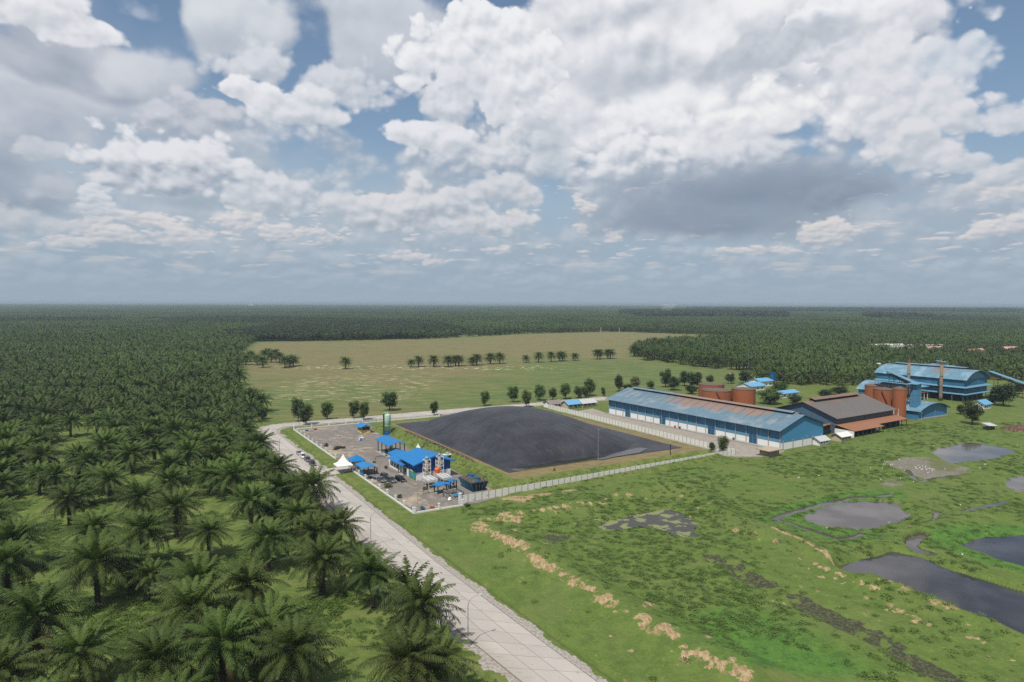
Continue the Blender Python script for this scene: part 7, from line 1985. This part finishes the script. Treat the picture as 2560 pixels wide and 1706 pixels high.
mb = MB(); mb.box(2, 23.5, -5.6, -5.5, 0, 3.4); mb.box(26, SL, -3.6, -3.5, 0, 3.8); obj('lean_to_back', mb, M['black'], t)
t = thing('link_shed', 'low dark shed with a rusty roof joining the warehouse and the storage hall', 'shed', (so.x, so.y, 0), sr)
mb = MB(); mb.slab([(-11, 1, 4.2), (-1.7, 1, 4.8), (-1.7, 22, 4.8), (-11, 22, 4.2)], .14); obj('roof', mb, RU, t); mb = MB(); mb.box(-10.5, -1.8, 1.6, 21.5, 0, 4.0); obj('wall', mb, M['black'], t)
t = thing('valley_shed', 'grey blue roofed shed tucked behind the warehouse ridge end', 'shed', ww(34, 20), WROT)
mb = MB(); mb.box(0, 12, 0, 22, 0, 6.6); obj('wall', mb, M['blue_old'], t); obj('roof', gable(MB(), -1, 13, -1, 23, 6.5, 9.4), SR, t)

# ------------------------------------------------------------------ storage tanks
def tank(label, x, y, r, h, stair=False, group=None, cap=1.1, name='storage_tank'):
    t = thing(name, label, 'tank', (x, y, 0), 0, group)
    mb = MB(); mb.lathe([(r, 0), (r, h)], 0, 0, 48); obj('shell', mb, M['orange'], t, False)
    mb = MB(); mb.lathe([(r + .12, h - .02), (r + .12, h + .12), (.15, h + cap)], 0, 0, 48); obj('roof', mb, M['tank_top'], t)
    mb = MB()
    for k in range(40):
        a0, a1 = 2 * math.pi * k / 40, 2 * math.pi * (k + 1) / 40
        q = lambda a, z: ((r + .05) * math.cos(a), (r + .05) * math.sin(a), z)
        mb.tube([q(a0, h + .1), q(a0, h + 1.0)], .03, 4); mb.tube([q(a0, h + 1.0), q(a1, h + 1.0)], .03, 4)
    obj('railing', mb, M['rust_metal'], t)
    if stair:
        mb = MB(); n = 34; a0 = -1.25; da = 9.5 / r / n * 1.1
        for k in range(n):
            a = a0 - 0.9 * k / n * (9.5 / r) * .62; z = .3 + k * (h / n)
            c, s_ = math.cos(a), math.sin(a); e = Vector((-s_, c, 0)) * .16
            p0, p1 = Vector((c * r, s_ * r, z)), Vector((c * (r + .9), s_ * (r + .9), z))
            mb.slab([p0 - e, p1 - e, p1 + e, p0 + e], .08)
            if k < n - 1:
                a2 = a0 - 0.9 * (k + 1) / n * (9.5 / r) * .62; q = Vector((math.cos(a2) * (r + .9), math.sin(a2) * (r + .9), z + h / n))
                mb.tube([p1, q], .10, 4); mb.tube([p1 + Vector((0, 0, 1)), q + Vector((0, 0, 1))], .04, 4); mb.tube([p1, p1 + Vector((0, 0, 1))], .03, 4)
        obj('stair', mb, M['rust_metal'], t)
    return t


q = G(1862, 972 + 2, 10.5); tank('orange storage tank closest to the wide dense tree, rising highest', q.x, q.y + 2, 6.6, 10.6)
q = G(1795, 977, 10.2); tank('wide orange storage tank with a slanting stair, in front of the other two', q.x, q.y + 3, 8.3, 10.2, True)
q = G(1781, 962, 10.2); tank('orange storage tank at the back of the group behind the warehouse', q.x, q.y + 2, 7.6, 10.2)
tank('slim tall orange tank beside the blue box elevator', 198.5, 346, 3.2, 16.0, cap=1.6)
tank('orange tank with a slanting stair between two others near the mill', 196.5, 357, 5.1, 14.6, True)
tank('orange tank on the storage hall side of the mill group', 200.5, 374, 4.8, 14.4)

# ------------------------------------------------------------------ mill hall, chimneys, sheds
MILLROT = rad(33.6); mo = np.array([275.5, 412.5])
def mw(x, y, z=0.0):
    c, s_ = math.cos(MILLROT), math.sin(MILLROT)
    return Vector((mo[0] + x * c - y * s_, mo[1] + x * s_ + y * c, z))


def arch_profile(w, zb, rise, n=18, grow=0.0):
    R_ = ((w / 2) ** 2 + rise ** 2) / (2 * rise); cz = zb + rise - R_; a = math.asin((w / 2) / R_)
    return [(w / 2 + (R_ + grow) * math.sin(-a + 2 * a * k / n), cz + (R_ + grow) * math.cos(-a + 2 * a * k / n)) for k in range(n + 1)]


def arch_shell(w, zb, rise, y0, y1, t_=.18, over=.9, n=18):
    k = (w + 2 * over) / w
    out = [((x - w / 2) * k + w / 2, z) for x, z in arch_profile(w, zb, rise, n, t_)]; inn = [((x - w / 2) * k + w / 2, z) for x, z in arch_profile(w, zb, rise, n)]
    mb = MB()
    vs = [(x, y0, z) for x, z in out] + [(x, y1, z) for x, z in out] + [(x, y0, z) for x, z in inn] + [(x, y1, z) for x, z in inn]
    m = n + 1; fs = []
    for i in range(n):
        fs += [(i, i + 1, m + i + 1, m + i), (2 * m + i, 3 * m + i, 3 * m + i + 1, 2 * m + i + 1), (i, 2 * m + i, 2 * m + i + 1, i + 1), (m + i, m + i + 1, 3 * m + i + 1, 3 * m + i)]
    fs += [(0, m, 3 * m, 2 * m), (n, 2 * m + n, 3 * m + n, m + n)]
    return mb.add(vs, fs)


MB_ = sheet_mat('mill_blue_wall', (0.026, 0.130, 0.235), axis='Y', pitch=1.2, vary=.12, rough=.6, faded=(0.040, 0.16, 0.27))
MR = sheet_mat('mill_blue_roof', (0.110, 0.220, 0.300), (0.17, 0.13, 0.12), ((3, 14, 12, 24), 2.0), 'Y', 1.0, .16, .5, (0.19, 0.29, 0.36))
t = thing('mill_hall', 'big blue mill hall with an arched roof and two skirt roofs', 'mill', mw(0, 0), MILLROT)
HW, HL = 32.0, 53.0
mb = MB(); mb.prism([(0, 9.0), (HW, 9.0)] + [(x, z) for x, z in arch_profile(HW, 13.0, 5.2)][::-1], 0, HL); obj('upper_wall', mb, MB_, t)
mb = MB(); mb.prism([(3.0, 13.2), (HW - 3.0, 13.2)] + [(x + 3.0, z) for x, z in arch_profile(HW - 6, 13.2, 4.0)][::-1][1:-1], -.12, -.03); obj('gable_panel', mb, M['blue_band'], t)
obj('roof', arch_shell(HW, 13.0, 5.2, -2.0, HL + 1.5), MR, t)
mb = MB()
for k in range(9):
    y = 2 + k * 6; pr = arch_profile(HW, 13.0, 5.2, 18, .26)
    mb.add([(x, y + j, z) for j in (0, .35) for x, z in pr[2:9]], [(i, i + 1, 7 + i + 1, 7 + i) for i in range(6)])
obj('roof_seam', mb, M['rust_metal'], t)
mb = MB(); mb.box(HW / 2 + 2, HW / 2 + 6, 8, HL - 3, 17.6, 19.2); v_ = obj('ridge_vent', mb, M['door_blue'], t); mb = MB(); mb.slab([(HW / 2 + 1, 7, 19.3), (HW / 2 + 7, 7, 19.3), (HW / 2 + 7, HL - 2, 19.3), (HW / 2 + 1, HL - 2, 19.3)], .15); obj('vent_roof', mb, MR, v_)
for z, o in ((9.0, 2.4), (4.9, 2.6)):
    mb = MB(); mb.slab([(-o, -o, z - .5), (HW + o, -o, z - .5), (HW, .0, z + .2), (0, 0, z + .2)], .12); mb.slab([(-o, HL + .5, z - .5), (-o, -o, z - .5), (0, 0, z + .2), (0, HL + .5, z + .2)], .12); mb.slab([(HW + o, -o, z - .5), (HW + o, HL + .5, z - .5), (HW, HL + .5, z + .2), (HW, 0, z + .2)], .12); obj('skirt_roof', mb, M['blue_band'], t)
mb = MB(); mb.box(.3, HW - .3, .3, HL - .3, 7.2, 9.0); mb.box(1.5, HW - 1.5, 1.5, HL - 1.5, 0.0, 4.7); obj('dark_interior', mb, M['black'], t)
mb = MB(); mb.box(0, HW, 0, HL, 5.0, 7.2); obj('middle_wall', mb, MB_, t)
m_ = MB(); [m_.box(x - .2, x + .2, .05, .45, 0, 4.7) for x in np.linspace(.4, HW - .4, 6)]; [m_.box(.05, .45, y - .2, y + .2, 0, 4.7) for y in np.linspace(6, HL - 1, 8)]; [m_.box(x - .15, x + .15, .02, .28, 7.2, 9.0) for x in np.linspace(.4, HW - .4, 9)]; [m_.box(.02, .28, y - .15, y + .15, 7.2, 9.0) for y in np.linspace(4, HL - 1, 12)]; obj('column', m_, M['blue_band'], t)


def chimney(label, px, py_top, Y_, r=.95):
    d = ray(px, py_top); k = Y_ / d.y; h = CAM_H + d.z * k
    t = thing('chimney', label, 'chimney', (d.x * k, Y_, 0))
    mb = MB(); mb.lathe([(r * 1.25, 0), (r * 1.1, h * .12), (r, h * .3), (r * .95, h)], 0, 0, 18); obj('stack', mb, mat('sooty_rust_stack', (0.21, 0.165, 0.12), .85, .25, .3, 2.0, stain=(.10, .06, .045), amount=.45, stretch=(1, 1, .3)), t, True)
    mb = MB(); mb.lathe([(r * .99, h * .93), (r * 1.08, h * .94), (r * 1.08, h), (r * .7, h + .02), (r * .7, h - .5)], 0, 0, 18); obj('rim', mb, M['rust_metal'], t)
    for f in (.35, .62):
        mb = MB(); mb.lathe([(r * 1.0, h * f), (r * 1.12, h * f + .05), (r * 1.12, h * f + .35), (r, h * f + .4)], 0, 0, 18); obj('band', mb, M['rust_metal'], t)
    return t


chimney('tall rusty chimney standing on the lawn before the mill hall', 2355, 904.5, 417)
chimney('tall grey and rusty chimney nearer the far end of the mill hall', 2273, 900, 432)
ao = np.array([209.0, 347.0]); ar = rad(31.0)
t = thing('arched_shed', 'low blue shed with a shallow arched roof at the edge of the marsh', 'shed', (ao[0], ao[1], 0), ar)
AW, AL = 28.0, 34.0
mb = MB(); mb.prism([(0, 0), (AW, 0)] + arch_profile(AW, 4.2, 3.6)[::-1], 0, AL); obj('wall', mb, sheet_mat('shed_blue_wall', (0.050, 0.190, 0.36), axis='X', pitch=1.0, vary=.12, rough=.6), t)
obj('roof', arch_shell(AW, 4.2, 3.6, -1.6, AL + 1, .15, .9), MR, t)
mb = MB(); mb.box(-.3, AW + .3, -.5, .0, 0, .5); obj('plinth', mb, M['concrete'], t)
t = thing('arched_shed', 'blue arched shed partly hidden behind the orange tanks', 'shed', (226, 424, 0), ar)
mb = MB(); mb.prism([(0, 0), (24, 0)] + arch_profile(22, 5.2, 5.0)[::-1], 0, 9); obj('wall', mb, MB_, t); obj('roof', arch_shell(22, 5.2, 5.0, -1.2, 10, .15, .9), MR, t)
# box elevator and roofed conveyors
t = thing('box_elevator', 'tall blue box elevator tower beside the slim orange tank', 'elevator tower', (210.6, 352.5, 0), ar)
mb = MB(); mb.box(-2.1, 2.1, -1.6, 1.6, 0, 18.0); obj('tower', mb, sheet_mat('elevator_sheet', (0.075, 0.225, 0.38), axis='X', pitch=.9, vary=.12, rough=.6), t)
mb = MB(); mb.slab([(-3.6, -2.6, 18.1), (3.4, -2.6, 18.7), (3.4, 2.6, 18.7), (-3.6, 2.6, 18.1)], .15); obj('cap_roof', mb, M['blue_band'], t)
mb = MB(); [mb.box(-2.13, 2.13, -1.64, 1.64, z, z + .12) for z in (6, 12)]; obj('seam', mb, M['blue_old'], t)


def conveyor(label, a, b, w=2.2, legs=3):
    a, b = Vector(a), Vector(b); d = b - a; L_ = math.hypot(d.x, d.y); an = math.atan2(d.y, d.x)
    t = thing('conveyor', label, 'conveyor', (a.x, a.y, 0), an)
    z = lambda x: a.z + (b.z - a.z) * x / L_
    mb = MB(); mb.slab([(0, -w / 2 - .4, a.z + 2.0), (L_, -w / 2 - .4, b.z + 2.0), (L_, w / 2 + .4, b.z + 2.0), (0, w / 2 + .4, a.z + 2.0)], .12); obj('roof', mb, M['blue_band'], t)
    mb = MB(); mb.slab([(0, -w / 2, a.z + .2), (L_, -w / 2, b.z + .2), (L_, w / 2, b.z + .2), (0, w / 2, a.z + .2)], .35)
    n = int(L_ / 2)
    for k in range(n + 1):
        x = k * L_ / n
        for s_ in (-w / 2, w / 2):
            mb.tube([(x, s_, z(x)), (x, s_, z(x) + 1.95)], .07, 4)
            if k < n:
                x2 = (k + 1) * L_ / n; mb.tube([(x, s_, z(x) + .1), (x2, s_, z(x2) + 1.1)], .05, 4)
    obj('truss', mb, M['dark'], t)
    mb = MB()
    for k in range(legs):
        x = (k + .5) * L_ / legs
        for s_ in (-w / 2, w / 2):
            mb.box(x - .15, x + .15, s_ - .15, s_ + .15, 0, z(x) - .2)
    obj('leg', mb, M['rust_metal'], t)


conveyor('blue roofed conveyor running over the orange mill tanks to the box elevator', (208.5, 351.5, 15.6), (200.5, 372, 15.4))
conveyor('upper blue roofed conveyor joining the mill hall to the box elevator', (211.5, 354.5, 16.4), (247, 444, 13.6), 2.4, 4)
conveyor('long sloping blue conveyor leaving the mill towards the edge of the photo', (326, 462, 12.0), (322, 405, 5.0), 2.4, 4)
t = thing('mill_annex', 'stepped blue annex with stacked roofs behind the mill hall', 'annex', mw(44, 26), MILLROT)
mb = MB(); mb.box(0, 22, 0, 22, 0, 11.5); obj('wall', mb, MB_, t)
mb = MB(); mb.slab([(-2, -2, 11.4), (25, -2, 11.4), (25, 11, 13.4), (-2, 11, 13.4)], .18); mb.slab([(-2, 11.004, 13.4), (25, 11.004, 13.4), (25, 24, 11.4), (-2, 24, 11.4)], .18); obj('roof', mb, MR, t)
mb = MB(); mb.box(3, 14, 8, 18, 13.0, 16.2); obj('upper_storey', mb, MB_, t); mb = MB(); mb.slab([(0, 5, 16.3), (18, 5, 16.3), (18, 20, 17.0), (0, 20, 17.0)], .15); obj('upper_roof', mb, MR, t)
mb = MB(); mb.slab([(7, 8, 19.2), (12, 8, 19.2), (12, 14, 19.8), (7, 14, 19.8)], .12); [mb.box(a, a + .2, b, b + .2, 17, 19.1) for a in (7.5, 11) for b in (9, 13)]; obj('turret_roof', mb, M['blue_band'], t)
mb = MB(); mb.slab([(-6, -6, 7.0), (10, -6, 7.0), (10, -.02, 8.0), (-6, -.02, 8.0)], .15); [mb.box(a, a + .3, -5.6, -5.3, 0, 6.8) for a in (-5, 2, 9)]; obj('porch_roof', mb, MR, t)
t = thing('flue', 'rusty red vertical flue between the mill hall and its annex', 'flue', mw(36.5, 14), MILLROT); mb = MB(); mb.lathe([(1.6, 0), (1.6, 15), (1.2, 16.2)], 0, 0, 14); obj('pipe', mb, M['orange'], t)
t = thing('boiler_deck', 'red oxide deck with a blue shelter under the box elevator', 'platform', G(2303, 990, 3.0).to_2d().to_3d(), MILLROT); mb = MB(); mb.box(0, 9, 0, 6, 4.6, 5.2); obj('deck', mb, M['orange'], t); mb = MB(); [mb.box(a, a + .3, b, b + .3, 0, 4.6) for a in (.2, 4.4, 8.5) for b in (.2, 5.5)]; obj('stilts', mb, M['pale_steel'], t); mb = MB(); mb.slab([(0, -.6, 8.4), (9, -.6, 8.4), (9, 6.6, 9.2), (0, 6.6, 9.2)], .14); [mb.box(a, a + .2, b, b + .2, 5.2, 8.3) for a in (.4, 8.4) for b in (.2, 5.5)]; obj('shelter_roof', mb, M['blue_band'], t)
# white post frame
t = thing('post_frame', 'group of slim white posts and frames beside the orange mill tanks', 'frame', z4(1075, 765), ar)
mb = MB(); rr_ = random.Random(3)
for k in range(9):
    x = k * 1.35; y = (k % 3) * .9; mb.cyl(x, y, 0, 6.4 + rr_.uniform(-1.2, .8), .13, n=6)
for k in (2, 5, 7):
    x = k * 1.35; mb.tube([(x, 0, .5), (x + 1.35, 0, 4.0)], .08, 4); mb.tube([(x + 1.35, 0, .5), (x, 0, 4.0)], .08, 4); mb.tube([(x, 0, 4.0), (x + 1.35, 0, 4.0)], .08, 4)
obj('post', mb, M['pale_steel'], t)
# blue sheds beyond the tanks
for x, y, w, d, ze, za, lb in ((1560, 385, 15, 12, 3.2, 5.0, 'bright blue roofed shed behind the orange tanks'), (1650, 345, 14, 10, 4.0, 5.6, 'weathered blue roofed house beside the blue box tower'), (1860, 455, 17, 8, 3.0, 4.2, 'long flat blue roofed shed beyond the dense tree')):
    q = G(1480 + x / 3.92, 880 + y / 3.92); bungalow('work_shed', lb, q, WROT, w, d, ze, za, M['white_wall'], SB, 'x', cat='shed')
q = G(1480 + 1768 / 3.92, 880 + 318 / 3.92); t = thing('tank_tower', 'blue box shaped water tower among the trees', 'water tower', q, WROT); mb = MB(); mb.box(-1.8, 1.8, -1.8, 1.8, 3.2, 8.4); mb.box(-2.0, 2.0, -2.0, 2.0, 8.4, 8.7); obj('tank', mb, M['blue'], t); mb = MB(); [mb.box(a, a + .3, b, b + .3, 0, 3.2) for a in (-1.7, 1.4) for b in (-1.7, 1.4)]; obj('leg', mb, M['grey'], t)
q = G(1480 + 1570 / 3.92, 880 + 305 / 3.92); t = thing('parked_truck', 'dark truck parked under the trees behind the tanks', 'truck', q, .1)
mb = MB(); mb.box(0, 6.2, 0, 2.3, .7, 2.5); obj('cargo_body', mb, M['car_grey'], t); mb = MB(); mb.prism([(6.3, .5), (8.2, .5), (8.2, 1.5), (7.8, 2.5), (6.3, 2.5)], .05, 2.25); obj('cab', mb, M['blue_wall'], t); mb = MB(); mb.box(7.9, 8.22, .2, 2.1, 1.5, 2.2); obj('windscreen', mb, M['plain_white'], t)
for x in (1.2, 2.4, 7.2):
    for yy in (.15, 2.1):
        mb = MB(); mb.tube([(x, yy - .12, .5), (x, yy + .14, .5)], .5, 14); obj('wheel', mb, M['tyre'], t)
q = G(1480 + 1350 / 3.92, 880 + 315 / 3.92); t = thing('flag_pole', 'pole with a small red and white flag near the orange tanks', 'flag', q, .3); mb = MB(); mb.tube([(0, 0, 0), (0, 0, 9.0)], .09, 6); obj('pole', mb, M['plain_white'], t); mb = MB(); mb.slab([(.1, 0, 8.9), (2.2, .1, 8.9), (2.2, .1, 8.2), (.1, 0, 8.2)], .04); obj('red_cloth', mb, M['red'], t); mb = MB(); mb.slab([(.1, 0, 8.195), (2.2, .1, 8.195), (2.2, .1, 7.5), (.1, 0, 7.5)], .04); obj('white_cloth', mb, M['plain_white'], t)
# lumber and rubble at the far edge of the marsh
q = z4(2010, 845); t = thing('tin_lean_to', 'low tin shelter beside the heap of rubble at the marsh edge', 'shelter', q, .35); mb = MB(); mb.slab([(0, 0, 2.0), (6, 0, 1.7), (6, 4, 2.6), (0, 4, 2.9)], .08); obj('roof', mb, LR, t); mb = MB(); [mb.box(a, a + .15, b, b + .15, 0, 1.8) for a in (.2, 5.6) for b in (.2, 3.6)]; obj('post', mb, M['brown'], t); mb = MB(); mb.box(.6, 5.4, 1.0, 3.4, 0, 1.1); obj('stored_timber', mb, M['dark'], t)
q = z4(2330, 835); t = thing('rubble_heap', 'brown heap of broken brick at the far marsh edge', 'rubble', q)
mb = MB(); rr_ = random.Random(6)
for k in range(260):
    a, d = rr_.uniform(0, 6.28), 9.0 * math.sqrt(rr_.random()); s_ = rr_.uniform(.25, .7); z = 1.6 * (1 - d / 9.2)
    c = Vector((d * math.cos(a), d * .55 * math.sin(a), z)); o = Vector((rr_.uniform(-.3, .3), rr_.uniform(-.3, .3), rr_.uniform(-.2, .2)))
    mb.add([c + Vector((-s_, -s_, -s_)) + o, c + Vector((s_, -s_, -s_)), c + Vector((s_, s_, -s_)) - o, c + Vector((-s_, s_, -s_)), c + Vector((-s_ * .7, -s_, s_)) , c + Vector((s_, -s_ * .6, s_)) + o, c + Vector((s_, s_, s_ * .7)), c + Vector((-s_, s_ * .8, s_))], [(0, 3, 2, 1), (4, 5, 6, 7), (0, 1, 5, 4), (1, 2, 6, 5), (2, 3, 7, 6), (3, 0, 4, 7)])
obj('bricks', mb, mat('brick_rubble', (0.24, 0.15, 0.11), .9, .3, .3, 2.0, stain=(.12, .11, .07), amount=.4), t)

# ------------------------------------------------------------------ far things
WH = mat('far_white_roof', (0.62, 0.58, 0.56), .7, .06); PK = mat('far_pink_roof', (0.52, 0.30, 0.26), .8, .1)
def far_house(name, label, px, py, w, d, ze, za, roofm, rot, cat='house', group=None):
    q = G(px, py); t = thing(name, label, cat, (q.x, q.y, -.1), rot, group)
    mb = MB(); mb.prism([(0, 0), (d, 0), (d, ze), (d / 2, za - .2), (0, ze)], 0, w, 'x'); obj('wall', mb, M['cream'], t)
    r = MB(); r.slab([(-1, -1, ze - .3), (w + 1, -1, ze - .3), (w + 1, d / 2, za), (-1, d / 2, za)], .2); r.slab([(-1, d / 2 + .004, za), (w + 1, d / 2 + .004, za), (w + 1, d + 1, ze - .3), (-1, d + 1, ze - .3)], .2); obj('roof', r, roofm, t)


k = 0
for x, y, w, m_, lb in ((870, 62, 18, WH, 'white roofed house at the near end of the row among the far palms'), (950, 58, 16, WH, 'second white roof of the row among the far palms'), (1010, 60, 16, WH, 'third white roof of the row among the far palms'), (1075, 58, 18, WH, 'fourth white roof of the row among the far palms'), (1050, 84, 14, WH, 'white roof just below the row among the far palms'), (1130, 80, 16, WH, 'last white roof of the lower row among the far palms'),
                        (1240, 66, 9, WH, 'small white roof alone between two rows among the far palms'), (1370, 68, 16, WH, 'white roof beside the pink one among the far palms'), (1440, 90, 22, PK, 'large pale pink roof among the far palms'), (1470, 66, 18, WH, 'white roof rising behind the pink one'), (1780, 118, 16, PK, 'low pink roof beyond the mill hall'), (1880, 112, 14, PK, 'pink roof farther from the mill hall'), (2200, 92, 22, PK, 'long dull pink roof at the edge of the photo beyond the mill'), (840, 288, 14, WH, 'white roof in the trees at the end of the mill hall')):
    far_house('far_house', lb, 1960 + x / 3.92, 860 + y / 3.92 + 6, w, 9 if w < 20 else 14, 6.5, 10.0, m_, rad(18))
far_house('far_factory', 'white roofed factory with a smoking stack near the horizon', 1655, 795, 90, 40, 9, 14, WH, .1, 'factory')
far_house('far_factory', 'tiny white building far off near the horizon', 620, 766, 60, 40, 10, 16, WH, .1, 'factory')
q = G(1661, 795); t = thing('far_stack', 'thin factory stack near the horizon', 'chimney', (q.x, q.y, 0)); mb = MB(); mb.cyl(0, 0, 0, 28, 1.6, 1.2, 10); obj('stack', mb, M['white'], t)
for px, py, h in ((1460 + 0, 830, 9), (1548, 831, 9), (1597, 830, 9), (1648, 831, 9), (1502, 831, 9)):
    q = G(px, py); t = thing('power_pole', 'thin white power pole along the far edge of the pasture', 'power pole', (q.x, q.y, 0), 0, 'power poles along the far edge of the pasture'); mb = MB(); mb.cyl(0, 0, 0, h, .3, .2, 6); mb.box(-1, 1, -.1, .1, h - 1, h - .8); obj('pole', mb, M['white'], t)
# egrets in the marsh
bird = MB(); bird.lathe([(.02, -.34), (.10, -.2), (.15, 0), (.11, .2), (.03, .34)], 0, 0, 8); bird.v = [(z, y, .46 + x * .8 - z * .15) for x, y, z in bird.v]
bird.tube([(.28, 0, .48), (.36, 0, .70), (.30, 0, .86), (.37, 0, .93)], .035, 6); bird.tube([(.37, 0, .93), (.52, 0, .90)], .02, 5, .005); bird.tube([(0, .05, .4), (.02, .05, 0)], .018, 4); bird.tube([(0, -.05, .4), (-.03, -.05, 0)], .018, 4)
BM = bird.mesh('egret_body', M['feather']); rr_ = random.Random(8)
spots = [(Z4, x, y) for x, y in ((985, 1165), (975, 1190), (995, 1190), (1005, 1170), (1040, 1195), (1045, 1210), (1060, 1185), (965, 1230), (1140, 1215), (1130, 1135), (1290, 1210), (1300, 1225), (1315, 1200), (1330, 1215), (1355, 1200), (1360, 1225), (1385, 1205), (1390, 1220), (1400, 1232), (1425, 1225), (1455, 1230), (1470, 1235), (1580, 1230), (1450, 1245), (1180, 1245), (1140, 1325), (950, 1335), (1270, 1360), (140, 1325), (150, 1322), (340, 1308), (850, 1230), (1970, 1190), (1920, 1225), (2285, 1005), (1465, 1010), (1410, 1265), (1350, 1235))] + \
        [(Z8, x, y) for x, y in ((695, 292), (1217, 225), (1835, 502), (1818, 85))]
for f, x, y in spots:
    q = G(f[0] + x / f[2], f[1] + y / f[2]); t = obj('egret', BM, None, None, loc=(q.x, q.y, hz_at(q.x, q.y) + .02)); t.rotation_euler.z = rr_.uniform(0, 6.28); t.scale = (.85,) * 3
    tag(t, 'white egret standing on the mud and grass of the marsh', 'bird', 'white egrets in the marsh')
# smoke far off
def smoke(label, px, py, h, w, dens):
    q = G(px, py); r_ = random.Random(int(px)); mb = MB()
    pr = [(w * (.12 + .9 * k / 8), h * k / 8) for k in range(9)]
    mb.lathe(pr, 0, 0, 14); mb.v = [(x + z * .5, y, z) for x, y, z in mb.v]
    m = bpy.data.materials.new('smoke'); m.use_nodes = True; n_ = NT(m.node_tree); n_.n.remove(n_.n['Principled BSDF'])
    v = n_.new('ShaderNodeVolumePrincipled'); v.inputs['Color'].default_value = (.85, .86, .88, 1); v.inputs['Density'].default_value = dens
    n_.l.new(v.outputs[0], n_.n['Material Output'].inputs['Volume'])
    o = obj('smoke_plume', mb, m, None, loc=(q.x, q.y, 8)); tag(o, label, 'smoke', None, 'stuff')


smoke('thin grey smoke over the far white roofed factory', 1659, 795, 46, 34, .006)
smoke('thin white smoke over the tiny building near the horizon', 622, 766, 40, 40, .004)
# haze
mb = MB(); mb.box(-16000, 16000, -400, 30000, -3.0, 62.0)
m = bpy.data.materials.new('haze'); m.use_nodes = True; n_ = NT(m.node_tree); n_.n.remove(n_.n['Principled BSDF'])
v = n_.new('ShaderNodeVolumePrincipled'); v.inputs['Color'].default_value = (.56, .69, .82, 1); v.inputs['Density'].default_value = 0.95e-4; v.inputs['Anisotropy'].default_value = 0.1
n_.l.new(v.outputs[0], n_.n['Material Output'].inputs['Volume'])
tag(obj('haze', mb, m), kind='stuff')
